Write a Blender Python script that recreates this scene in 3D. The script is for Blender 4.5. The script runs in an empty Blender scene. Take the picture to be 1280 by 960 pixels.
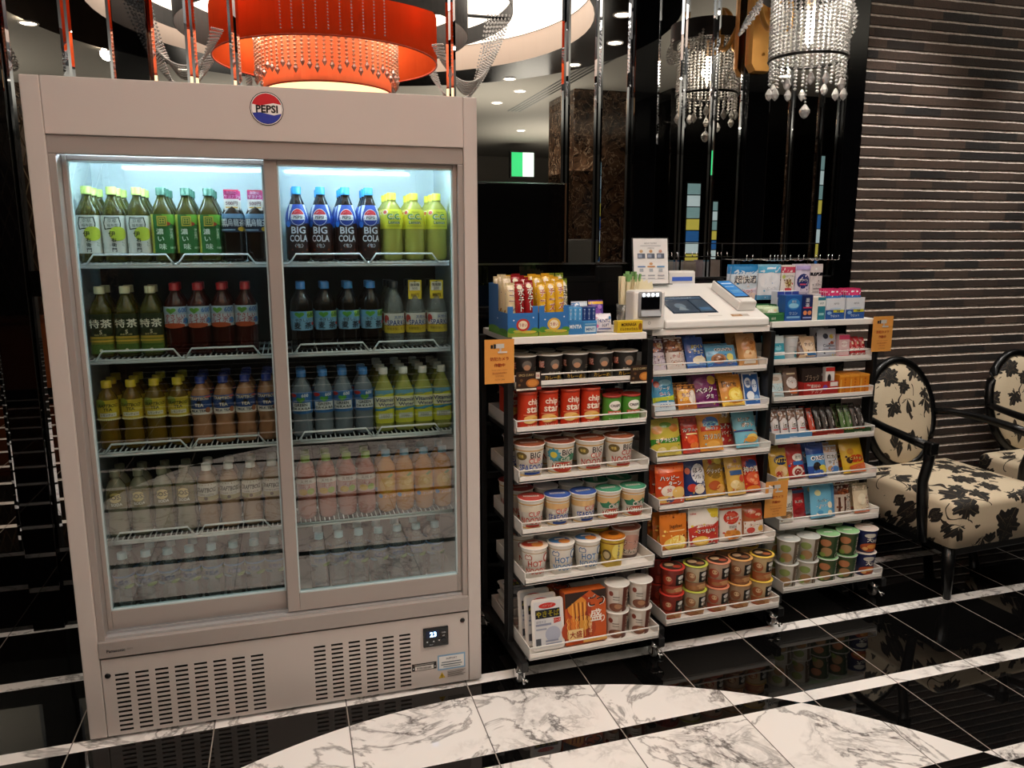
import bpy, bmesh, math, random
from math import sin, cos, pi, radians as RAD
from mathutils import Vector, Matrix
random.seed(7)
SC = bpy.context.scene
COL = SC.collection

# ------------------------------------------------------------------ camera, world, exposure
cam_d = bpy.data.cameras.new('camera')
cam = bpy.data.objects.new('camera', cam_d)
COL.objects.link(cam)
PITCH, YAW, ROLL = 0.180215, 0.2814427, 0.00035
fw = Vector((sin(YAW) * cos(PITCH), cos(YAW) * cos(PITCH), -sin(PITCH)))
rt = Vector((cos(YAW), -sin(YAW), 0))
dn = fw.cross(rt)
if dn.z > 0:
    dn = -dn
rt2 = cos(ROLL) * rt + sin(ROLL) * dn
dn2 = -sin(ROLL) * rt + cos(ROLL) * dn
m = Matrix((rt2, -dn2, -fw)).transposed().to_4x4()
m.translation = Vector((0.629256, -2.348403, 1.469209))
cam.matrix_world = m
cam_d.sensor_width = 36.0
cam_d.lens = 36.0 * 969.326 / 1280
cam_d.clip_start = 0.02
SC.camera = cam
SC.view_settings.view_transform = 'Standard'
SC.view_settings.look = 'None'
SC.view_settings.gamma = 1.0
SC.view_settings.exposure = 0.0
SC.view_settings.use_curve_mapping = False
SC.cycles.transparent_max_bounces = 24
SC.cycles.max_bounces = 10
SC.cycles.sample_clamp_indirect = 10.0
SC.cycles.caustics_refractive = False
w = bpy.data.worlds.new('world')
SC.world = w
w.use_nodes = True
w.node_tree.nodes['Background'].inputs[0].default_value = (1.0, 0.85, 0.72, 1)
w.node_tree.nodes['Background'].inputs[1].default_value = 0.03

# light levels
DOME_STRENGTH = 3.6      # lit ceiling recess above the marble circle
SPOT_W = 42.0            # ceiling downlights
TUBE_STRENGTH = 125.0     # fridge lamp tubes
CHANDELIER_W = 14.0
SCONCE_W = 9.0


def spot(loc, target, watts, angle=70, blend=.6, color=(1, .95, .88), size=.05):
    d = bpy.data.lights.new('downlight_beam', 'SPOT')
    d.energy = watts
    d.spot_size = RAD(angle)
    d.spot_blend = blend
    d.color = color
    d.shadow_soft_size = size
    o = bpy.data.objects.new('downlight_beam', d)
    COL.objects.link(o)
    o.location = loc
    o.rotation_euler = (Vector(target) - Vector(loc)).to_track_quat('-Z', 'Y').to_euler()
    return o


# ------------------------------------------------------------------ materials
def lin(h):
    h = h.lstrip('#')
    if len(h) == 3:
        h = ''.join(c * 2 for c in h)
    out = []
    for i in (0, 2, 4):
        c = int(h[i:i + 2], 16) / 255
        out.append(c / 12.92 if c <= .04045 else ((c + .055) / 1.055) ** 2.4)
    return (*out, 1.0)


MATS = {}


def mat(name, color='#888', rough=.5, metal=0.0, spec=.5, emit=0.0, ecol=None, coat=0.0, trans=0.0):
    if name in MATS:
        return MATS[name]
    mm = bpy.data.materials.new(name)
    mm.use_nodes = True
    b = mm.node_tree.nodes['Principled BSDF']
    b.inputs['Base Color'].default_value = lin(color)
    b.inputs['Roughness'].default_value = rough
    b.inputs['Metallic'].default_value = metal
    b.inputs['Specular IOR Level'].default_value = spec
    if coat:
        b.inputs['Coat Weight'].default_value = coat
        b.inputs['Coat Roughness'].default_value = .05
    if trans:
        b.inputs['Transmission Weight'].default_value = trans
    if emit:
        b.inputs['Emission Color'].default_value = lin(ecol or color)
        b.inputs['Emission Strength'].default_value = emit
    MATS[name] = mm
    return mm


def ink(h):
    return mat('print_' + h.lstrip('#'), h, .38, spec=.4)


def plastic(h, rough=.3):
    return mat('plastic_%s_%d' % (h.lstrip('#'), int(rough * 100)), h, rough)


def foil(h):
    return mat('foil_' + h.lstrip('#'), h, .22, spec=.7)


def clear(name, tint='#ffffff', body='#ffffff', fac=.3, rough=.10, gloss=.34):
    """thin see-through material: tinted transparency + some body colour + a clear sheen"""
    if name in MATS:
        return MATS[name]
    mm = bpy.data.materials.new(name)
    mm.use_nodes = True
    nt = mm.node_tree
    nt.nodes.clear()
    out = nt.nodes.new('ShaderNodeOutputMaterial')
    tr = nt.nodes.new('ShaderNodeBsdfTransparent')
    tr.inputs[0].default_value = lin(tint)
    di = nt.nodes.new('ShaderNodeBsdfDiffuse')
    di.inputs[0].default_value = lin(body)
    gl = nt.nodes.new('ShaderNodeBsdfGlossy')
    gl.inputs['Roughness'].default_value = rough
    m1 = nt.nodes.new('ShaderNodeMixShader')
    m1.inputs[0].default_value = fac
    nt.links.new(tr.outputs[0], m1.inputs[1])
    nt.links.new(di.outputs[0], m1.inputs[2])
    fr = nt.nodes.new('ShaderNodeLayerWeight')
    fr.inputs['Blend'].default_value = gloss
    m2 = nt.nodes.new('ShaderNodeMixShader')
    nt.links.new(fr.outputs['Fresnel'], m2.inputs[0])
    nt.links.new(m1.outputs[0], m2.inputs[1])
    nt.links.new(gl.outputs[0], m2.inputs[2])
    nt.links.new(m2.outputs[0], out.inputs[0])
    MATS[name] = mm
    return mm


def pane_mat(name, refl=.14, tint='#f4fbf8'):
    """double-glazed pane seen as one sheet: clear with an even mirror-like reflection growing to the edge-on view"""
    mm = bpy.data.materials.new(name)
    mm.use_nodes = True
    nt = mm.node_tree
    nt.nodes.clear()
    out = nt.nodes.new('ShaderNodeOutputMaterial')
    tr = nt.nodes.new('ShaderNodeBsdfTransparent')
    tr.inputs[0].default_value = lin(tint)
    gl = nt.nodes.new('ShaderNodeBsdfGlossy')
    gl.inputs['Roughness'].default_value = 0.0
    lw = nt.nodes.new('ShaderNodeLayerWeight')
    lw.inputs['Blend'].default_value = .5
    mr = nt.nodes.new('ShaderNodeMapRange')
    mr.inputs['From Min'].default_value = .3
    mr.inputs['From Max'].default_value = 1.0
    mr.inputs['To Min'].default_value = refl
    mr.inputs['To Max'].default_value = .8
    nt.links.new(lw.outputs['Facing'], mr.inputs['Value'])
    mx = nt.nodes.new('ShaderNodeMixShader')
    nt.links.new(mr.outputs[0], mx.inputs[0])
    nt.links.new(tr.outputs[0], mx.inputs[1])
    nt.links.new(gl.outputs[0], mx.inputs[2])
    nt.links.new(mx.outputs[0], out.inputs[0])
    return mm


class NT:
    """tiny helper for node maths in one material"""
    def __init__(self, name):
        self.m = bpy.data.materials.new(name)
        self.m.use_nodes = True
        self.t = self.m.node_tree
        self.b = self.t.nodes['Principled BSDF']
        tc = self.t.nodes.new('ShaderNodeTexCoord')
        self.co = tc.outputs['Object']
        s = self.t.nodes.new('ShaderNodeSeparateXYZ')
        self.t.links.new(self.co, s.inputs[0])
        self.x, self.y, self.z = s.outputs

    def put(self, sock, v):
        if isinstance(v, (int, float, tuple)):
            sock.default_value = v
        else:
            self.t.links.new(v, sock)

    def f(self, op, a, b=None, c=None):
        n = self.t.nodes.new('ShaderNodeMath')
        n.operation = op
        for i, v in enumerate((a, b, c)):
            if v is not None:
                self.put(n.inputs[i], v)
        return n.outputs[0]

    def vec(self, x, y, z):
        n = self.t.nodes.new('ShaderNodeCombineXYZ')
        for i, v in enumerate((x, y, z)):
            self.put(n.inputs[i], v)
        return n.outputs[0]

    def vm(self, op, a, b=None):
        n = self.t.nodes.new('ShaderNodeVectorMath')
        n.operation = op
        self.put(n.inputs[0], a)
        if b is not None:
            self.put(n.inputs[1], b)
        return n.outputs['Value'] if op in ('LENGTH', 'DOT_PRODUCT', 'DISTANCE') else n.outputs[0]

    def noise(self, v, scale, detail=4, dist=0.0, rough=.5):
        n = self.t.nodes.new('ShaderNodeTexNoise')
        self.put(n.inputs['Vector'], v)
        n.inputs['Scale'].default_value = scale
        n.inputs['Detail'].default_value = detail
        n.inputs['Roughness'].default_value = rough
        n.inputs['Distortion'].default_value = dist
        return n.outputs['Fac']

    def rnd(self, v):
        n = self.t.nodes.new('ShaderNodeTexWhiteNoise')
        n.noise_dimensions = '3D'
        self.put(n.inputs['Vector'], v)
        return n.outputs['Value']

    def mix(self, fac, a, b):
        n = self.t.nodes.new('ShaderNodeMix')
        n.data_type = 'RGBA'
        self.put(n.inputs[0], fac)
        self.put(n.inputs[6], a)
        self.put(n.inputs[7], b)
        return n.outputs[2]

    def step(self, a, lo, hi):
        n = self.t.nodes.new('ShaderNodeMapRange')
        n.inputs['From Min'].default_value = lo
        n.inputs['From Max'].default_value = hi
        self.put(n.inputs['Value'], a)
        return n.outputs[0]

    def wrap(self, a, p):
        """distance of a to the nearest multiple of p"""
        return self.f('PINGPONG', a, p / 2)


WHITE_STEEL = mat('white_painted_steel', '#cdc5bf', .35)
WHITE_TRAY = mat('white_powder_coat', '#e9e6e0', .4)
BLACK_STEEL = mat('black_powder_coat', '#101011', .4)
CHROME = mat('chrome', '#e6e6e6', .12, 1.0)
ALU = mat('brushed_aluminium', '#a9a9ab', .32, .6)
BLACK_GLASS = mat('black_glass', '#050506', .02, spec=.6)
MIRROR = mat('mirror_silver', '#d9d4cc', .0, 1.0)
GOLD = mat('satin_gold', '#c9964e', .4, .6)
LACQUER = mat('black_lacquer', '#060607', .28, spec=.4)


# ------------------------------------------------------------------ mesh builder
class MB:
    def __init__(self):
        self.v, self.f, self.mi, self.sm, self.mats = [], [], [], [], []

    def slot(self, m):
        if m not in self.mats:
            self.mats.append(m)
        return self.mats.index(m)

    def add(self, vs, fs, m, smooth=False, T=None):
        b = len(self.v)
        if T is not None:
            vs = [T @ Vector(p) for p in vs]
        self.v.extend(tuple(p) for p in vs)
        s = self.slot(m)
        for f in fs:
            self.f.append(tuple(i + b for i in f))
            self.mi.append(s)
            self.sm.append(smooth)
        return self

    def box(self, a, b, m, T=None, bev=0.0):
        (x0, y0, z0), (x1, y1, z1) = a, b
        vs = [(x0, y0, z0), (x1, y0, z0), (x1, y1, z0), (x0, y1, z0), (x0, y0, z1), (x1, y0, z1), (x1, y1, z1), (x0, y1, z1)]
        fs = [(0, 3, 2, 1), (4, 5, 6, 7), (0, 1, 5, 4), (1, 2, 6, 5), (2, 3, 7, 6), (3, 0, 4, 7)]
        if not bev:
            return self.add(vs, fs, m, False, T)
        bm = bmesh.new()
        q = [bm.verts.new(p) for p in vs]
        for f in fs:
            bm.faces.new([q[i] for i in f])
        bmesh.ops.bevel(bm, geom=list(bm.edges), offset=bev, segments=2, profile=.5, affect='EDGES')
        bm.verts.index_update()
        self.add([v.co.copy() for v in bm.verts], [[v.index for v in f.verts] for f in bm.faces], m, False, T)
        bm.free()
        return self

    def lathe(self, prof, m, n=20, T=None, smooth=True):
        """prof rows: (r, z) or (r, z, exponent of a rounded-square section)"""
        vs, fs = [], []
        for row in prof:
            r, z = row[0], row[1]
            ex = row[2] if len(row) > 2 else 2
            for i in range(n):
                a = 2 * pi * i / n
                k = rk(a, ex)
                vs.append((r * k * sin(a), -r * k * cos(a), z))
        for j in range(len(prof) - 1):
            for i in range(n):
                i2 = (i + 1) % n
                q = (j * n + i, j * n + i2, (j + 1) * n + i2, (j + 1) * n + i)
                fs.append(q)
        return self.add(vs, fs, m, smooth, T)

    def tube(self, path, r, m, n=6, closed=False, T=None):
        P = [Vector(p) for p in path]
        vs, fs = [], []
        k = len(P)
        for i, p in enumerate(P):
            if closed:
                d = P[(i + 1) % k] - P[i - 1]
            else:
                d = P[min(i + 1, k - 1)] - P[max(i - 1, 0)]
            d.normalize()
            up = Vector((0, 0, 1)) if abs(d.z) < .9 else Vector((1, 0, 0))
            s = d.cross(up).normalized()
            u = s.cross(d)
            rr = r[i] if isinstance(r, (list, tuple)) else r
            for j in range(n):
                a = 2 * pi * j / n
                vs.append(p + s * (rr * cos(a)) + u * (rr * sin(a)))
        for i in range(k if closed else k - 1):
            i2 = (i + 1) % k
            for j in range(n):
                j2 = (j + 1) % n
                fs.append((i * n + j, i * n + j2, i2 * n + j2, i2 * n + j))
        if not closed:
            fs.append(tuple(range(n - 1, -1, -1)))
            fs.append(tuple((k - 1) * n + j for j in range(n)))
        return self.add(vs, fs, m, True, T)

    def bead(self, c, r, m, n=6, sz=1.0):
        x, y, z = c
        vs = [(x, y, z - r * sz), (x, y, z + r * sz)] + [(x + r * cos(2 * pi * i / n), y + r * sin(2 * pi * i / n), z) for i in range(n)]
        fs = []
        for i in range(n):
            a, b = 2 + i, 2 + (i + 1) % n
            fs += [(0, b, a), (1, a, b)]
        return self.add(vs, fs, m, False)

    def build(self, name, parent=None, loc=None):
        me = bpy.data.meshes.new(name)
        me.from_pydata(self.v, [], self.f)
        for mm in self.mats:
            me.materials.append(mm)
        me.polygons.foreach_set('material_index', self.mi)
        me.polygons.foreach_set('use_smooth', self.sm)
        me.update()
        o = bpy.data.objects.new(name, me)
        COL.objects.link(o)
        if parent is not None:
            o.parent = parent
        if loc is not None:
            o.location = loc
        return o


def rk(a, ex):
    if ex == 2:
        return 1.0
    return (abs(cos(a)) ** ex + abs(sin(a)) ** ex) ** (-1 / ex)


def tag(o, label, cat, group=None):
    o['label'] = label
    o['category'] = cat
    if group:
        o['group'] = group
    return o


def struct(o):
    o['kind'] = 'structure'
    return o


def thing(name, label=None, cat=None, loc=(0, 0, 0), rotz=0.0, group=None):
    o = bpy.data.objects.new(name, None)
    o.empty_display_size = .05
    COL.objects.link(o)
    o.location = loc
    o.rotation_euler = (0, 0, rotz)
    if label:
        tag(o, label, cat, group)
    return o


def dup(o, parent=None):
    c = o.copy()
    COL.objects.link(c)
    if parent is not None:
        c.parent = parent
    for ch in list(o.children):
        dup(ch, c)
    return c


class Proto:
    """builds a thing once; every further call copies the thing and its parts"""
    def __init__(self, make):
        self.make, self.root, self.used = make, None, False

    def place(self, M, label, cat, group=None):
        if self.root is None:
            self.root = self.make()
        o = self.root if not self.used else dup(self.root)
        self.used = True
        o.matrix_world = M
        if 'group' in o:
            del o['group']
        return tag(o, label, cat, group)


def TR(x, y, z, rz=0.0, rx=0.0, ry=0.0):
    return Matrix.Translation((x, y, z)) @ Matrix.Rotation(rz, 4, 'Z') @ Matrix.Rotation(rx, 4, 'X') @ Matrix.Rotation(ry, 4, 'Y')


# ------------------------------------------------------------------ printed artwork laid on a surface
GLY = {}


def glyphs(s, bold=0, vert=0, slant=0):
    k = (s, bold, vert, slant)
    if k not in GLY:
        c = bpy.data.curves.new('lettering', 'FONT')
        c.body = '\n'.join(s) if vert else s
        c.resolution_u = 2
        cjk = any(ord(ch) > 0x2000 for ch in s)
        c.offset = 0 if cjk else .022 * bold
        c.shear = .25 * slant
        c.space_line = .95
        c.align_x = 'CENTER'
        o = bpy.data.objects.new('lettering', c)
        me = bpy.data.meshes.new_from_object(o)
        vs = [(v.co.x, v.co.y) for v in me.vertices]
        fs = [tuple(p.vertices) for p in me.polygons]
        if cjk and bold:
            # heavier strokes: the same glyph repeated with small shifts
            n0, v0, f0 = len(vs), vs, fs
            k0, d = (4, .020) if bold < 2 else (8, .062)
            vs, fs = [], []
            for q in range(k0):
                a = 2 * pi * (q + .5) / k0
                fs += [tuple(i + len(vs) for i in f) for f in f0]
                vs = vs + [(x + d * cos(a), y + d * sin(a)) for x, y in v0]
        bpy.data.objects.remove(o)
        bpy.data.curves.remove(c)
        bpy.data.meshes.remove(me)
        xs, ys = [p[0] for p in vs] or [0, 1], [p[1] for p in vs] or [0, 1]
        x0, x1, y0, y1 = min(xs), max(xs), min(ys), max(ys)
        GLY[k] = ([(p[0] - (x0 + x1) / 2, p[1] - (y0 + y1) / 2) for p in vs], fs, max(x1 - x0, 1e-6), max(y1 - y0, 1e-6))
    return GLY[k]


def finer(P, fs, lim):
    """split long triangle edges so that lettering follows a curved surface"""
    P, mid, out = list(P), {}, []
    todo = [list(f) for f in fs]
    while todo:
        f = todo.pop()
        if len(f) > 3:
            todo += [[f[0], f[i], f[i + 1]] for i in range(1, len(f) - 1)]
            continue
        L = [abs(P[f[i]][0] - P[f[(i + 1) % 3]][0]) for i in range(3)]
        i = L.index(max(L))
        if L[i] <= lim:
            out.append(tuple(f))
            continue
        a, b, c = f[i], f[(i + 1) % 3], f[(i + 2) % 3]
        k = (min(a, b), max(a, b))
        if k not in mid:
            mid[k] = len(P)
            P.append(((P[a][0] + P[b][0]) / 2, (P[a][1] + P[b][1]) / 2))
        todo += [[a, mid[k], c], [mid[k], b, c]]
    return P, out


def lum(c):
    r = lin(c)
    return .3 * r[0] + .6 * r[1] + .1 * r[2]


def outlined(items, seed=0, specks=0):
    """packaging look: outlined titles and small sprinkled motifs"""
    rr = random.Random(seed * 7 + len(items))
    cols = [it[-1] for it in items if it[0] in 'epr' and isinstance(it[-1], str)]
    out, first = [], True
    for it in items:
        if it[0] == 't' and first:
            first = False
            for _ in range(specks if cols else 0):
                r = rr.uniform(.018, .05)
                out.append(('e', rr.uniform(-.4, .4), rr.uniform(-.44, .1), r, r * rr.uniform(.5, .9), rr.choice(cols)))
        if it[0] == 't' and len(it) > 7 and it[7] and it[4] >= .085:
            c = '#f2ece2' if lum(it[5]) < .25 else '#3a1c14'
            out.append(it[:5] + (c,) + (it[6] * 1.06 if it[6] else None, it[7] * 3.2) + tuple(it[8:]))
        out.append(it)
    return out


def slabs(pts, dv, du):
    """any simple polygon cut into small trapezoids"""
    vs = sorted(set(round(p[1], 5) for p in pts))
    lv = []
    for a, b in zip(vs, vs[1:]):
        k = max(1, int((b - a) / dv + .999))
        lv += [a + (b - a) * i / k for i in range(k)]
    lv.append(vs[-1])
    n = len(pts)

    def cross(vm, v):
        xs = []
        for i in range(n):
            (u0, v0), (u1, v1) = pts[i], pts[(i + 1) % n]
            if (v0 < vm) != (v1 < vm):
                xs.append((u0 + (u1 - u0) * (vm - v0) / (v1 - v0), u0 + (u1 - u0) * (v - v0) / (v1 - v0)))
        return [x[1] for x in sorted(xs)]
    out = []
    for a, b in zip(lv, lv[1:]):
        m_ = (a + b) / 2
        A, B = cross(m_, a), cross(m_, b)
        for i in range(0, len(A) - 1, 2):
            k = max(1, int(max(A[i + 1] - A[i], B[i + 1] - B[i]) / du + .999))
            for j in range(k):
                f0, f1 = j / k, (j + 1) / k
                out.append(((A[i] + (A[i + 1] - A[i]) * f0, a), (A[i] + (A[i + 1] - A[i]) * f1, a), (B[i] + (B[i + 1] - B[i]) * f1, b), (B[i] + (B[i + 1] - B[i]) * f0, b)))
    return out


def art(mb, fmap, W, H, items, off0=.0004, step=.00022, seg=.012, inkf=None):
    """items in fractions of W and H about the centre:
    ('r',u0,v0,u1,v1,col) ('e',u,v,ru,rv,col) ('p',[(u,v)..],col) ('t',text,u,v,h,col,maxw,bold,vert,slant)"""
    inkf = inkf or ink
    step = min(step, .0018 / max(1, len(items)))
    for k, it in enumerate(items):
        off = off0 + step * k + (.00035 if it[0] == 't' else 0)
        pt = lambda u, v: fmap(u * W, v * H, off)
        if it[0] == 'r':
            _, u0, v0, u1, v1, c = it
            nu = max(1, int(abs(u1 - u0) * W / seg + .99))
            nv = max(1, int(abs(v1 - v0) * H / (seg * 1.5) + .99))
            vs = [pt(u0 + (u1 - u0) * i / nu, v0 + (v1 - v0) * j / nv) for j in range(nv + 1) for i in range(nu + 1)]
            fs = [(j * (nu + 1) + i, j * (nu + 1) + i + 1, (j + 1) * (nu + 1) + i + 1, (j + 1) * (nu + 1) + i) for j in range(nv) for i in range(nu)]
            mb.add(vs, fs, inkf(c), True)
        elif it[0] == 'e':
            _, u, v, ru, rv, c = it
            n = 20
            vs = [pt(u, v)]
            rings = (.33, .67, 1.0) if max(ru * W, rv * H) > .012 else (1.0,)
            for q in rings:
                vs += [pt(u + ru * q * cos(2 * pi * i / n), v + rv * q * sin(2 * pi * i / n)) for i in range(n)]
            fs = [(0, 1 + i, 1 + (i + 1) % n) for i in range(n)]
            for k2 in range(len(rings) - 1):
                fs += [(1 + k2 * n + i, 1 + (k2 + 1) * n + i, 1 + (k2 + 1) * n + (i + 1) % n, 1 + k2 * n + (i + 1) % n) for i in range(n)]
            mb.add(vs, fs, inkf(c), True)
        elif it[0] == 'p':
            _, pts, c = it
            vs, fs = [], []
            for q in slabs(pts, seg * 1.4 / H, seg / W):
                fs.append(tuple(range(len(vs), len(vs) + 4)))
                vs += [pt(*p) for p in q]
            mb.add(vs, fs, inkf(c), True)
        elif it[0] == 't':
            s, u, v, h, c = it[1:6]
            mw = it[6] if len(it) > 6 else None
            opt = list(it[7:]) + [0, 0, 0]
            vs, fs, gw, gh = glyphs(s, opt[0], opt[1], opt[2])
            sy = h * H / gh
            sx = sy
            if mw and gw * sx > mw * W:
                sx = mw * W / gw
            P2 = [(u * W + x * sx, v * H + y * sy) for x, y in vs]
            if not getattr(fmap, 'is_flat', False):
                P2, fs = finer(P2, fs, .0045)
            mb.add([fmap(x, y, off) for x, y in P2], fs, inkf(c), True)


def flat(T=None):
    """artwork plane: u to +x, v to +z, facing -y"""
    def f(u, v, off):
        p = Vector((u, -off, v))
        return T @ p if T is not None else p
    f.is_flat = True
    return f


def star(u, v, r1, r2, n, ax=1.0):
    return [(u + (r1 if i % 2 == 0 else r2) * cos(pi * i / n + pi / 2) * ax, v + (r1 if i % 2 == 0 else r2) * sin(pi * i / n + pi / 2)) for i in range(2 * n)]


def heart(u, v, r, ax=1.0):
    out = []
    for i in range(18):
        t = 2 * pi * i / 18
        out.append((u + ax * r * sin(t) ** 3, v + r * (.81 * cos(t) - .31 * cos(2 * t) - .12 * cos(3 * t) - .06 * cos(4 * t))))
    return out

# ================================================================== THE ROOM
WY = 0.84          # face of the mirror wall
CZ = 3.0           # ceiling height
CCX, CCY = 1.16, -1.763


def floor_material():
    n = NT('polished_floor_tile')
    s = n.f('ADD', n.f('SUBTRACT', n.y, n.f('MULTIPLY', n.x, .020)), .006)
    stripe = n.f('LESS_THAN', n.wrap(s, .42), .0262)
    dx, dy = n.f('SUBTRACT', n.x, CCX), n.f('SUBTRACT', n.y, CCY)
    rr = n.f('SQRT', n.f('ADD', n.f('MULTIPLY', dx, dx), n.f('MULTIPLY', dy, dy)))
    disc = n.f('LESS_THAN', rr, 1.688)
    white = n.f('ABSOLUTE', n.f('SUBTRACT', stripe, disc))
    xs = n.f('SUBTRACT', n.x, n.f('MULTIPLY', n.y, -.014))
    gin = n.f('LESS_THAN', n.wrap(n.f('SUBTRACT', n.x, 1.148), .4), .0018)
    far = n.f('GREATER_THAN', n.x, 1.70)
    gr_r = n.f('LESS_THAN', n.wrap(n.f('SUBTRACT', n.x, 1.88), .337), .0020)
    gout = n.f('ADD', n.f('MULTIPLY', far, gr_r), n.f('MULTIPLY', n.f('SUBTRACT', 1.0, far), gin))
    grout = n.f('ADD', n.f('MULTIPLY', disc, gin), n.f('MULTIPLY', n.f('SUBTRACT', 1.0, disc), gout))
    # marble, a different cut in every tile
    tx = n.f('FLOOR', n.f('DIVIDE', n.f('SUBTRACT', n.x, 1.148), .4))
    ty = n.f('FLOOR', n.f('DIVIDE', n.f('SUBTRACT', s, .0275), .42))
    sh = n.vec(n.f('MULTIPLY', tx, 3.7), n.f('MULTIPLY', ty, 5.3), n.f('ADD', tx, ty))
    p = n.vm('ADD', n.co, sh)
    v1 = n.f('ABSOLUTE', n.f('SUBTRACT', n.noise(p, 2.6, 7, 1.1, .58), .5))
    v2 = n.f('ABSOLUTE', n.f('SUBTRACT', n.noise(p, 7.0, 6, .8, .6), .5))
    big = n.step(n.noise(p, 2.2, 3, .5), .50, .66)
    a1 = n.f('MULTIPLY', n.step(v1, .020, .0), .75)
    a2 = n.f('MULTIPLY', n.f('MULTIPLY', n.step(v2, .040, .0), big), .6)
    a3 = n.f('MULTIPLY', n.f('MULTIPLY', big, n.step(n.noise(p, 22, 6, .3, .7), .42, .75)), .45)
    vein = n.f('MINIMUM', n.f('ADD', n.f('ADD', a1, a2), a3), 1.0)
    marble = n.mix(vein, lin('#f4f1ee'), lin('#7a7674'))
    black = n.mix(n.noise(n.co, 30, 4), lin('#050505'), lin('#0c0b0b'))
    col = n.mix(white, black, marble)
    gcol = n.mix(white, lin('#8f867d'), lin('#5b5653'))
    col = n.mix(grout, col, gcol)
    n.put(n.b.inputs['Base Color'], col)
    n.put(n.b.inputs['Roughness'], n.f('ADD', n.f('MULTIPLY', grout, .4), .025))
    n.b.inputs['Specular IOR Level'].default_value = .5
    return n.m


fl = MB()
fl.add([(-6, -10, 0), (9, -10, 0), (9, 1.0, 0), (-6, 1.0, 0)], [(0, 1, 2, 3)], floor_material())
struct(fl.build('floor'))

# ---- back wall: black glass behind everything, mirrors and stone in front of it
bw = MB()
bw.box((-6, WY + .012, 0), (3.24, WY + .2, CZ), BLACK_GLASS)
struct(bw.build('wall_back'))


def stone_materials():
    n = NT('stacked_brick_stone')
    row = n.f('FLOOR', n.f('DIVIDE', n.z, .048))
    off = n.f('MULTIPLY', n.rnd(n.vec(row, 3.1, 0.5)), 1.0)
    bx = n.f('FLOOR', n.f('DIVIDE', n.f('ADD', n.x, off), .21))
    r = n.rnd(n.vec(bx, row, 1.7))
    c = n.mix(n.step(r, .05, .95), lin('#2c2421'), lin('#574439'))
    dark = n.f('GREATER_THAN', n.rnd(n.vec(bx, row, 8.2)), .8)
    c = n.mix(dark, c, lin('#1d1b1c'))
    g = n.step(n.noise(n.co, 60, 5, 0, .65), .3, .7)
    c = n.mix(n.f('MULTIPLY', g, .55), c, lin('#3a322e'))
    n.put(n.b.inputs['Base Color'], c)
    n.b.inputs['Roughness'].default_value = .75
    bp = n.t.nodes.new('ShaderNodeBump')
    bp.inputs['Strength'].default_value = .5
    bp.inputs['Distance'].default_value = .004
    n.put(bp.inputs['Height'], n.noise(n.co, 90, 5, 0, .7))
    n.t.links.new(bp.outputs[0], n.b.inputs['Normal'])
    k = NT('pale_ledge_mortar')
    c = k.mix(k.step(k.noise(k.co, 55, 5, 0, .75), .34, .62), lin('#a89a8f'), lin('#e2d6ca'))
    k.put(k.b.inputs['Base Color'], c)
    k.b.inputs['Roughness'].default_value = .8
    return n.m, k.m


BRICK, LEDGE = stone_materials()
st = MB()
SY = WY - .005
st.box((3.24, SY, 0), (8.0, SY + .2, CZ), BRICK)
nx = 110
xs = [3.24 + 4.76 * i / nx for i in range(nx + 1)]
for r in range(int(CZ / .048)):
    z0 = r * .048
    rows = [(SY - .010, z0 - .001), (SY - .021, z0 + .0005), (SY - .021, z0 + .0345), (SY - .011, z0 + .0470)]
    jit = [random.uniform(-.0009, .0009) for _ in xs]
    vs = [(x, y - (jit[i] if 0 < k < 3 else 0), z + (jit[i] if k in (2, 3) else 0)) for k, (y, z) in enumerate(rows) for i, x in enumerate(xs)]
    q = nx + 1
    for k, mm in ((0, BRICK), (1, BRICK), (2, LEDGE)):
        pass
    st.add(vs[:3 * q], [(k * q + i, k * q + i + 1, (k + 1) * q + i + 1, (k + 1) * q + i) for k in (0, 1) for i in range(nx)], BRICK)
    st.add(vs[2 * q:], [(i, i + 1, q + i + 1, q + i) for i in range(nx)], LEDGE)
struct(st.build('wall_right_stone'))

# ---- pilasters of black glass
for i, (x0, x1) in enumerate(((-.37, -.262), (.09, .20), (2.08, 2.19), (2.626, 2.738), (3.137, 3.238))):
    pb = MB()
    pb.box((x0, WY - .028, 0), (x1, WY + .02, CZ), BLACK_GLASS, bev=.003)
    struct(pb.build('trim_%d' % (i + 1)))

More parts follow.
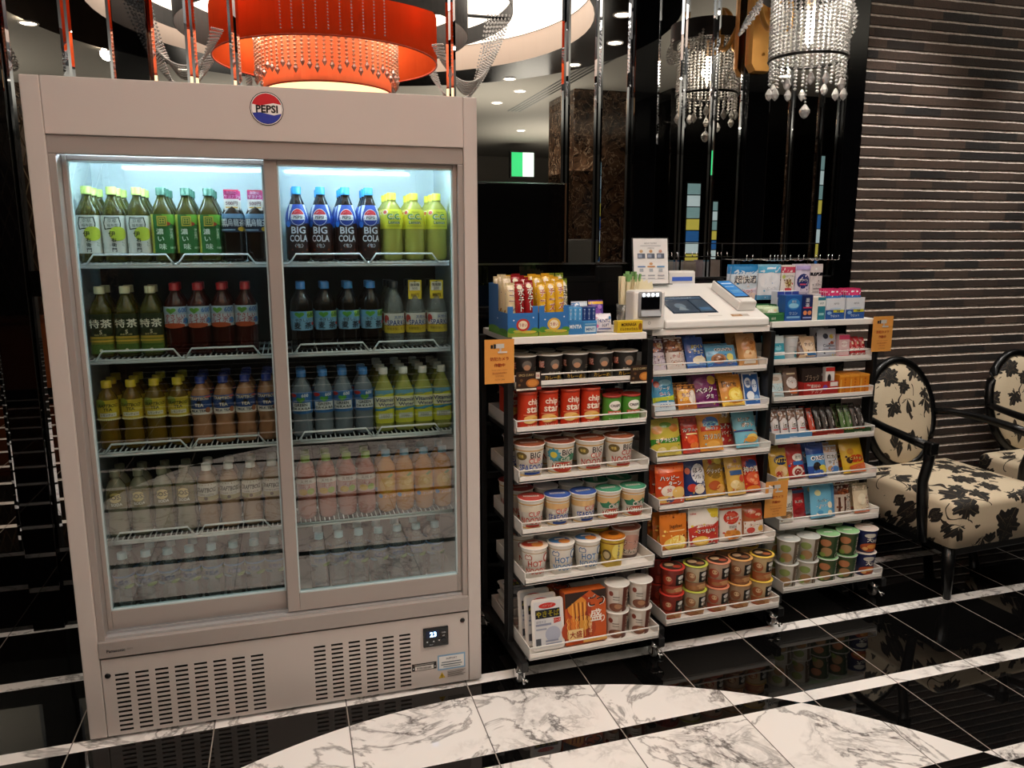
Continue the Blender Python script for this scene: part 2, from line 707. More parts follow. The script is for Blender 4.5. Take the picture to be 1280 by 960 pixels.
# ---- mirrors, each with its faceted glass strips
FACET = mat('mirror_facet', '#cfd2d6', .01, 1.0)
mirrors = [
    (-.96, -.372, .32, 1.28, 'low mirror sheet beside the black pillar, cut off by the picture edge'),
    (-.96, -.372, 1.37, CZ, 'upper mirror sheet behind the cut-off crystal lamp'),
    (-.258, .088, .32, 1.28, 'low mirror beside the refrigerator repeating the striped floor'),
    (-.258, -.063, 1.37, CZ, 'upper mirror strip beside the first black pillar above the refrigerator corner'),
    (-.063, .088, 1.37, CZ, 'upper mirror strip just before the black pillar over the refrigerator'),
    (.202, .341, 1.37, CZ, 'first mirror strip after the black pillar over the refrigerator'),
    (.341, .491, 1.37, CZ, 'second mirror strip after the black pillar over the refrigerator'),
    (.491, 1.30, 1.37, CZ, 'wide mirror over the refrigerator reflecting the orange drum chandelier'),
    (1.30, 1.784, 1.716, CZ, 'wide mirror above the black glass panel, reflecting the grey ceiling'),
    (1.784, 1.93, 1.385, CZ, 'mirror strip beside the black glass panel, reflecting a marble column'),
    (1.93, 2.078, 1.385, CZ, 'mirror strip reflecting a marble column, against the black pillar'),
    (2.192, 2.325, 1.315, CZ, 'narrow mirror just after the black pillar, behind the sign holder'),
    (2.325, 2.475, 1.315, CZ, 'mirror strip reflecting the back of the crystal wall lamp'),
    (2.475, 2.624, 1.315, CZ, 'mirror strip between the lamp reflection and the gold back plate'),
    (2.74, 2.875, 1.315, CZ, 'mirror strip directly below and behind the crystal wall lamp'),
    (2.875, 3.03, 1.315, CZ, 'mirror strip behind the hanging pouches, past the crystal lamp'),
    (3.03, 3.135, 1.315, CZ, 'last narrow mirror strip before the stone wall'),
]
for x0, x1, z0, z1, lab in mirrors:
    t = thing('wall_mirror', lab, 'mirror', ((x0 + x1) / 2, WY, z0), group='mirror panels on the back wall')
    hw = (x1 - x0) / 2
    b = MB()
    b.box((-hw, 0, 0), (hw, .01, z1 - z0 - .002), MIRROR)
    b.build('mirror_glass', t)
    for s in (-1, 1):
        f = MB()
        xa = s * hw
        wd = .019
        h = z1 - z0 - .002
        # facet slopes back towards the panel edge
        vs = [(xa - s * wd, -.0005, 0), (xa - s * wd * .5, -.0024, 0), (xa, -.0008, 0), (xa, .006, 0), (xa - s * wd, .006, 0)]
        n5 = len(vs)
        vs = vs + [(p[0], p[1], h) for p in vs]
        f.add(vs, [(i, (i + 1) % n5, n5 + (i + 1) % n5, n5 + i) for i in range(n5)] + [tuple(range(n5)), tuple(range(2 * n5 - 1, n5 - 1, -1))], FACET)
        f.build('prism_strip', t)

# black glass panel under the wide mirror, with its polished trims
t = thing('black_glass_panel', 'large black glass panel with a thin silver edge beside the refrigerator', 'panel', (1.54, WY - .002, 1.385))
b = MB()
b.box((-.235, -.012, .004), (.242, .012, .325), BLACK_GLASS, bev=.002)
b.build('glass', t)
b = MB()
b.box((-.237, -.014, .326), (.244, .012, .331), CHROME)
b.build('top_trim', t)
b = MB()
b.box((.240, -.016, .0), (.246, .012, .33), mat('bronze_trim', '#6d4f3a', .3, .8))
b.build('side_trim', t)
tr = MB()
tr.box((1.30, WY - .014, 1.377), (2.08, WY + .012, 1.385), CHROME)
struct(tr.build('trim_6'))
tr = MB()
tr.box((2.19, WY - .014, 1.308), (3.137, WY + .012, 1.315), BLACK_STEEL)
struct(tr.build('trim_7'))
# dark base cabinet under the mirrors
bs = MB()
bs.box((1.22, WY - .01, 0), (3.24, WY + .02, 1.30), BLACK_GLASS)
bs.box((-6, WY - .004, 0), (1.22, WY + .02, .318), BLACK_GLASS)
bs.box((-6, WY - .004, 1.282), (1.30, WY + .02, 1.368), BLACK_GLASS)
struct(bs.build('baseboard_back'))

# ---- ceiling with the round recess, far walls and columns (seen in the mirrors)
CEIL = mat('ceiling_paint', '#8e8b83', .8)
ce = MB()
n = 64
ring = [(CCX + 2.24 * cos(2 * pi * i / n), CCY + 2.24 * sin(2 * pi * i / n)) for i in range(n)]
X0, X1, Y0, Y1 = -6.0, 9.0, -10.0, 1.0


def to_edge(x, y):
    dx, dy = x - CCX, y - CCY
    k = min((X1 - CCX) / dx if dx > 1e-9 else 1e9, (X0 - CCX) / dx if dx < -1e-9 else 1e9,
            (Y1 - CCY) / dy if dy > 1e-9 else 1e9, (Y0 - CCY) / dy if dy < -1e-9 else 1e9)
    return CCX + dx * k, CCY + dy * k


angs = [math.atan2(y - CCY, x - CCX) for x, y in ring]
corners = [(X1, Y1), (X0, Y1), (X0, Y0), (X1, Y0)]
al = sorted(set([2 * pi * i / n for i in range(n)] + [math.atan2(y - CCY, x - CCX) % (2 * pi) for x, y in corners]))
k = len(al)
inn = [(CCX + 2.24 * cos(a), CCY + 2.24 * sin(a), CZ) for a in al]
outr = [(*to_edge(CCX + cos(a), CCY + sin(a)), CZ) for a in al]
ce.add(inn + outr, [(i, (i + 1) % k, k + (i + 1) % k, k + i) for i in range(k)], CEIL)
SOFF = mat('black_gloss_soffit', '#050506', .18, spec=.12)
lo = [(CCX + r * cos(2 * pi * i / n), CCY + r * sin(2 * pi * i / n), z) for r, z in ((2.24, CZ), (2.24, CZ - .03), (1.66, CZ - .03)) for i in range(n)]
ce.add(lo, [(j * n + i, j * n + (i + 1) % n, (j + 1) * n + (i + 1) % n, (j + 1) * n + i) for j in (0, 1) for i in range(n)], SOFF)
side = [(CCX + r * cos(2 * pi * i / n), CCY + r * sin(2 * pi * i / n), z) for r, z in ((1.66, CZ - .03), (1.66, CZ + .17)) for i in range(n)]
ce.add(side, [(i, (i + 1) % n, n + (i + 1) % n, n + i) for i in range(n)], mat('recess_side_paint', '#c9b7aa', .6))
struct(ce.build('ceiling'))
t = thing('ceiling_light_panel', 'round glowing light panel filling the ceiling recess above the chandelier', 'ceiling light', (CCX, CCY, CZ + .172))
b = MB()
disc = [(0, 0, 0)] + [(1.655 * cos(2 * pi * i / n), 1.655 * sin(2 * pi * i / n), 0) for i in range(n)]
b.add(disc, [(0, 1 + (i + 1) % n, 1 + i) for i in range(n)], mat('lit_ceiling_dome', '#fff2e6', .8, emit=DOME_STRENGTH, ecol='#fff6ec'))
b.build('diffuser', t)

# slot diffusers
sl = MB()
for i in range(4):
    sl.box((3.24 + .045 * i, -5.2, CZ - .002), (3.262 + .045 * i, -2.3, CZ + .02), BLACK_STEEL)
struct(sl.build('ceiling_slot_trim'))

# far walls
DARKW = mat('dark_wall_panel', '#2a211c', .5)
wl = MB()
wl.box((X0, Y0 - .1, 0), (X1, Y0, CZ), mat('far_wall_paint', '#6f6a62', .7))
struct(wl.build('wall_front'))
wl = MB()
wl.box((X0 - .1, Y0, 0), (X0, Y1, CZ), DARKW)
struct(wl.build('wall_left'))
wl = MB()
wl.box((8.0, Y0, 0), (8.1, Y1, CZ), DARKW)
struct(wl.build('wall_right'))


def marble_brown():
    n = NT('brown_emperador_marble')
    a = n.noise(n.co, 6, 8, 1.5, .65)
    c = n.mix(n.step(a, .4, .7), lin('#1d130d'), lin('#57402f'))
    v = n.f('ABSOLUTE', n.f('SUBTRACT', n.noise(n.co, 9, 6, 1.2), .5))
    c = n.mix(n.f('MULTIPLY', n.step(v, .02, 0), .6), c, lin('#a08a74'))
    n.put(n.b.inputs['Base Color'], c)
    n.b.inputs['Roughness'].default_value = .06
    return n.m


BROWN = marble_brown()
for i, (x0, y0, x1, y1, mm) in enumerate(((3.52, -4.5, 4.18, -3.7, BROWN), (4.45, -4.6, 7.9, -3.4, BLACK_GLASS), (-5.2, -5.6, -.75, -4.9, BROWN))):
    b = MB()
    b.box((x0, y0, 0), (x1, y1, CZ), mm, bev=.01)
    struct(b.build('column_%d' % (i + 1)))
# metal mesh screen and low brown counter in front of the far marble wall (seen in the low mirror)
b = MB()
b.box((-3.6, -4.88, .75), (-1.2, -4.85, 2.6), mat('bronze_mesh', '#4a3b30', .4, .5))
for i in range(26):
    for s in (-1, 1):
        x = -3.6 + i * .095
        b.tube([(x, -4.845, .75), (x + s * .6, -4.845, 2.6)], .006, mat('bronze_bar', '#8d7a63', .3, .8), 4)
tag(b.build('mesh_screen'), 'bronze diamond mesh screen reflected in the mirrors beside the refrigerator', 'screen')
t = thing('low_counter', 'low orange-brown counter reflected in the mirror beside the refrigerator', 'counter', (-1.75, -4.55, 0))
b = MB()
b.box((-.6, -.2, .08), (.6, .2, .72), mat('orange_brown_wood', '#8a4a26', .35), bev=.008)
b.build('body', t)
b = MB()
b.box((-.56, -.17, 0), (.56, .17, .08), BLACK_STEEL)
b.build('plinth', t)
b = MB()
b.box((-.63, -.22, .72), (.63, .22, .76), mat('counter_top', '#6a351b', .3), bev=.004)
b.build('counter_top', t)
# lit coloured display strips on the black column (they show as bright stripes in the mirrors)
LSX0, LSX1 = 4.66, 6.18
LITM = [mat('lit_strip_%s' % nm, c, .5, emit=e) for nm, c, e in (('blue', '#2f6ab0', .5), ('pale', '#bcd4dc', .75), ('yellow', '#cfc65a', .6), ('teal', '#86aeb4', .55))]
for i, (x0, x1, z0, z1) in enumerate(((LSX0, LSX0 + .15, 1.0, 2.08), (LSX0 + .30, LSX0 + .36, 1.0, 1.9), (LSX1, LSX1 + .12, 1.0, 2.4))):
    t = thing('lit_display_strip', '%s lit blue and yellow display strip seen as a stripe in the mirrors' % ('wide', 'thin', 'tall')[i], 'lit panel', (0, -3.395, 0))
    b = MB()
    b.box((x0 - .01, -.004, z0 - .01), (x1 + .01, .012, z1 + .01), BLACK_STEEL)
    b.build('housing', t)
    b = MB()
    k = 9
    for q in range(k):
        za, zb = z0 + (z1 - z0) * q / k, z0 + (z1 - z0) * (q + 1) / k - .01
        b.add([(x0, .0125, za), (x1, .0125, za), (x1, .0125, zb), (x0, .0125, zb)], [(0, 3, 2, 1)], LITM[(1, 0, 2, 1, 0, 2, 3, 1, 3)[q]])
    b.build('lit_face', t)
SGX, SGZ = 4.24, 2.66
# lit sign panel far across the room (a small green-white glow in the mirror)
t = thing('lit_sign_panel', 'small green and white lit panel far across the room in the mirror', 'sign', (SGX, -7.9, SGZ))
b = MB()
b.box((-.20, -.04, -.2), (.20, .04, .2), BLACK_STEEL)
b.build('housing', t)
b = MB()
b.add([(-.18, .042, -.18), (0, .042, -.18), (0, .042, .18), (-.18, .042, .18)], [(0, 1, 2, 3)], mat('sign_green', '#27b068', .5, emit=1.6))
b.add([(0, .042, -.18), (.18, .042, -.18), (.18, .042, .18), (0, .042, .18)], [(0, 1, 2, 3)], mat('sign_white', '#d5f0e4', .5, emit=1.8))
b.build('sign_face', t)

# ---- downlights (visible in the mirrors) and their beams
LENS = mat('downlight_lens', '#fff2e0', .5, emit=30.0, ecol='#fff0dc')
lights = [(2.88, -1.09, 1), (3.13, -1.79, 1), (3.09, -2.57, 1), (2.72, -3.28, 1), (-.65, -3.16, 1), (-.14, -3.69, 1), (-1.0, -2.42, 1),
          (3.03, -3.98, 0), (2.98, -4.7, 0), (3.98, -5.43, 0), (3.86, -6.7, 0), (5.2, -2.6, 0), (4.4, .25, 0), (3.45, .25, 0), (5.4, .25, 0), (2.05, .2, 0), (-.6, -.3, 0)]
for i, (x, y, ringed) in enumerate(lights):
    zc = CZ - .03 if ringed else CZ
    where = 'in the black ceiling ring' if ringed else 'in the grey ceiling'
    near = ('over the stone wall' if y > -.5 and x > 3 else 'over the shelves' if y > -.5 and x > 0 else 'across the room' if y < -3.5 else 'near the chandelier')
    t = thing('ceiling_downlight', 'round recessed downlight %s %s, number %s' % (where, near, ('one', 'two', 'three', 'four', 'five', 'six', 'seven', 'eight', 'nine', 'ten', 'eleven', 'twelve', 'thirteen', 'fourteen', 'fifteen', 'sixteen', 'seventeen')[i]), 'downlight', (x, y, zc), group='recessed ceiling downlights')
    b = MB()
    b.lathe([(.05, -.001), (.062, -.008), (.066, 0)], WHITE_TRAY, 20)
    b.build('trim_ring', t)
    b = MB()
    b.lathe([(.0, -.003), (.05, -.003)], LENS, 20)
    b.build('lens', t)
for x in (3.45, 4.4, 5.4):
    spot((x, .30, CZ - .02), (x, .66, 0), SPOT_W * 1.5, 75, .7)
spot((2.05, .2 - .75, CZ - .03), (2.1, .1, .5), SPOT_W * .55, 70, .8)
spot((2.88, -1.09, CZ - .05), (2.6, .1, .5), SPOT_W * .6, 60, .8)
spot((3.13, -1.79, CZ - .05), (1.9, -.1, .4), SPOT_W * .65, 55, .8)
spot((-.65, -3.16, CZ - .05), (.3, 0, .9), SPOT_W * .25, 55, .9)


# unseen fill lights added to brighten the far ceiling (they face up, above eye level)
for x, y, e, sx in ((3.0, -4.2, 36, 1.6), (.6, -5.4, 40, 2.0), (-2.6, -3.6, 34, 1.6), (4.6, -1.2, 30, 1.2), (4.4, -6.6, 45, 1.6)):
    d = bpy.data.lights.new('ceiling_fill', 'AREA')
    d.energy = e
    d.size = sx
    d.color = (1, .95, .86)
    o = bpy.data.objects.new('ceiling_fill', d)
    COL.objects.link(o)
    o.location = (x, y, 2.2)
    o.rotation_euler = (pi, 0, 0)


# ---- chandelier above the marble circle (out of the picture, seen in the mirror)
def fabric(name, c, tr=.5):
    mm = bpy.data.materials.new(name)
    mm.use_nodes = True
    nt = mm.node_tree
    nt.nodes.clear()
    o = nt.nodes.new('ShaderNodeOutputMaterial')
    d = nt.nodes.new('ShaderNodeBsdfDiffuse')
    t_ = nt.nodes.new('ShaderNodeBsdfTranslucent')
    d.inputs[0].default_value = lin(c)
    t_.inputs[0].default_value = lin(c)
    x = nt.nodes.new('ShaderNodeMixShader')
    x.inputs[0].default_value = tr
    nt.links.new(d.outputs[0], x.inputs[1])
    nt.links.new(t_.outputs[0], x.inputs[2])
    nt.links.new(x.outputs[0], o.inputs[0])
    return mm


ORANGE = fabric('orange_pleated_fabric', '#c2532a', .5)
PEACHF = fabric('peach_pleated_fabric', '#eeb090', .5)
CRYSTAL = clear('cut_crystal', '#ffffff', '#ffffff', .38, .03, .45)
AMBER = clear('amber_crystal', '#ffe9d0', '#ffe6cc', .6, .05, .4)


def shade(r, z0, z1, m, ribs=0, th=.004):
    b = MB()
    q = 96
    vs = []
    for rr, z in ((r, z0), (r, z1), (r - th, z1), (r - th, z0)):
        for i in range(q):
            k = 1 + (.004 if ribs and i % 2 else 0)
            vs.append((rr * k * cos(2 * pi * i / q), rr * k * sin(2 * pi * i / q), z))
    b.add(vs, [(j * q + i, j * q + (i + 1) % q, ((j + 1) % 4) * q + (i + 1) % q, ((j + 1) % 4) * q + i) for j in range(4) for i in range(q)], m)
    return b


LX, LY = .98, -1.763
ch = thing('drum_chandelier', 'large tiered drum chandelier of orange shades and crystal strands, seen in the mirror', 'chandelier', (LX, LY, 0))
shade(.75, 2.69, 2.99, ORANGE, 1).build('orange_outer_shade', ch)
shade(.43, 2.49, 2.86, PEACHF, 1).build('orange_inner_shade', ch)
shade(.97, 2.865, 3.10, mat('black_shade_fabric', '#0b0a0b', .6), 0).build('black_shade', ch)
shade(1.28, 3.02, 3.14, mat('black_shade_fabric', '#0b0a0b', .6), 0).build('black_outer_ring', ch)
for rr, z in ((.75, 2.69), (.43, 2.49)):
    b = MB()
    b.tube([(rr * cos(2 * pi * i / 64), rr * sin(2 * pi * i / 64), z) for i in range(64)], .006, mat('orange_trim', '#b53a12', .5), 5, True)
    b.build('shade_rim', ch)
for a in range(3):
    b = MB()
    for r0, z in ((.01, 3.05), (.01, 2.88)):
        b.tube([(1.28 * cos(a * pi / 3), 1.28 * sin(a * pi / 3), 3.07), (-1.28 * cos(a * pi / 3), -1.28 * sin(a * pi / 3), 3.07)], .012, BLACK_STEEL, 5)
        break
    b.build('spreader_bar', ch)
b = MB()
b.tube([(0, 0, 2.6), (0, 0, 3.17)], .025, GOLD, 8)
b.lathe([(0, 3.13), (.14, 3.14), (.14, 3.17), (0, 3.17)], GOLD, 20)
b.build('stem', ch)
b = MB()
b.lathe([(0, 2.505), (.41, 2.505), (.41, 2.512), (0, 2.512)], mat('glowing_diffuser', '#ffe0b8', .6, emit=3.5, ecol='#ffc890'), 40)
b.build('diffuser', ch)
for i in range(64):
    a = 2 * pi * i / 64
    b = MB()
    z0 = 2.58 + .02 * (i % 3)
    zz = 2.87
    while zz > z0:
        b.bead((.475 * cos(a), .475 * sin(a), zz), .013, AMBER, 5, 1.1)
        zz -= .024
    b.bead((.475 * cos(a), .475 * sin(a), z0 - .020), .017, CRYSTAL, 6, 1.9)
    b.build('crystal_strand', ch)
for i, a0 in enumerate((-.15, .42, pi - .42, pi + .15, -pi / 2 - .5, -pi / 2 + .5)):
    b = MB()
    for s in range(7):
        rs = .78 + .055 * s
        # hangs from the outer ring, dips and returns to the orange rim
        for q in range(64):
            t_ = q / 63
            a = a0 + (t_ - .5) * .42 * (1 if i % 2 else -1)
            r_ = (1.26 - .025 * s) * (1 - t_) + (.80 + .012 * s) * t_
            z = 3.02 * (1 - t_) + 2.74 * t_ - .42 * 4 * t_ * (1 - t_) * (.8 + .03 * s)
            b.bead((r_ * cos(a) + .0 * s, r_ * sin(a), max(z, 2.42)), .0095, CRYSTAL, 5)
    b.build('bead_swag', ch)
for i in range(10):
    a = pi / 2 + (i - 4.5) * .09
    b = MB()
    for q in range(16):
        b.bead((.78 * cos(a), .78 * sin(a), 2.72 + q * .018), .006, CRYSTAL, 5)
    b.build('hanging_strand', ch)
for i, (r_, a_, z, wt) in enumerate(((0, 0, 2.72, .9), (.6, .8, 2.93, .42), (.6, 2.3, 2.93, .42), (.6, 3.9, 2.93, .42), (.6, 5.4, 2.93, .42))):
    d = bpy.data.lights.new('chandelier_bulb', 'POINT')
    d.energy = CHANDELIER_W * wt
    d.color = (1, .86, .68)
    d.shadow_soft_size = .06
    o = bpy.data.objects.new('chandelier_bulb', d)
    COL.objects.link(o)
    o.location = (LX + r_ * cos(a_), LY + r_ * sin(a_), z)


# ---- crystal wall lamps
def make_sconce():
    t = thing('crystal_wall_lamp')
    # local: axis of the drum at the origin, wall face at y = +.36
    b = MB()
    oct_ = [(-.058, .03), (-.036, 0), (.036, 0), (.058, .03), (.058, .43), (.036, .46), (-.036, .46), (-.058, .43)]
    vs = [(u, .335, .02 + v) for u, v in oct_] + [(u * .9, .315, .02 + v * .985 + .003) for u, v in oct_] + [(u, .36, .02 + v) for u, v in oct_]
    b.add(vs, [(i, (i + 1) % 8, 8 + (i + 1) % 8, 8 + i) for i in range(8)] + [(16 + i, 16 + (i + 1) % 8, (i + 1) % 8, i) for i in range(8)] + [tuple(range(8, 16))], GOLD)
    for z in (.07, .4):
        b.lathe([(0, -.004), (.007, 0), (.007, .004)], GOLD, 8, Matrix.Translation((0, .312, .02 + z)) @ Matrix.Rotation(pi / 2, 4, 'X'))
    b.build('back_plate', t)
    for s in (-1, 1):
        b = MB()
        P = [(s * .02, .325, .30), (s * .03, .28, .22), (s * .035, .23, .17), (s * .035, .185, .17), (s * .03, .165, .21), (s * .02, .17, .30), (s * .01, .12, .36), (0, .03, .37)]
        Q = []
        for i in range(len(P) - 1):
            for j in range(4):
                u = j / 4
                a, c, d, e = Vector(P[max(i - 1, 0)]), Vector(P[i]), Vector(P[i + 1]), Vector(P[min(i + 2, len(P) - 1)])
                Q.append(.5 * ((2 * c) + (d - a) * u + (2 * a - 5 * c + 4 * d - e) * u * u + (3 * c - a - 3 * d + e) * u ** 3))
        b.tube(Q, .011, GOLD, 8)
        b.build('arm', t)
    b = MB()
    q = 40
    b.tube([(.148 * cos(2 * pi * i / q), .148 * sin(2 * pi * i / q), 0) for i in range(q)], .0062, LACQUER, 6, True)
    b.build('lower_ring', t)
    shade(.185, .235, .32, mat('black_shade_fabric', '#0b0a0b', .6), 0).build('black_shade', t)
    for i in range(46):
        a = 2 * pi * i / 46
        b = MB()
        for j in range(17):
            b.bead((.145 * cos(a), .145 * sin(a), .012 + .0140 * j), .0090, CRYSTAL, 6, .9)
        b.build('bead_strand', t)
    for i in range(30):
        a = 2 * pi * i / 30
        b = MB()
        k = 4 + (i % 2) + (2 if i % 3 == 0 else 0)
        for j in range(k):
            b.bead((.140 * cos(a), .140 * sin(a), -.013 - .014 * j), .0088, CRYSTAL, 6, .9)
        zz = -.013 - .014 * k
        if i % 5 in (0, 2):
            b.lathe([(0, zz - .050), (.010, zz - .040), (.0155, zz - .026), (.007, zz - .006), (0, zz)], CRYSTAL, 6, Matrix.Translation((.140 * cos(a), .140 * sin(a), 0)), False)
        b.build('drop_strand', t)
    b = MB()
    for j in range(8):
        b.bead((0, 0, -.06 - .014 * j), .006, CRYSTAL, 6)
    b.lathe([(.0, -.222), (.012, -.216), (.0215, -.2), (.0215, -.19), (.012, -.176), (.003, -.166), (0, -.163)], CRYSTAL, 10, None, False)
    b.build('crystal_ball', t)
    for s in (-1, 1):
        b = MB()
        for q2 in range(5):
            for j in range(15):
                u = j / 14
                a = s * (.35 + .9 * u) + (0 if s > 0 else pi) * 0
                r = .2 + .05 * sin(pi * u) + .006 * q2
                b.bead((s * r * cos(a * s - .3), r * sin(a * s - .3) * .9, .24 - .09 * sin(pi * u) - .013 * q2 + .02 * u), .0078, CRYSTAL, 6)
        b.build('bead_swag', t)
    b = MB()
    b.lathe([(0, .18), (.013, .178), (.017, .13), (.012, .07), (0, .045)], mat('lamp_bulb', '#fff4e4', .4, emit=60, ecol='#fff1dd'), 12)
    b.lathe([(.0, .26), (.016, .255), (.016, .182), (0, .18)], mat('candle_sleeve', '#d8b898', .5), 10)
    b.build('bulb', t)
    return t


sc = Proto(make_sconce)
sc.place(TR(2.66, .452, 2.18), 'crystal bead wall lamp on a gold octagonal back plate near the stone wall', 'wall lamp', 'crystal wall lamps')
sc.place(TR(-.56, .452, 2.0), 'crystal bead wall lamp cut off by the picture edge, above the refrigerator corner', 'wall lamp', 'crystal wall lamps')
for x, z in ((2.66, 2.29), (-.56, 2.11)):
    d = bpy.data.lights.new('wall_lamp_bulb', 'POINT')
    d.energy = SCONCE_W
    d.color = (1, .88, .72)
    d.shadow_soft_size = .02
    o = bpy.data.objects.new('wall_lamp_bulb', d)
    COL.objects.link(o)
    o.location = (x, .452 - .02, z)


# ---- armchairs
def floral():
    n = NT('cream_fabric_black_flowers')
    base = n.mix(n.noise(n.co, 300, 2), lin('#d8c8ae'), lin('#ccba9c'))
    total = None
    for sc_, seed, thr, pet in ((7.4, 0.0, .068, 5.0), (9.8, 4.3, .040, 4.0)):
        p = n.vm('ADD', n.co, (seed, seed * .7, seed * 1.3))
        v = n.t.nodes.new('ShaderNodeTexVoronoi')
        v.inputs['Scale'].default_value = sc_
        v.inputs['Randomness'].default_value = .8
        n.put(v.inputs['Vector'], p)
        d = n.vm('SUBTRACT', p, v.outputs['Position'])
        s = n.t.nodes.new('ShaderNodeSeparateXYZ')
        n.put(s.inputs[0], d)
        c = n.t.nodes.new('ShaderNodeSeparateColor')
        n.put(c.inputs[0], v.outputs['Color'])
        ang = n.f('ARCTAN2', n.f('ADD', s.outputs[1], s.outputs[2]), s.outputs[0])
        r = n.vm('LENGTH', d)
        lobe = n.f('COSINE', n.f('ADD', n.f('MULTIPLY', ang, pet), n.f('MULTIPLY', c.outputs[0], 6.28)))
        lob2 = n.f('COSINE', n.f('MULTIPLY', ang, pet * 3))
        R_ = n.f('MULTIPLY', n.f('ADD', n.f('ADD', .84, n.f('MULTIPLY', lobe, .15)), n.f('MULTIPLY', lob2, .07)), n.f('MULTIPLY', n.f('ADD', .65, n.f('MULTIPLY', c.outputs[1], .6)), thr))
        msk = n.f('LESS_THAN', r, R_)
        vein = n.f('MULTIPLY', n.f('GREATER_THAN', n.f('COSINE', n.f('ADD', n.f('MULTIPLY', ang, pet), n.f('MULTIPLY', c.outputs[0], 6.28))), .985), n.f('GREATER_THAN', r, thr * .12))
        ringv = n.f('LESS_THAN', n.f('ABSOLUTE', n.f('SUBTRACT', r, n.f('MULTIPLY', R_, .45))), .0009)
        leafc = n.mix(n.f('MULTIPLY', n.f('MAXIMUM', vein, ringv), .40), lin('#16120f'), lin('#8a765a'))
        base = n.mix(msk, base, leafc)
    st_ = n.f('ABSOLUTE', n.f('SUBTRACT', n.noise(n.co, 5.0, 1, .4), .5))
    stem = n.f('MULTIPLY', n.f('LESS_THAN', st_, .008), n.f('GREATER_THAN', n.noise(n.co, 9.0, 1), .5))
    base = n.mix(stem, base, lin('#2a2019'))
    n.put(n.b.inputs['Base Color'], base)
    n.b.inputs['Roughness'].default_value = .7
    return n.m


FLORAL = floral()


def rounded_block(x0, y0, z0, x1, y1, z1, r, m, crown=0.0, n=14):
    """upholstered block: rounded top edges, slightly domed top"""
    b = MB()
    xs = [x0 + (x1 - x0) * i / n for i in range(n + 1)]
    ys = [y0 + (y1 - y0) * i / n for i in range(n + 1)]
    vs, fs = [], []
    prof = [(0, z0), (0, z0 + (z1 - r - z0) * .5), (0, z1 - r)] + [(r * (1 - cos(a)), z1 - r + r * sin(a)) for a in [pi / 2 * i / 5 for i in range(1, 6)]]

    def loop(ins):
        P = []
        X0, X1, Y0, Y1 = x0 + ins, x1 - ins, y0 + ins, y1 - ins
        c = max(.025 - ins * .3, .008)
        for cx, cy, a0 in ((X1 - c, Y1 - c, 0), (X0 + c, Y1 - c, pi / 2), (X0 + c, Y0 + c, pi), (X1 - c, Y0 + c, 1.5 * pi)):
            for i in range(5):
                a = a0 + pi / 2 * i / 4
                P.append((cx + c * cos(a), cy + c * sin(a)))
        return P
    for ins, z in prof:
        vs += [(x, y, z) for x, y in loop(ins)]
    L = 20
    last = loop(r)
    cx, cy = (x0 + x1) / 2, (y0 + y1) / 2
    for s in (.75, .5, .25):
        vs += [(cx + (x - cx) * s, cy + (y - cy) * s, z1 + crown * (1 - s * s)) for x, y in last]
    vs.append((cx, cy, z1 + crown))
    rows = len(prof) + 3
    for j in range(rows - 1):
        for i in range(L):
            fs.append((j * L + i, j * L + (i + 1) % L, (j + 1) * L + (i + 1) % L, (j + 1) * L + i))
    top = len(vs) - 1
    fs += [((rows - 1) * L + i, (rows - 1) * L + (i + 1) % L, top) for i in range(L)]
    fs.append(tuple(range(L - 1, -1, -1)))
    b.add(vs, fs, m, True)
    return b


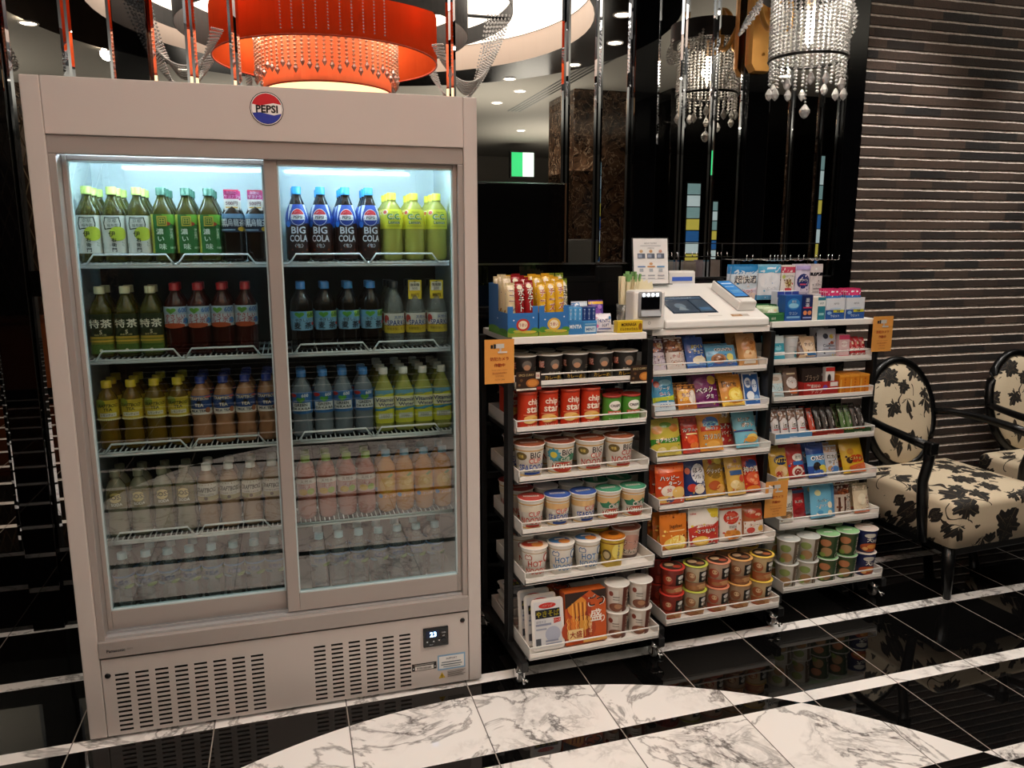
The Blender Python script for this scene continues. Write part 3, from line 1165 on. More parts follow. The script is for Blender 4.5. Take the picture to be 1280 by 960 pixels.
def make_chair():
    t = thing('oval_back_armchair')
    rounded_block(-.285, -.29, .235, .285, .27, .43, .035, FLORAL, .026).build('seat_cushion', t)
    b = MB()
    b.box((-.270, -.275, .195), (.270, .255, .234), LACQUER, bev=.006)
    b.build('seat_rail', t)
    for sx in (-1, 1):
        b = MB()
        b.tube([(sx * .255, -.25, .23), (sx * .255, -.255, .1), (sx * .25, -.26, 0)], [.028, .024, .015], LACQUER, 8)
        b.build('leg', t)
        b = MB()
        b.tube([(sx * .24, .24, .23), (sx * .245, .27, .1), (sx * .25, .31, 0)], [.026, .022, .015], LACQUER, 8)
        b.build('leg', t)
    # oval back, tilted
    Tb = Matrix.Translation((0, .30, .66)) @ Matrix.Rotation(-RAD(11), 4, 'X')
    q = 48
    A, B = .205, .255
    b = MB()
    b.tube([(A * cos(2 * pi * i / q), 0, B * sin(2 * pi * i / q)) for i in range(q)], .021, LACQUER, 10, True, Tb)
    b.build('back_frame', t)
    b = MB()
    vs = [(0, -.038, 0)]
    for s, dy in ((.35, -.036), (.65, -.031), (.88, -.02), (.99, -.002)):
        vs += [(A * s * cos(2 * pi * i / q), dy, B * s * sin(2 * pi * i / q)) for i in range(q)]
    fs = [(0, 1 + (i + 1) % q, 1 + i) for i in range(q)]
    for j in range(3):
        fs += [(1 + j * q + i, 1 + j * q + (i + 1) % q, 1 + (j + 1) * q + (i + 1) % q, 1 + (j + 1) * q + i) for i in range(q)]
    k = len(vs)
    vs += [(A * .99 * cos(2 * pi * i / q), .016, B * .99 * sin(2 * pi * i / q)) for i in range(q)]
    fs += [(k - q + i, k - q + (i + 1) % q, k + (i + 1) % q, k + i) for i in range(q)] + [tuple(range(k, k + q))]
    b.add(vs, fs, FLORAL, True, Tb)
    b.build('back_pad', t)
    for sx in (-1, 1):
        b = MB()
        b.tube([(sx * .11, .262, .44), (sx * .13, .262, .33), (sx * .14, .25, .22)], [.02, .02, .022], LACQUER, 8)
        b.build('back_post', t)
        b = MB()
        path = [(sx * .205, .30, .655), (sx * .25, .23, .665), (sx * .292, .10, .66), (sx * .302, -.05, .645), (sx * .300, -.155, .632)]
        b.tube(path, [.016, .017, .018, .02, .022], LACQUER, 8)
        b.box((sx * .300 - .022, -.178, .60), (sx * .300 + .022, -.132, .655), LACQUER, bev=.008)
        b.tube([(sx * .300, -.155, .64), (sx * .302, -.150, .56), (sx * .300, -.13, .48), (sx * .296, -.135, .40), (sx * .292, -.15, .22)], [.023, .021, .022, .024, .02], LACQUER, 8)
        b.build('armrest', t)
    return t


chp = Proto(make_chair)
ca = RAD(4)


def chair_at(fx, fy):
    # fx, fy: front left corner of the seat
    return TR(fx + .285 * cos(ca) - .29 * sin(ca), fy + .285 * sin(ca) + .29 * cos(ca), 0, ca)


chp.place(chair_at(3.19, .03), 'black lacquered oval-back armchair in flowered cream fabric, beside the third snack rack', 'armchair', 'flowered armchairs by the stone wall')
chp.place(chair_at(3.19 + .79, .03 + .05), 'black lacquered oval-back armchair in flowered cream fabric, cut off by the picture edge', 'armchair', 'flowered armchairs by the stone wall')

# ================================================================== THE DRINKS REFRIGERATOR
FW, FH, FD = 1.2, 1.893, .48
fr = thing('drinks_refrigerator', 'tall white two-door glass refrigerator full of bottled drinks', 'refrigerator', (0, 0, 0))
BODY = mat('fridge_white_paint', '#c5bdb8', .32)
FRAME = mat('fridge_frame_grey', '#a39b96', .35, .2)
LINER = mat('fridge_liner', '#d4dee2', .06, spec=.45)
b = MB()
b.box((0, 0, .012), (.047, FD, FH), BODY, bev=.003)
b.box((1.158, 0, .012), (FW, FD, FH), BODY, bev=.003)
b.box((.047, .43, .012), (1.158, FD, FH), BODY)
b.box((.047, .01, 1.762), (1.158, .44, FH - .004), BODY)
b.build('cabinet', fr)
b = MB()
b.box((.0475, 0, 1.748), (1.1575, .012, FH), BODY, bev=.002)
hd = b.build('header_panel', fr)
b = MB()
art(b, flat(Matrix.Translation((.602, -.0005, 1.834))), .09, .09, [
    ('e', 0, 0, .5, .5, '#1a1a1e'), ('e', 0, 0, .475, .475, '#f2f0ee'), ('e', 0, 0, .455, .455, '#15131a'), ('e', 0, 0, .445, .445, '#f2f0ee'),
    ('p', [(-.425, .13)] + [(.445 * cos(a), .445 * sin(a)) for a in [RAD(163 - i * 14.6) for i in range(11)]] + [(.2, .17), (0, .13), (-.2, .09)], '#c8202c'),
    ('p', [(-.425, -.13), (-.2, -.11), (0, -.15), (.2, -.19)] + [(.445 * cos(a), .445 * sin(a)) for a in [RAD(-17 - i * 14.6) for i in range(11)]], '#2b3a9c'),
    ('t', 'PEPSI', 0, -.008, .23, '#141216', .84, 1.4)], .0003, .0002)
b.build('round_logo_sticker', hd)
b = MB()
for a_, b_ in (((.047, .006, 1.700), (1.158, .03, 1.748)), ((.047, .006, .265), (.066, .06, 1.700)), ((1.140, .006, .265), (1.158, .06, 1.700))):
    b.box(a_, b_, FRAME, bev=.002)
b.build('door_surround', fr)
b = MB()
b.box((.047, -.004, .268), (1.158, .02, .318), FRAME, bev=.002)
b.box((.066, .012, .300), (1.14, .09, .326), mat('sill_rail', '#c3c3c4', .25, .5))
b.box((.066, .03, .322), (1.14, .034, .334), ALU)
b.box((.066, .055, .322), (1.14, .059, .334), ALU)
si = b.build('sill', fr)
b = MB()
art(b, flat(Matrix.Translation((.094, -.0045, .290))), .05, .012, [('t', 'Panasonic', 0, 0, .8, '#2a2a30', 1, 1), ('t', 'SRM', .75, .1, .5, '#77726c', .5)])
b.build('maker_lettering', si)
# interior liner: back, ceiling, floor, sides, middle post behind the doors
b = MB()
b.box((.06, .415, 1.405), (1.146, .425, 1.76), LINER)
b.box((.06, .413, .325), (1.146, .425, 1.405), mat('painted_shade_back', '#2e3436', .35))  # lower back wall coloured dark to stand for shade below the top shelf
b.box((.058, .09, .325), (.062, .415, 1.755), LINER)
b.box((1.142, .09, .325), (1.146, .415, 1.755), LINER)
b.box((.06, .09, .322), (1.146, .415, .338), LINER)
b.box((.06, .09, 1.752), (1.146, .415, 1.758), LINER)
b.box((.592, .10, .338), (.612, .415, 1.752), LINER)
for x0 in (.07, .62):
    for q in range(2):
        b.box((x0 + .45 * (q % 2) + .01, .411, 1.42), (x0 + .45 * (q % 2) + .022, .415, 1.70), LINER)
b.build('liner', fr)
b = MB()
for x0, x1 in ((.10, .56), (.645, 1.105)):
    b.tube([(x0, .105, 1.728), (x1, .105, 1.728)], .006, mat('lamp_tube', '#eaf7ff', .5, emit=TUBE_STRENGTH, ecol='#d6efff'), 10)
    b.box((x0 - .02, .085, 1.738), (x1 + .02, .125, 1.752), LINER)
b.build('lamp', fr)
PANE = pane_mat('glazed_pane', .20, '#dde8e5')
GASK = mat('black_gasket', '#2a2c2e', .5)


def door(x0, x1, y, lst, rst):
    """frame outer x0..x1; lst/rst widths of the stiles"""
    b = MB()
    z0, z1 = .330, 1.702
    zb, zt = .388, 1.688
    b.box((x0, y, z0), (x0 + lst, y + .022, z1), FRAME, bev=.002)
    b.box((x1 - rst, y, z0), (x1, y + .022, z1), FRAME, bev=.002)
    b.box((x0 + lst, y, z0), (x1 - rst, y + .022, zb), FRAME, bev=.002)
    b.box((x0 + lst, y, zt), (x1 - rst, y + .022, z1), FRAME, bev=.002)
    d = b.build('sliding_door', fr)
    b = MB()
    for p, q in (((x0 + lst, y + .001, zb), (x0 + lst + .004, y + .02, zt)), ((x1 - rst - .004, y + .001, zb), (x1 - rst, y + .02, zt)),
                 ((x0 + lst, y + .001, zb), (x1 - rst, y + .02, zb + .004)), ((x0 + lst, y + .001, zt - .004), (x1 - rst, y + .02, zt))):
        b.box(p, q, mat('edge_seal', '#bcd0d4', .3))
    b.build('glass_seal', d)
    b = MB()
    b.add([(x0 + lst, y + .008, zb), (x1 - rst, y + .008, zb), (x1 - rst, y + .008, zt), (x0 + lst, y + .008, zt)], [(0, 1, 2, 3)], PANE)
    b.build('glass_pane', d)
    return d


door(.066, .622, .052, .013, .041)
dr = door(.584, 1.140, .020, .036, .013)
# grille panel with real slots
b = MB()
GX = []


def grille(b):
    px0, px1, pz0, pz1 = .049, 1.156, .012, .262
    cols = [(.083 + .0547 * i, .083 + .0547 * i + .037) for i in range(8)] + [(.655 + .0542 * i, .655 + .0542 * i + .036) for i in range(6)]
    rows = [(.024 + .0150 * i, .024 + .0150 * i + .0065) for i in range(13)]
    xe = [px0] + [x for c in cols for x in c] + [px1]
    ze = [pz0] + [z for r in rows for z in r] + [pz1]
    y = .004
    for i in range(len(xe) - 1):
        if i % 2 == 0:
            b.add([(xe[i], y, pz0), (xe[i + 1], y, pz0), (xe[i + 1], y, pz1), (xe[i], y, pz1)], [(0, 1, 2, 3)], BODY)
        else:
            for j in range(0, len(ze) - 1, 2):
                b.add([(xe[i], y, ze[j]), (xe[i + 1], y, ze[j]), (xe[i + 1], y, ze[j + 1]), (xe[i], y, ze[j + 1])], [(0, 1, 2, 3)], BODY)
                if j > 0:
                    b.add([(xe[i], y, ze[j]), (xe[i + 1], y, ze[j]), (xe[i + 1], y + .012, ze[j]), (xe[i], y + .012, ze[j])], [(0, 3, 2, 1)], BODY)
    b.box((px0, y + .03, pz0), (px1, y + .034, pz1), mat('dark_void', '#0a0807', .8))
    b.box((px0, y, pz1 - .002), (px1, y + .03, pz1), BODY)


grille(b)
for x, z in ((.064, .2085), (1.137, .232)):
    b.lathe([(0, .002), (.0075, .002), (.0085, 0)], mat('black_plug', '#0c0c0c', .4), 14, Matrix.Translation((x, .003, z)) @ Matrix.Rotation(pi / 2, 4, 'X'))
gp = b.build('grille_panel', fr)
b = MB()
b.box((1.004, -.003, .155), (1.088, .006, .221), mat('control_black', '#121518', .25), bev=.002)
SEG = mat('led_digits', '#bfe0ff', .4, emit=6, ecol='#a9d4ff')
art(b, flat(Matrix.Translation((1.046, -.0032, .188))), .084, .066, [
    ('r', -.4, .0, .12, .38, '#0d1a38'), ('t', 'OPEN', .3, .22, .06, '#d5dde0', .2), ('t', 'SET', .3, .05, .06, '#d5dde0', .16),
    ('e', -.35, -.2, .03, .035, '#cfd6da'), ('t', '▲', -.1, -.18, .08, '#cfd6da'), ('t', '▼', .12, -.18, .08, '#cfd6da'), ('t', 'TEMP', -.2, -.36, .06, '#9aa2a8', .25), ('e', .3, -.18, .1, .12, '#1f2428')])
art(b, flat(Matrix.Translation((1.046, -.0032, .188))), .084, .066, [('t', '23', -.12, .19, .26, 'x', .3, 1)], .0024, .0002, inkf=lambda c: SEG)
b.build('control_panel', gp)
b = MB()
FT = lambda x, z: flat(Matrix.Translation((x, .0038, z)))
art(b, FT(1.006, .0855), .082, .026, [('r', -.5, -.5, .5, .5, '#26221f'), ('r', -.38, -.42, .38, .12, '#e4e0da'), ('r', -.40, .26, .40, .34, '#b8b4ae'), ('e', -.44, -.15, .02, .08, '#eee'), ('e', .44, -.15, .02, .08, '#eee')] +
    [('r', -.3 + .04 * i, -.3, -.3 + .04 * i + .02, 0, '#2b2a29') for i in range(15)])
b.build('serial_plate', gp)
b = MB()
art(b, FT(1.098, .090), .094, .055, [('r', -.5, -.5, .5, .5, '#7fa9c9'), ('r', -.45, -.4, .45, .4, '#e5e6e4'), ('t', 'SUPPORT', 0, .23, .12, '#6e7b86', .6, 1),
    ('r', -.36, -.03, .34, .03, '#5a6874'), ('r', -.38, -.18, .38, -.12, '#5a6874'), ('r', -.30, -.32, .32, -.27, '#7a8690')])
b.build('service_sticker', gp)
b = MB()
art(b, FT(1.097, .045), .095, .026, [('p', [(-.46, -.42), (-.22, -.42), (-.34, .42)], '#c9a92a'), ('t', '!', -.34, -.1, .5, '#1a1a1a', None, 1)] +
    [('r', -.14, .36 - .17 * i, .5 - .06 * (i % 3), .43 - .17 * i, '#6a625c') for i in range(5)])
b.build('warning_sticker', gp)
b = MB()
b.box((.05, .03, 0), (1.15, .46, .012), BLACK_STEEL)
b.build('plinth', fr)

# wire shelves
WIRE = mat('white_coated_wire', '#e4ebee', .35)


def shelf_mb(w, guard=True):
    b = MB()
    d = .295
    n = 34
    for i in range(n + 1):
        x = w * i / n
        b.box((x - .0016, 0, -.003), (x + .0016, d, 0), WIRE)
    for y in (0, .15, d):
        b.tube([(0, y, -.006), (w, y, -.006)], .0042, WIRE, 6)
    b.tube([(0, 0, -.013), (w, 0, -.013)], .0040, WIRE, 6)
    if guard:
        for x0, x1 in ((.02, w * .49), (w * .51, w - .035)):
            b.tube([(x0, -.004, -.006), (x0 + .02, -.004, .022), (x1 - .02, -.004, .022), (x1, -.004, -.006)], .0032, WIRE, 6)
    return b


SX = {0: (.072, .508), 1: (.622, .508)}
SZ = [1.414, 1.140, .864, .590, .340]
for s in (0, 1):
    for i in range(4):
        o = shelf_mb(SX[s][1], not (s == 1 and i == 3)).build('wire_shelf', fr)
        o.location = (SX[s][0], .105, SZ[i])

# ------------------------------------------------------------------ bottles
STD = [(0, 0), (.80, 0), (.97, .02), (1, .05), (1, .62), (.94, .68), (.72, .77), (.44, .855), (.40, .875), (.40, .90)]
WAIST = [(0, 0), (.84, 0), (1, .03), (1, .20), (.88, .29), (.88, .35), (1, .43), (1, .70), (.88, .77), (.62, .835), (.42, .87), (.40, .90)]
LEMONB = [(0, 0), (.72, 0), (.93, .04), (1, .16), (.95, .36), (.97, .48), (1, .60), (.97, .70), (.82, .78), (.5, .85), (.40, .875), (.40, .90)]
WATERB = [(0, 0), (.8, 0), (.97, .02), (1, .05), (.96, .11), (1, .15), (.96, .20), (1, .25), (.96, .30), (1, .36), (1, .66), (.92, .73), (.66, .80), (.42, .86), (.40, .90)]
CONE = [(0, 0), (.82, 0), (.98, .02), (1, .05), (1, .58), (.9, .66), (.68, .76), (.48, .84), (.40, .87), (.40, .90)]


def radius_at(prof, r, h, z, ex_of=None):
    q = z / h
    for (r0, z0), (r1, z1) in zip(prof, prof[1:]):
        if z0 <= q <= z1 and z1 > z0:
            return r * (r0 + (r1 - r0) * (q - z0) / (z1 - z0))
    return r * prof[-1][0]


def make_bottle(prof, h, r, ex, liq, cap, lab, items, tag_items=None, cap_shape=1.0):
    def make():
        t = thing('drink_bottle')
        b = MB()
        rows = [(r * q[0], h * q[1], ex if q[1] < .72 else 2) for q in prof]
        b.lathe(rows, liq, 20)
        b.build('bottle_body', t)
        b = MB()
        cr = .0142
        b.lathe([(0, h), (cr * .9, h), (cr, h * .994), (cr, h * .905), (cr * 1.06, h * .90), (cr * .9, h * .895)], plastic(cap, .35), 18)
        b.build('cap', t)
        z0, z1, lc = lab
        z0, z1 = z0 * h, z1 * h
        b = MB()
        nz = max(2, int((z1 - z0) / .012))
        rr = lambda z: radius_at(prof, r, h, z) + .0006
        b.lathe([(rr(z0 + (z1 - z0) * i / nz), z0 + (z1 - z0) * i / nz, ex) for i in range(nz + 1)], ink(lc) if isinstance(lc, str) else lc, 28)
        zc = (z0 + z1) / 2

        def fmap(u, v, off):
            z = min(max(zc + v, .001), h)
            ra = rr(z) + off
            a = u / r
            k = rk(a, ex)
            return Vector((ra * k * sin(a), -ra * k * cos(a), z))
        art(b, fmap, 2 * r, z1 - z0, outlined(items) if prof is CONE or prof is LEMONB else items, .0005, .00022, .006)
        b.build('wrap_label', t)
        if tag_items:
            b = MB()
            Tt = Matrix.Translation((0, -.0165, h * .865)) @ Matrix.Rotation(-RAD(8), 4, 'X')
            b.box((-.021, -.0005, -.028), (.021, .0005, .032), ink(tag_items[0]), Tt)
            art(b, flat(Tt @ Matrix.Translation((0, -.0006, .002))), .042, .06, tag_items[1])
            b.build('neck_tag', t)
        return t
    return Proto(make)


TEA = clear('green_tea', '#8c8a3a', '#4e4b16', .62)
DTEA = clear('dark_green_tea', '#7c7a2c', '#4a4512', .7)
OOLONG = clear('black_oolong', '#3a1a0a', '#1a0c06', .9)
ROOI = clear('rooibos_tea', '#7a2a12', '#3a0f08', .8)
GOLDT = clear('golden_tea', '#c9a13e', '#8a6a1c', .6)
MILKT = plastic('#a97a58', .25)
BEIGE = clear('cloudy_coffee', '#c9ab8c', '#b08a6a', .8)
PALEL = clear('pale_lemon_drink', '#e6e2cc', '#c9c2a4', .4)
WATER = clear('clear_water_bottle', '#e4f0f2', '#dbe9ec', .12, .03, .35)
COLA = clear('cola', '#3a1206', '#1c0803', .92)
LEMON = clear('lemon_soda', '#ece89a', '#d8d468', .5)
BARLEY = clear('barley_tea', '#2c1408', '#120a06', .92)
SPARK = clear('sparkling_clear', '#dde2dc', '#c7ccc4', .22, .03, .35)
DAKA = clear('pale_drink', '#c9d4dc', '#aab8c4', .4)
VITA = clear('vitamin_yellow', '#dfe08a', '#c4c862', .55)
PEACH = clear('peach_drink', '#d98a78', '#c87868', .7)
ORNG = clear('orange_drink', '#e8a040', '#d88a2a', .75)

FILM = clear('clear_label_film', '#ffffff', '#c9d8e2', .30)
FILMY = clear('yellow_label_film', '#e8dcb0', '#a8965a', .5)
KINDS = {}
KINDS['white_tea'] = (make_bottle(STD, .212, .0305, 4, TEA, '#c3d670', (.12, .62, '#e9ede6'), [
    ('p', [(-.30, .12), (-.33, .28), (-.28, .46), (.0, .44), (.28, .46), (.33, .28), (.30, .12), (0, .15)], '#3c4a3e'), ('p', [(-.26, .15), (-.29, .28), (-.245, .43), (.0, .415), (.245, .43), (.29, .28), (.26, .15), (0, .18)], '#e9ede6'),
    ('t', '京都', .0, .36, .10, '#46544a', .4), ('t', '福寿園', 0, .24, .085, '#46544a', .4), ('e', .18, .02, .33, .19, '#c6da4a'),
    ('t', '伊', -.04, .015, .145, '#141c18', .5, 1), ('t', '右', .02, -.14, .11, '#1c2620', .42, 1), ('t', '衛', .02, -.275, .11, '#1c2620', .42, 1), ('t', '門', .02, -.41, .11, '#1c2620', .42, 1), ('t', 'もも', .34, -.25, .12, '#7a867c', .1, 0, 1), ('t', '緑茶', -.38, -.3, .14, '#7a867c', .1, 0, 1)]), 'white-label green tea bottle')
KINDS['strong_tea'] = (make_bottle(STD, .212, .0305, 4, DTEA, '#3d6b58', (.12, .64, '#2f6b34'), [
    ('r', -.62, -.5, -.34, .5, '#b9b84a'), ('p', [(0, .5), (.6, .5), (.6, .2), (.2, .28)], '#6fae3c'), ('e', .2, .26, .12, .05, '#b03a2a'), ('r', -.2, .2, .2, .46, '#c7b44a'), ('r', -.15, .235, .15, .425, '#2f6b34'), ('t', '田', 0, .33, .15, '#d9c75a', .24, 1),
    ('t', '濃', -.1, .06, .15, '#f1f3ea', .42, 1), ('t', 'い', -.08, -.13, .12, '#f1f3ea', .3, 1), ('t', '味', -.02, -.33, .16, '#f1f3ea', .42, 1), ('t', '伊右衛門', .32, .0, .28, '#e3ead8', .1, 0, 1), ('t', '緑茶', .36, -.36, .06, '#e3ead8', .3), ('t', '伊右衛門濃い味', -.46, 0, .6, '#7a3a20', .1, 0, 1)]), 'dark green-label strong tea bottle')
KINDS['black_oolong'] = (make_bottle(STD, .205, .0305, 4, OOLONG, '#1c1c20', (.42, .68, '#17263e'), [
    ('r', -.6, .25, .6, .5, '#5d7c95'), ('t', '黒', -.34, .0, .42, '#e8eef2', .3, 1), ('t', '烏龍茶', .14, .02, .40, '#e8eef2', .7, 1), ('e', .34, -.33, .13, .12, '#c8a42c'), ('r', -.6, -.42, .1, -.34, '#8ba4b8')],
    ('#c9284f', [('r', -.5, .02, .5, .42, '#a8366f'), ('t', '脂肪に', 0, .36, .15, '#fff', .8, 1), ('t', 'サヨナラ', 0, .17, .16, '#fff', .9, 1), ('r', -.5, -.5, .5, .04, '#ece3da'), ('t', '500円', 0, -.17, .2, '#7a1f52', .8, 1), ('r', -.4, -.4, .4, -.34, '#d9a43a')])), 'black oolong bottle with red neck tag')
KINDS['gold_tea'] = (make_bottle(STD, .205, .0305, 4, DTEA, '#d8cfa4', (.06, .62, '#8a8a2e'), [
    ('r', -.6, -.06, .6, .5, '#2a331c'), ('t', '特', -.22, .26, .22, '#f1ead2', .42, 1), ('t', '茶', .24, .26, .22, '#f1ead2', .42, 1), ('t', 'S', .02, .05, .10, '#e2d9b8', .2, 1), ('r', -.55, -.12, .55, -.07, '#c9a63a'), ('r', -.62, -.20, .62, -.16, '#dcb545'), ('p', [(-.45, -.26), (.45, -.26), (.55, -.5), (-.55, -.5)], '#53702e'), ('e', -.02, -.42, .07, .045, '#e8e2c8'), ('t', '脂肪を分解', 0, -.02, .045, '#d6c886', .8)]), 'dark-label fat-burning tea bottle with cream cap')
KINDS['rooibos'] = (make_bottle(WATERB, .212, .0322, 2, ROOI, '#b52327', (.40, .68, '#c9d0d6'), [
    ('r', -.8, .12, .8, .5, '#a9bcc8'), ('p', heart(-.18, .30, .17, 1.35), '#5f9a36'), ('t', '600', .34, .32, .24, '#2f6fb0', .45, 1), ('t', 'やさしい', .0, .02, .22, '#a8242a', .85, 1), ('t', 'ルイボス', .02, -.20, .24, '#a8242a', .95, 1), ('e', -.1, -.44, .5, .13, '#b4522c'), ('e', .46, -.22, .14, .15, '#3b86bf')]), 'dark red rooibos tea bottle with red cap')
KINDS['lemon_tea'] = (make_bottle(WAIST, .205, .0294, 2, GOLDT, '#dcc02c', (.45, .73, '#c9ad2e'), [
    ('r', -.8, -.34, .8, .5, '#c2a92a'), ('e', .3, -.08, .35, .42, '#dcc63c'), ('e', -.35, .35, .3, .2, '#7d8a2a'), ('t', 'CRAFTBOSS', .02, .22, .17, '#3a3512', 1.05, 1, 0, 1), ('t', 'TEA', .04, .02, .16, '#3a3512', .6, 1), ('r', -.35, -.36, .42, -.16, '#ece6d0'), ('t', 'レモンティー', .04, -.26, .12, '#3c3a2c', .66, 1)] +
    [('e', -.75 + .1 * i, -.5, .05, .05, '#e8dfa0') for i in range(16)]), 'yellow-label lemon tea bottle with yellow cap')
KINDS['milk_tea'] = (make_bottle(WAIST, .205, .0294, 2, MILKT, '#2a3c8e', (.45, .73, '#2b4a86'), [
    ('t', 'CRAFTBOSS', .0, .34, .15, '#e9dfc4', 1.0, 1), ('p', star(0, .15, .14, .06, 8, 1.3), '#2a2112'), ('t', 'TEA', .0, .0, .17, '#f0e6cc', .7, 1), ('r', -.8, -.5, .8, -.2, '#e7e0d6'), ('t', 'MILK TEA', -.05, -.31, .13, '#33405e', .8, 1), ('e', .42, -.28, .14, .15, '#a86848'), ('r', .32, .38, .62, .46, '#b03a3a')]), 'blue-label milk tea bottle')
KINDS['pale_lemon'] = (make_bottle(WAIST, .205, .0294, 2, PALEL, '#8a8670', (.45, .72, FILMY), [
    ('e', 0, .1, .3, .28, '#d9c27a'), ('t', 'BOSS', 0, .12, .26, '#4b3e1a', .7, 1), ('t', 'SODA', .05, -.28, .16, '#e9e4d0', .5, 1)]), 'pale clear bottle with yellow oval label')
KINDS['latte'] = (make_bottle(WAIST, .205, .0294, 2, BEIGE, '#efece6', (.45, .72, '#ded6c8'), [
    ('t', 'CRAFTBOSS', 0, .12, .26, '#3c3127', 1.1, 1, 0, 1), ('t', 'CAFFE LATTE', 0, -.15, .1, '#5a4c3e', .8), ('r', -.8, -.5, .8, -.24, '#a99a68'), ('e', .0, -.36, .09, .1, '#5a3c22')]), 'white-capped latte bottle')
KINDS['water'] = (make_bottle(WATERB, .195, .0300, 2, WATER, '#a9d3e2', (.44, .66, FILM), [
    ('r', -.9, .36, .9, .5, '#5d86b4'), ('t', '天然水', .0, .02, .36, '#2f4f8a', .7, 1), ('e', .42, -.36, .28, .13, '#8aa860'), ('e', -.4, -.38, .25, .1, '#7f9db4')]), 'clear spring water bottle')
KINDS['big_cola'] = (make_bottle(CONE, .222, .0334, 2, COLA, '#2f8fd0', (.03, .76, '#2a120c'), [
    ('p', [(-.9, .06), (-.5, .16), (0, .1), (.5, .16), (.9, .06), (.9, .5), (-.9, .5)], '#20459a'), ('p', [(-.55, .5), (-.45, .2), (-.3, .5)], '#dfe8f2'), ('p', [(.55, .5), (.5, .22), (.36, .5)], '#dfe8f2'),
    ('e', 0, .27, .33, .155, '#f0f0f0'), ('p', [(-.30, .315)] + [(.31 * cos(a), .27 + .145 * sin(a)) for a in [RAD(160 - 14 * i) for i in range(11)]] + [(0, .305)], '#c5202e'), ('p', [(-.30, .225), (0, .215)] + [(.31 * cos(a), .27 + .145 * sin(a)) for a in [RAD(-18 - 14.4 * i) for i in range(11)]], '#23409c'), ('t', 'PEPSI', 0, .265, .055, '#121016', .58, 1),
    ('t', 'BIG', .0, .03, .13, '#e8eef6', .72, 1), ('t', 'COLA', .0, -.12, .125, '#e8eef6', .78, 1), ('t', '〈生〉', .0, -.255, .075, '#d6dee8', .44, 1), ('e', -.46, .14, .13, .055, '#2f6fc4')] +
    [('e', -.5 + .21 * i, -.38 + .05 * (i % 3), .05, .02, '#6a2c14') for i in range(6)]), 'red-white-blue label big cola bottle')
KINDS['lemon_soda'] = (make_bottle(LEMONB, .208, .0335, 2, LEMON, '#e6dc3e', (.47, .76, '#ddd83a'), [
    ('t', 'Vitamin', .05, .36, .09, '#3b6b2a', .5, 0, 0, 1), ('t', 'C.C.', .02, .12, .30, '#2f8a3a', .85, 1), ('t', 'Lemon', .02, -.17, .16, '#2f6b30', .75, 1), ('e', -.42, .34, .15, .13, '#e9e4d4'), ('e', -.42, .34, .10, .09, '#c0392c'), ('r', -.35, -.38, .35, -.34, '#a8b03a')]), 'yellow lemon soda bottle')
KINDS['barley_tea'] = (make_bottle(WATERB, .210, .0330, 2, BARLEY, '#3f86c6', (.30, .58, '#7fb2d2'), [
    ('r', -.8, .12, .8, .5, '#6aa6cc'), ('r', .22, .16, .72, .48, '#a9cc5a'), ('p', heart(-.12, .32, .17, 1.35), '#58a03a'), ('t', '680', .42, .32, .24, '#3a7a2c', .4, 1), ('t', 'やさしい', .0, .04, .16, '#20242a', .7, 1), ('t', '麦', -.22, -.24, .36, '#16181c', .44, 1), ('t', '茶', .26, -.24, .36, '#16181c', .44, 1), ('e', .52, -.16, .08, .09, '#c0392c')]), 'blue-label barley tea bottle')
KINDS['sparkling'] = (make_bottle(CONE, .208, .0318, 2, SPARK, '#17181a', (.22, .52, '#dcdcd2'), [
    ('r', -.9, -.5, .9, -.1, '#dcc23a'), ('e', -.4, .22, .16, .2, '#b8352c'), ('t', '天然水', .28, .30, .17, '#2f5aa0', .55, 1), ('t', 'SPARKLING', .40, .02, .28, '#23407e', 1.45, 1), ('t', '無糖炭酸レモン', .1, -.28, .16, '#6a5a16', .9), ('r', -.9, -.14, .9, -.1, '#c8a42a')],
    None), 'black-capped sparkling lemon water bottle')
KINDS['sparkling_tag'] = (make_bottle(CONE, .208, .0318, 2, SPARK, '#17181a', (.22, .52, '#dcdcd2'), [
    ('r', -.9, -.5, .9, -.1, '#dcc23a'), ('e', -.4, .22, .16, .2, '#b8352c'), ('t', '天然水', .28, .30, .17, '#2f5aa0', .55, 1), ('t', 'SPARKLING', .40, .02, .28, '#23407e', 1.45, 1), ('t', '無糖炭酸レモン', .1, -.28, .16, '#6a5a16', .9), ('r', -.9, -.14, .9, -.1, '#c8a42a')],
    ('#e0c42c', [('r', -.4, -.05, .4, .4, '#f0ece0'), ('t', '強炭酸', 0, .25, .16, '#333', .7, 1), ('t', '500', 0, .05, .14, '#666', .6), ('t', '88円', 0, -.3, .2, '#6a4a10', .7, 1)])), 'tagged black-capped sparkling lemon bottle')
KINDS['dakara'] = (make_bottle(WATERB, .212, .0308, 2, DAKA, '#3f7fc0', (.36, .68, '#2f6ba8'), [
    ('t', '600', .22, .36, .16, '#e8f0f6', .55, 1), ('e', -.42, .36, .22, .09, '#b8322c'), ('p', heart(0, .16, .16, 1.35), '#4f9a3a'), ('r', -.5, -.36, .5, .02, '#dfe5e6'), ('t', 'GREEN', 0, -.08, .14, '#262a2e', .9, 1), ('t', 'DA·KA·RA', 0, -.26, .13, '#262a2e', .9, 1)]), 'blue-label vitamin drink bottle with blue cap')
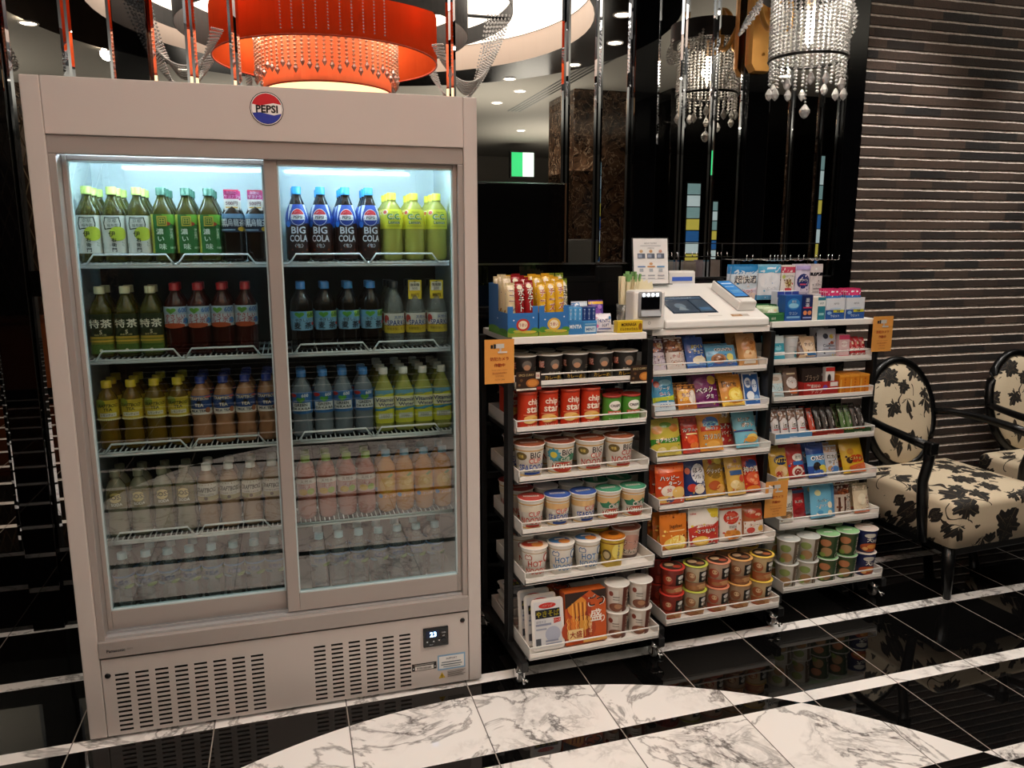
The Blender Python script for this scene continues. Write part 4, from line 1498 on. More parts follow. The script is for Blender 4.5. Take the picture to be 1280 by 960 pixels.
KINDS['vitamin_water'] = (make_bottle(STD, .208, .0303, 4, VITA, '#ecebe2', (.14, .66, '#cfd23e'), [
    ('p', [(-.6, .3), (.6, .4), (.6, .5), (-.6, .5)], '#6aa0b8'), ('r', -.6, .0, .6, .30, '#e9e8c0'), ('t', 'Vitamin', .0, .21, .12, '#2b3a6a', .95, 1), ('t', 'Water', .06, .07, .11, '#2b3a6a', .8, 1), ('p', [(-.6, -.06), (.6, .02), (.6, -.06), (-.6, -.16)], '#4a9ac0'), ('r', -.3, -.36, .34, -.2, '#c2c9b8'), ('t', '1000', 0, -.28, .08, '#46502a', .5)]), 'yellow vitamin water bottle with white cap')
KINDS['peach'] = (make_bottle(LEMONB, .208, .0300, 2, PEACH, '#8aa83a', (.38, .66, '#c8988c'), [
    ('r', -.8, .2, .8, .5, '#dccfc6'), ('t', '天然水', 0, .34, .2, '#7a5a52', .7, 1), ('t', '果実', .0, .06, .26, '#a8322c', .6, 1), ('e', -.2, -.26, .24, .18, '#d9a83a'), ('e', .22, -.24, .2, .18, '#9cae44')]), 'pink fruit water bottle with green cap')
KINDS['orange'] = (make_bottle(LEMONB, .208, .0312, 2, ORNG, '#6f9fb8', (.24, .66, '#d9922e'), [
    ('e', .02, .02, .44, .32, '#e0a83c'), ('e', .1, .08, .2, .14, '#ecc060'), ('p', [(.0, .34), (.22, .46), (.36, .38), (.12, .3)], '#8aa044'), ('e', -.38, -.42, .14, .08, '#5a8ab8'), ('t', 'オレンジ', .12, -.42, .1, '#b8521c', .6, 1)]), 'orange juice bottle with pale blue cap')

ORD = ['first', 'second', 'third', 'fourth', 'fifth', 'sixth', 'seventh', 'eighth', 'ninth']
SHN = ['top shelf', 'second shelf', 'middle shelf', 'fourth shelf', 'bottom floor']
DN = ['left door', 'right door']
ROWN = ['front row', 'second row', 'third row', 'fourth row']
stock = {
    (0, 0): (['white_tea'] * 3 + ['strong_tea'] * 3 + ['black_oolong'] * 2, .100, .0645, 3),
    (0, 1): (['gold_tea'] * 3 + ['rooibos'] * 4, .108, .0665, 2),
    (0, 2): (['lemon_tea'] * 4 + ['milk_tea'] * 4, .103, .0645, 3),
    (0, 3): (['pale_lemon'] * 4 + ['latte'] * 4, .103, .0645, 2),
    (0, 4): (['water'] * 8, .103, .0640, 2),
    (1, 0): (['big_cola'] * 4 + ['lemon_soda'] * 3, .672, .0715, 3),
    (1, 1): (['barley_tea'] * 4 + ['sparkling', 'sparkling_tag', 'sparkling_tag'], .672, .0710, 3),
    (1, 2): (['dakara'] * 4 + ['vitamin_water'] * 4, .660, .0640, 4),
    (1, 3): (['peach'] * 4 + ['orange'] * 4, .660, .0638, 2),
    (1, 4): (['water'] * 7, .690, .0645, 2),
}
for (dside, sh), (kinds, x0, dx, rows) in stock.items():
    for row in range(rows):
        for i, kd in enumerate(kinds):
            if row >= 2 and kd in ('rooibos', 'gold_tea', 'black_oolong', 'dakara', 'barley_tea'):
                continue
            if kd == 'sparkling_tag' and row:
                kd = 'sparkling'
            pr_, desc = KINDS[kd]
            same = [j for j, k2 in enumerate(kinds) if k2 == kd]
            x = x0 + dx * i + random.uniform(-.0015, .0015)
            y = .150 + row * .0712 + random.uniform(-.002, .002)
            rz = random.uniform(-.12, .12)
            if kd in ('strong_tea', 'white_tea', 'gold_tea', 'vitamin_water', 'black_oolong'):
                rz *= .25
            z = SZ[sh] + (.0 if sh < 4 else -.002)
            lab = '%s, %s from left, %s, %s, %s' % (desc, ORD[i], ROWN[row], SHN[sh], DN[dside])
            words = lab.split()
            if len(words) > 16:
                lab = '%s, %s from left, %s, %s, %s' % (' '.join(desc.split()[:-3] if len(desc.split()) > 6 else desc.split()), ORD[i], ROWN[row], SHN[sh], DN[dside])
            pr_.place(TR(x, y, z + .0003, rz - (.06 if abs(rz) > .036 else .0)), lab, 'bottle', 'bottles on the %s behind the %s' % (SHN[sh], DN[dside]))

# ================================================================== THE THREE DISPLAY RACKS
RW = .483
RK = [(1.34, -.096, .047), (1.882, -.007, .030), (2.45, .105, .027)]
TZ = [1.142, .995, .847, .684, .513, .351, .107]
TK = [.16, .157, .134, .108, .077, .047, 0.0]
TD = [.30, .31, .31, .31, .31, .31, .42]
RNAME = ['noodle rack', 'checkout rack', 'rack by armchairs']
TNAME = ['top board', 'highest tray', 'second tray', 'third tray', 'fourth tray', 'fifth tray', 'lowest tray']


def RM(r):
    x, y, a = RK[r]
    return TR(x, y, 0, a)


def make_rack():
    t = thing('display_rack')
    for u0, u1 in ((-.024, -.004), (RW + .004, RW + .024)):
        for v0, v1, zt in ((.15, .195, 1.142), (.455, .485, 1.142)):
            b = MB()
            b.box((u0, v0, .07), (u1, v1, zt), BLACK_STEEL, bev=.002)
            b.build('post', t)
        b = MB()
        b.box((u0 - .002, .0, .066), (u1 + .002, .52, .10), BLACK_STEEL, bev=.003)
        b.build('base_foot', t)
        for v in (.05, .475):
            uc = (u0 + u1) / 2
            b = MB()
            b.lathe([(0, .066), (.012, .066), (.012, .056), (.018, .052), (.018, .046), (0, .046)], CHROME, 12, Matrix.Translation((uc, v, 0)))
            b.box((uc - .014, v - .006, .018), (uc - .010, v + .022, .05), CHROME)
            b.box((uc + .010, v - .006, .018), (uc + .014, v + .022, .05), CHROME)
            cst = b.build('caster', t)
            b = MB()
            b.lathe([(0, -.008), (.021, -.008), (.023, -.004), (.023, .004), (.021, .008), (0, .008)], mat('grey_wheel', '#8a8a8a', .4), 16, Matrix.Translation((uc, v + .012, .0235)) @ Matrix.Rotation(pi / 2, 4, 'Y'))
            b.build('wheel', cst)
            b = MB()
            b.tube([(uc, v - .006, .045), (uc - .002, v - .03, .036), (uc - .003, v - .048, .024)], .004, CHROME, 5)
            b.tube([(uc - .002, v - .036, .034), (uc + .012, v - .044, .030)], .004, CHROME, 5)
            b.build('brake_lever', cst)
    for z in (.085, .60):
        b = MB()
        b.box((-.01, .46, z), (RW + .01, .48, z + .02), BLACK_STEEL)
        b.build('cross_bar', t)
    b = MB()
    b.box((-.005, TK[0], 1.142), (RW + .004, .49, 1.165), WHITE_TRAY, bev=.002)
    b.build('top_board', t)
    for i in range(1, 7):
        z, k, d = TZ[i], TK[i], TD[i]
        b = MB()
        b.box((0, k, z + .002), (RW, k + d, z + .007), WHITE_TRAY)
        b.box((0, k, z), (RW, k + .003, z + .022), WHITE_TRAY)
        b.box((0, k + d - .003, z), (RW, k + d, z + .045), WHITE_TRAY)
        for u in (0, RW - .003):
            b.box((u, k, z), (u + .003, k + d, z + .045), WHITE_TRAY)
        tr_ = b.build('tray', t)
        b = MB()
        b.tube([(.0015, k + .0015, z + .043), (RW - .0015, k + .0015, z + .043)], .0026, WHITE_TRAY, 6)
        b.build('front_rail', tr_)
        for ua in (-.004, RW - .02):
            b = MB()
            b.box((ua, k + .03, z - .012), (ua + .024, k + d - .02, z), BLACK_STEEL)
            b.build('bracket', tr_)
    return t


rp = Proto(make_rack)
rp.place(RM(0), 'black wheeled display rack with white trays of instant noodles, beside the refrigerator', 'display rack', 'wheeled display racks')
rp.place(RM(1), 'black wheeled display rack with white snack trays under the checkout terminal', 'display rack', 'wheeled display racks')
rp.place(RM(2), 'black wheeled display rack with white trays, beside the flowered armchairs', 'display rack', 'wheeled display racks')


def at(r, i, u, v, dz=0.0, rz=0.0, rx=0.0, ry=0.0):
    base = TZ[i] + (.0075 if i else .0235)
    return RM(r) @ TR(u, TK[i] + v, base + dz, rz, rx, ry)


def put(proto, desc, cat, r, i, u, v, dz=0.0, rz=0.0, lean=0.0, ry=0.0, group=None, where=None):
    lab = '%s, %s, %s' % (desc, where or TNAME[i], RNAME[r])
    return proto.place(at(r, i, u, v, dz, rz, -lean, ry), lab, cat, group or 'goods on the %s of the %s' % (TNAME[i], RNAME[r]))


# ------------------------------------------------------------------ kinds of goods
def bag(name, w, h, d, c, items, kind='pillow', seed=0, sealc=None):
    def make():
        rr = random.Random(seed * 13 + len(items))
        t = thing(name)
        nx, ny = 10, 14
        wr = [[rr.uniform(-1, 1) for _ in range(nx + 1)] for _ in range(ny + 1)]
        sh = .05

        def thick(u, v):
            a, q = min(1, abs(2 * u / w)), min(1, max(0, v / h))
            e = (1 - a ** 2.6) ** .75
            if kind == 'pillow':
                g = max(0.0, 1 - abs(2 * q - 1) ** 3.2) ** .7
            else:
                g = (min(1, q / .05)) ** .5 * (1 - q) ** .75 * 1.15
            return d / 2 * e * g + .0006

        def front(u, v, off=0.0):
            i = min(nx, max(0, (u / w + .5) * nx))
            j = min(ny, max(0, v / h * ny))
            i0, j0 = min(nx - 1, int(i)), min(ny - 1, int(j))
            fi, fj = i - i0, j - j0
            wv = (wr[j0][i0] * (1 - fi) + wr[j0][i0 + 1] * fi) * (1 - fj) + (wr[j0 + 1][i0] * (1 - fi) + wr[j0 + 1][i0 + 1] * fi) * fj
            tt = thick(u, v)
            return Vector((u, -(tt + wv * .0021 * min(1, tt / .004)) - off, v))
        b = MB()
        for s in (1, -1):
            vs = []
            for j in range(ny + 1):
                for i in range(nx + 1):
                    p = front(w * (i / nx - .5), h * j / ny)
                    vs.append((p.x, p.y if s == 1 else -p.y, p.z))
            fs = [(j * (nx + 1) + i, j * (nx + 1) + i + 1, (j + 1) * (nx + 1) + i + 1, (j + 1) * (nx + 1) + i) for j in range(ny) for i in range(nx)]
            if s == -1:
                fs = [f[::-1] for f in fs]
            b.add(vs, fs, foil(c), True)
        art(b, lambda u, v, off: front(max(-w / 2, min(w / 2, u)), max(0, min(h, v + h / 2)), off), w, h, outlined(items, seed, 9 if w * h > .006 else 0), .0007, .00025, .009, inkf=foil)
        b.build('bag_body', t)
        n = 14
        ends = ((h - .001, h * (1 + sh)),) if kind != 'pillow' else ((h - .001, h * (1 + sh)), (-.0005, h * .03))
        for z0, z1 in ends:
            b = MB()
            vs = []
            for z in (z0, z1):
                vs += [(w * (i / n - .5) * (.99 if z == z1 else 1), .0012 * (-1) ** i - .0008, z) for i in range(n + 1)]
            b.add(vs, [(i, i + 1, n + 2 + i, n + 1 + i) for i in range(n)], foil(sealc or c))
            b.build('crimped_seal', t)
        return t
    return Proto(make)


def carton(name, w, d, h, c, items, top=None, side=None, open_top=None, topc=None, ears=0):
    """printed box; front face at y=0 .. back at y=d"""
    def make():
        t = thing(name)
        b = MB()
        if open_top is None:
            b.box((-w / 2, 0, 0), (w / 2, d, h), ink(c), bev=.0012)
        else:
            fh = open_top
            th = .0015
            b.box((-w / 2, 0, 0), (w / 2, d, th), ink(c))
            b.box((-w / 2, 0, 0), (w / 2, th, fh), ink(c))
            if ears:
                for s in (-1, 1):
                    xa, xb = sorted((s * w / 2, s * w * .32))
                    b.box((xa, 0, fh), (xb, th, fh + ears), ink(c))
            b.box((-w / 2, d - th, 0), (w / 2, d, h), ink(c))
            for s in (-1, 1):
                x0 = s * (w / 2 - th / 2)
                b.box((x0 - th / 2, 0, 0), (x0 + th / 2, d, fh), ink(c))
                b.box((x0 - th / 2, d * .5, fh), (x0 + th / 2, d, h), ink(c))
        hh = h if open_top is None else open_top
        art(b, flat(Matrix.Translation((0, 0, hh / 2))), w, hh, items, .0005, .0002, .03)
        if side:
            art(b, flat(Matrix.Translation((-w / 2, d / 2, hh / 2)) @ Matrix.Rotation(-pi / 2, 4, 'Z')), d, hh, side, .0005, .0002, .03)
        b.build('printed_box', t)
        b = MB()
        if open_top is None:
            b.box((-w / 2 + .001, .001, h), (w / 2 - .001, d - .001, h + .0008), ink(topc or c))
            if top:
                art(b, flat(Matrix.Translation((0, d / 2, h + .0008)) @ Matrix.Rotation(-pi / 2, 4, 'X')), w, d, top, .0004, .0002, .03)
            b.build('lid_flap', t)
        return t
    return Proto(make)


def cup(rt_, rb, h, c, lidc, items, rim='#efece6', lid_items=(), lidmat=None):
    def make():
        t = thing('food_cup')
        b = MB()
        b.lathe([(0, .003), (rb * .9, .003), (rb * .94, 0), (rb, .001), (rt_ * .985, h * .965)], ink(c), 26)

        def fm(u, v, off):
            z = min(max(v + h * .48, .002), h * .96)
            ra = rb + (rt_ * .985 - rb) * z / (h * .965) + off
            a = u / rt_
            return Vector((ra * sin(a), -ra * cos(a), z))
        art(b, fm, 2 * rt_, h * .95, outlined(items), .0005, .0002, .01)
        b.build('cup_body', t)
        b = MB()
        b.lathe([(rt_ * .985, h * .95), (rt_ * 1.045, h * .965), (rt_ * 1.05, h * .985), (rt_ * 1.02, h * .993)], plastic(rim, .4), 26)
        b.lathe([(rt_ * 1.02, h * .993), (rt_ * .99, h), (0, h)], lidmat or ink(lidc), 26)
        if lid_items:
            art(b, lambda u, v, off: Vector((u, v, h + off)), 2 * rt_, 2 * rt_, lid_items, .0005, .0002, .02)
        b.build('lid', t)
        return t
    return Proto(make)


def tube_can(r, h, c, lidm, items):
    def make():
        t = thing('crisps_can')
        b = MB()
        b.lathe([(0, 0), (r, 0), (r * 1.02, .002), (r, .004), (r, h - .006)], ink(c), 26)
        art(b, lambda u, v, off: Vector(((r + off) * sin(u / r), -(r + off) * cos(u / r), v + h / 2)), 2 * r, h, items, .0005, .0002, .008)
        b.build('can_body', t)
        b = MB()
        b.lathe([(r, h - .006), (r * 1.04, h - .006), (r * 1.04, h), (r * .96, h + .001), (r * .93, h - .002), (0, h - .002)], lidm, 26)
        b.build('lid', t)
        return t
    return Proto(make)


# ---------------------------------------------------------------- noodle rack (beside the refrigerator)
CURRY = cup(.0445, .040, .098, '#2b2724', '#8f8a80', [
    ('e', .02, .22, .20, .16, '#6a655e'), ('e', .02, .13, .14, .10, '#b98a6a'), ('t', '名店の味', .02, -.12, .12, '#d8cdb4', .6), ('t', 'カレーめし', .02, -.28, .15, '#d9b04a', .85, 1), ('r', -.6, -.5, .6, -.42, '#5a6a34'), ('t', '飯', -.55, .2, .26, '#b8523a', .3, 1), ('r', .38, .1, .6, .12, '#a89c88'), ('r', .38, .02, .58, .04, '#a89c88')], '#c9c6c0', (('e', 0, 0, .4, .4, '#a39b8c'),))
for i in range(5):
    put(CURRY, 'silver-rimmed black curry rice cup, %s from left in front' % ORD[i], 'cup', 0, 1, .0505 + .0945 * i, .052, rz=random.uniform(-.25, .25) - .1)
for i in range(4):
    put(CURRY, 'silver-rimmed black curry rice cup, %s in the row behind' % ORD[i], 'cup', 0, 1, .06 + .10 * i, .155, rz=.5 * i)
PB = bag('snack_bag', .11, .085, .026, '#2a3036', [('r', -.4, -.1, .4, .1, '#5a666e'), ('r', -.3, -.3, .3, -.2, '#46525a')], seed=4)
put(PB, 'dark plastic-wrapped packet lying on top of the black cups', 'bag', 0, 1, .075, .165, .115, .1, 1.5)
for k, (u0, lab) in enumerate(((.006, 'dark price card with a curry picture, near the orange camera notice'), (.424, 'dark price card with a curry picture, at the black cups\' far end'))):
    t = thing('shelf_card')
    b = MB()
    b.box((0, -.001, 0), (.088, .0, .062), ink('#33231a'))
    art(b, flat(Matrix.Translation((.044, -.001, .031))), .088, .062, [('e', .15, -.12, .26, .24, '#b06a30'), ('e', .15, -.12, .19, .17, '#d08a40'), ('r', .28, .1, .44, .44, '#e4ddd0'), ('t', '味', .36, .27, .2, '#a8322c', .13), ('t', 'SPICE CURRY', -.1, .32, .12, '#d8bd8a', .6), ('r', -.5, -.5, .3, -.4, '#e6dfd0'), ('t', 'プレミアムカレー', -.1, -.45, .08, '#3a2a1c', .7), ('r', .32, -.5, .5, -.34, '#a8322c'), ('e', -.3, .05, .06, .08, '#6a4a30'), ('e', -.38, -.2, .05, .07, '#7a5a3a')])
    b.build('printed_card', t)
    t.matrix_world = RM(0) @ TR(u0, TK[1] - .0035, TZ[1] - .006)
    tag(t, lab, 'price card', 'price cards on the highest tray')

CHIP = tube_can(.0335, .125, '#c03a1e', plastic('#b8462c', .35), [
    ('r', -.9, .42, .9, .5, '#a82c18'), ('t', 'chip', .06, .22, .21, '#f4ead8', .88, 1), ('t', 'star', .06, .03, .17, '#f4ead8', .82, 1), ('t', '★', .4, .26, .05, '#f4d060'), ('e', -.08, -.22, .40, .10, '#e8c070'), ('e', .16, -.25, .30, .07, '#d8a848'), ('e', -.2, -.28, .3, .07, '#f0d088'), ('r', -.5, -.12, .3, -.10, '#e8a070'), ('t', 'コンソメ', 0, -.42, .08, '#f4e4c8', .6, 1)])
for i, u in enumerate((.046, .118, .190, .262, .334)):
    v = .055
    if i == 4:
        continue
    put(CHIP, 'tall red chip tube with white lettering, %s from left in front' % ORD[i], 'chip can', 0, 2, (.058, .134, .214, .290)[i], v, rz=(.35, -.05, .0, .0)[i] - .05)
for i in range(4):
    put(CHIP, 'tall red chip tube with white lettering, %s in the row behind' % ORD[i], 'chip can', 0, 2, .040 + .076 * i, .135 + .06 * (i == 0), rz=.3)
GCAN = tube_can(.0335, .094, '#4f8f34', plastic('#a83a30', .3), [
    ('r', -.9, .40, .9, .5, '#3d7a28'), ('e', 0, .14, .34, .18, '#f0eee6'), ('t', 'CRISPS', 0, .14, .10, '#1d1a18', .55, 1), ('r', -.4, -.2, .4, -.06, '#b8463a'), ('t', 'SOUR CREAM', 0, -.13, .07, '#f0e6d4', .66, 1), ('t', 'サワークリーム', 0, -.36, .08, '#dfe8c4', .7)])
put(GCAN, 'short green crisps can with red lid beside the red tubes', 'chip can', 0, 2, .370, .05)
put(GCAN, 'short green crisps can with red lid in the tray corner', 'chip can', 0, 2, .443, .05)
put(GCAN, 'short green crisps can with red lid, behind the corner one', 'chip can', 0, 2, .416, .128)
put(GCAN, 'short green crisps can with red lid, behind the middle', 'chip can', 0, 2, .342, .14)


def noodle(main, sub, colr, lidc, big=False, badge=None):
    it = [('r', -.9, .36, .9, .40, '#c9a05a'), ('r', -.9, -.44, .9, -.40, '#c9a05a')]
    if big:
        it += [('t', 'BIG', .12, .24, .19, '#1e1c1a', .55, 1), ('e', -.42, .2, .22, .13, '#6a5a30'), ('t', '増量', -.42, .2, .1, '#e8d070', .24, 1)]
    else:
        it += [('r', -.9, .12, .9, .32, '#d8b27a' if colr != '#b03a2c' else '#dcd2bc')]
    if badge == 'tomato':
        it += [('p', [(-.6, .12), (-.2, .2), (0, .06), (.3, .2), (.6, .12), (.45, -.04), (-.45, -.04)], '#2f7a5a'), ('e', .0, -.24, .48, .17, '#c0412c'), ('t', 'Chili', .05, .02, .16, '#f0ede2' if not big else '#2f7a5a', .6, 1), ('t', 'TOMATO', .0, -.2, .17, '#f4ead8', .85, 1)]
    else:
        it += [('t', main, .1, .06, .17, '#b8402c', .7, 1), ('t', sub, .02, -.17, .22, colr, 1.05, 1), ('r', -.3, -.38, .36, -.31, colr)]
    return it


def lidart(c):
    return (('e', 0, 0, .42, .42, c), ('r', -.3, -.08, .3, .08, '#e8e2d6'), ('t', 'NOODLE', 0, 0, .09, c, .5, 1))


NB1 = cup(.052, .040, .115, '#e8e4da', '#8a4a30', noodle('CUP', 'SEAFOOD', '#2c4a9c', 0, True), lid_items=lidart('#9a5638'))
NB2 = cup(.052, .040, .115, '#e8e4da', '#8a4a30', noodle('', '', '', 0, True, 'tomato') + [('p', star(-.38, .16, .24, .17, 10, 1.2), '#4a9ab0'), ('e', -.38, .16, .13, .1, '#d8c84a')], lid_items=lidart('#7a4030'))
NB3 = cup(.052, .040, .115, '#e8e4da', '#8a4a30', noodle('CUP', 'NOODLE', '#b03a2c', 0, True), lid_items=lidart('#9a5638'))
put(NB1, 'big seafood noodle cup with blue lettering in front', 'noodle cup', 0, 3, .0585, .062, rz=-.1)
put(NB2, 'big chilli tomato noodle cup with turquoise star badge', 'noodle cup', 0, 3, .170, .062, rz=-.05)
put(NB3, 'big white noodle cup with red lettering, before the last one', 'noodle cup', 0, 3, .2815, .062, rz=-.05)
put(NB3, 'big white noodle cup with red lettering, last in front', 'noodle cup', 0, 3, .393, .062, rz=.05)
for i, pr_ in enumerate((NB1, NB3, NB2, NB3)):
    put(pr_, 'big white noodle cup, %s in the row behind' % ORD[i], 'noodle cup', 0, 3, .0585 + .112 * i, .18, rz=.3 * i)
ND1 = cup(.0448, .034, .110, '#e9e5dc', '#b0423c', noodle('CUP', 'NOODLE', '#b03a2c', 0), lid_items=lidart('#b84e44'))
ND2 = cup(.0448, .034, .110, '#e9e5dc', '#34509c', noodle('CUP', 'SEAFOOD', '#2c4a9c', 0), lid_items=lidart('#3f5fa8'))
ND3 = cup(.0448, .034, .110, '#e9e5dc', '#3f8a6a', noodle('', '', '', 0, False, 'tomato'), lid_items=lidart('#4f9a78'))
for pr_, desc, u in ((ND1, 'red-lidded noodle cup with red lettering', .0505), (ND2, 'blue-lidded seafood noodle cup next to the red lid', .146), (ND2, 'blue-lidded seafood noodle cup next to the green lids', .2415), (ND3, 'green-lidded chilli tomato cup next to the blue lid', .337), (ND3, 'green-lidded chilli tomato cup at the row end', .4325)):
    put(pr_, desc, 'noodle cup', 0, 4, u, .052, rz=random.uniform(-.25, .1))
NPL = cup(.043, .034, .108, '#e4e1da', '#d8d5ce', [('r', -.9, .34, .9, .38, '#b9b4aa'), ('t', 'NOODLE', 0, 0, .2, '#b03a2c', .9, 1)])
for i, (pr_, u, ds) in enumerate(((ND1, .0505, 'red-lidded'), (NPL, .146, 'plain white-lidded'), (NPL, .2415, 'plain white-lidded'), (ND3, .337, 'dark green-lidded'), (ND3, .4325, 'dark green-lidded'))):
    put(pr_, '%s noodle cup, %s in the row behind' % (ds, ORD[i]), 'noodle cup', 0, 4, u, .158, rz=.4 * i)
put(ND1, 'red-lidded noodle cup glimpsed behind the black post', 'noodle cup', 0, 4, .05, .258, rz=-.4)


def hot(c, lidc):
    return cup(.0458, .035, .112, '#ebe7de', lidc, [('r', -.9, .37, .9, .40, '#b9a27a'), ('p', [(-.5, .16), (-.52, .26), (-.44, .34), (-.36, .30), (-.28, .34), (-.2, .26), (-.22, .16)], c), ('p', [(-.47, .18), (-.485, .25), (-.43, .31), (-.36, .27), (-.29, .31), (-.235, .25), (-.25, .18)], '#ebe7de'),
                ('t', 'HOT', -.08, .03, .2, c, .6, 1), ('e', .42, .2, .14, .16, c), ('e', .42, .2, .09, .11, '#ebe7de'), ('t', 'NOODLE', .02, -.22, .2, c, 1.0, 1)], lid_items=(('e', -.05, .05, .4, .3, c), ('e', .1, -.1, .22, .2, '#c8803c'), ('r', -.2, .1, .2, .2, '#ebe7de')))


HT1, HT2 = hot('#b5402c', '#d9c6b4'), hot('#3f78b0', '#d3cfc8')
YEL = cup(.0455, .035, .108, '#d8b83a', '#a8641e', [('e', .12, .1, .3, .3, '#e8d66a'), ('t', 'ちゃんぽん', .12, .08, .5, '#3a2a12', .16, 1, 1), ('e', -.42, -.05, .22, .2, '#6a5a3a'), ('e', -.42, -.05, .15, .13, '#c8b890'), ('r', -.9, .36, .9, .4, '#8a5a20')], lid_items=(('e', 0, 0, .4, .4, '#c87a26'), ('e', .1, .1, .2, .2, '#7a4a1c')))
PNK = cup(.051, .040, .112, '#d8c4b8', '#b87a64', [('e', 0, .1, .5, .28, '#c89a8a'), ('t', 'ラーメン', .1, .1, .2, '#8a3a30', .8, 1), ('t', 'とんこつ', .1, -.2, .16, '#2a2320', .8, 1), ('r', -.9, -.46, .9, -.36, '#4a3a34')], lid_items=(('e', 0, 0, .42, .42, '#a8604c'), ('r', -.3, -.1, .3, .05, '#e0d2c4')))
for pr_, desc, u, v in ((HT1, 'white hot noodle cup with red print and chef hat', .052, .055), (HT2, 'white hot noodle cup with blue print next to the red one', .150, .055), (HT2, 'white hot noodle cup with blue print next to the yellow cup', .248, .055), (YEL, 'yellow noodle cup with brown lid', .343, .055), (PNK, 'wide pinkish ramen cup at the row end', .426, .112)):
    put(pr_, desc, 'noodle cup', 0, 5, u, v, rz=-.08)
for i, (pr_, u) in enumerate(((HT1, .052), (NPL, .150), (NPL, .248), (YEL, .342))):
    put(pr_, '%s noodle cup, %s in the row behind' % (('white', 'plain white', 'plain pale', 'yellow')[i], ORD[i]), 'noodle cup', 0, 5, u, .178, rz=.4)
put(PNK, 'wide pinkish ramen cup behind the front one', 'noodle cup', 0, 5, .424, .2385)


def make_tray_noodle():
    t = thing('noodle_pack')
    w, h, d = .115, .175, .032
    b = MB()
    # shallow moulded tray standing on edge: rounded rim, sloping sides
    n = 28

    def rr(w_, h_, c, y):
        P = []
        for cx, cz, a0 in ((w_ / 2 - c, h_ / 2 - c, 0), (-w_ / 2 + c, h_ / 2 - c, pi / 2), (-w_ / 2 + c, -h_ / 2 + c, pi), (w_ / 2 - c, -h_ / 2 + c, 1.5 * pi)):
            for i in range(7):
                a = a0 + pi / 2 * i / 6
                P.append((cx + c * cos(a), y, h / 2 + cz + c * sin(a)))
        return P
    loops = [rr(w, h, .012, 0), rr(w, h, .012, .003), rr(w * .93, h * .95, .012, .004), rr(w * .84, h * .88, .014, d)]
    vs = [p for l in loops for p in l]
    fs = [(j * n + i, (j + 1) * n + i, (j + 1) * n + (i + 1) % n, j * n + (i + 1) % n) for j in range(3) for i in range(n)] + [tuple(range(n)), tuple(range(4 * n - 1, 3 * n - 1, -1))]
    b.add(vs, fs, plastic('#dedad4', .35))
    b.build('plastic_tray', t)
    b = MB()
    art(b, flat(Matrix.Translation((0, -.0002, h / 2))), w, h, [('r', -.42, -.45, .42, .45, '#cfd0d2'), ('e', 0, .36, .27, .055, '#c0332c'), ('t', 'ペヤング', 0, .36, .05, '#f4ece0', .42, 1), ('r', -.38, .12, .38, .29, '#1c1b22'), ('t', 'やきそば', 0, .205, .12, '#e6d83a', .72, 1), ('p', [(.18, .0), (.4, .02), (.4, .1), (.18, .1)], '#c0443a'), ('t', 'ソース', .29, .055, .045, '#f4ece0', .2), ('e', .14, -.2, .24, .15, '#a8aec0'), ('r', -.38, -.02, .1, .02, '#8a90a4'), ('r', -.38, -.1, -.05, -.07, '#9aa0b0'), ('r', -.4, -.4, -.24, -.26, '#4a4d55'), ('t', '調理方法', -.22, .06, .05, '#6a7084', .3), ('r', -.1, -.4, .4, -.37, '#8a90a4'), ('r', -.1, -.34, .3, -.31, '#8a90a4')])
    b.build('film_lid', t)
    return t


YKS = Proto(make_tray_noodle)
for i, (u, v) in enumerate(((.080, .024), (.070, .066), (.062, .108))):
    put(YKS, 'white sauce noodle tray pack standing on edge, %s of three' % ('front', 'middle', 'rear')[i], 'noodle pack', 0, 6, u, v, .006, lean=.16, rz=-.01)
for i in range(3):
    YKS.place(RM(0) @ TR(.07, .22, TZ[6] + .040 + .036 * i, 0, RAD(-90)) @ Matrix.Translation((0, 0, 0)), 'white noodle tray pack lying behind the post, %s of the stack' % ('lowest', 'middle', 'uppermost')[i], 'noodle pack', 'goods on the lowest tray of the noodle rack')
GOTSU = carton('noodle_box', .152, .05, .182, '#c0521c', [
    ('e', -.16, .18, .30, .28, '#a83a16'), ('e', -.2, .22, .24, .20, '#d8862c'), ('e', -.18, -.22, .42, .26, '#a8401c'), ('e', -.05, -.1, .2, .14, '#d89a3c'), ('e', -.32, -.12, .14, .16, '#d8782a'), ('p', [(-.5, .5), (-.5, .2), (-.2, .36), (.1, .5)], '#2c1a12'), ('p', [(.12, .5), (.5, .5), (.5, .3), (.3, .38)], '#2c1a12')] +
    [('p', [(-.34 + .05 * i, .3), (-.32 + .05 * i, .3), (-.30 + .045 * i + .02 * (i % 2), -.05), (-.325 + .045 * i + .02 * (i % 2), -.05)], '#6a2a10' if i % 2 else '#eab050') for i in range(8)] +
    [('p', [(-.46 + .07 * i + .02 * sin(3 * q), -.36 + .055 * q) for q in range(8)] + [(-.445 + .07 * i + .02 * sin(3 * q), -.36 + .055 * q) for q in range(7, -1, -1)], ('#f0c068', '#7a2c10', '#e08a34')[i % 3]) for i in range(9)] +
    [('t', 'ごつ', .26, .30, .22, '#f2ece4', .42, 1), ('t', 'ごつ', .262, .302, .205, '#241a16', .38, 1), ('t', '盛', .24, .02, .23, '#f6f0e6', .30, 1), ('t', 'り', .40, -.06, .14, '#f6f0e6', .14, 1), ('r', -.44, -.4, -.08, -.2, '#e8c88a'), ('t', '大盛', -.26, -.3, .13, '#a8321c', .3, 1), ('t', 'ソース焼そば', .1, -.12, .36, '#f0d8b0', .09, 1, 1), ('r', -.08, -.48, .5, -.40, '#e0b060')], topc='#b85a24')
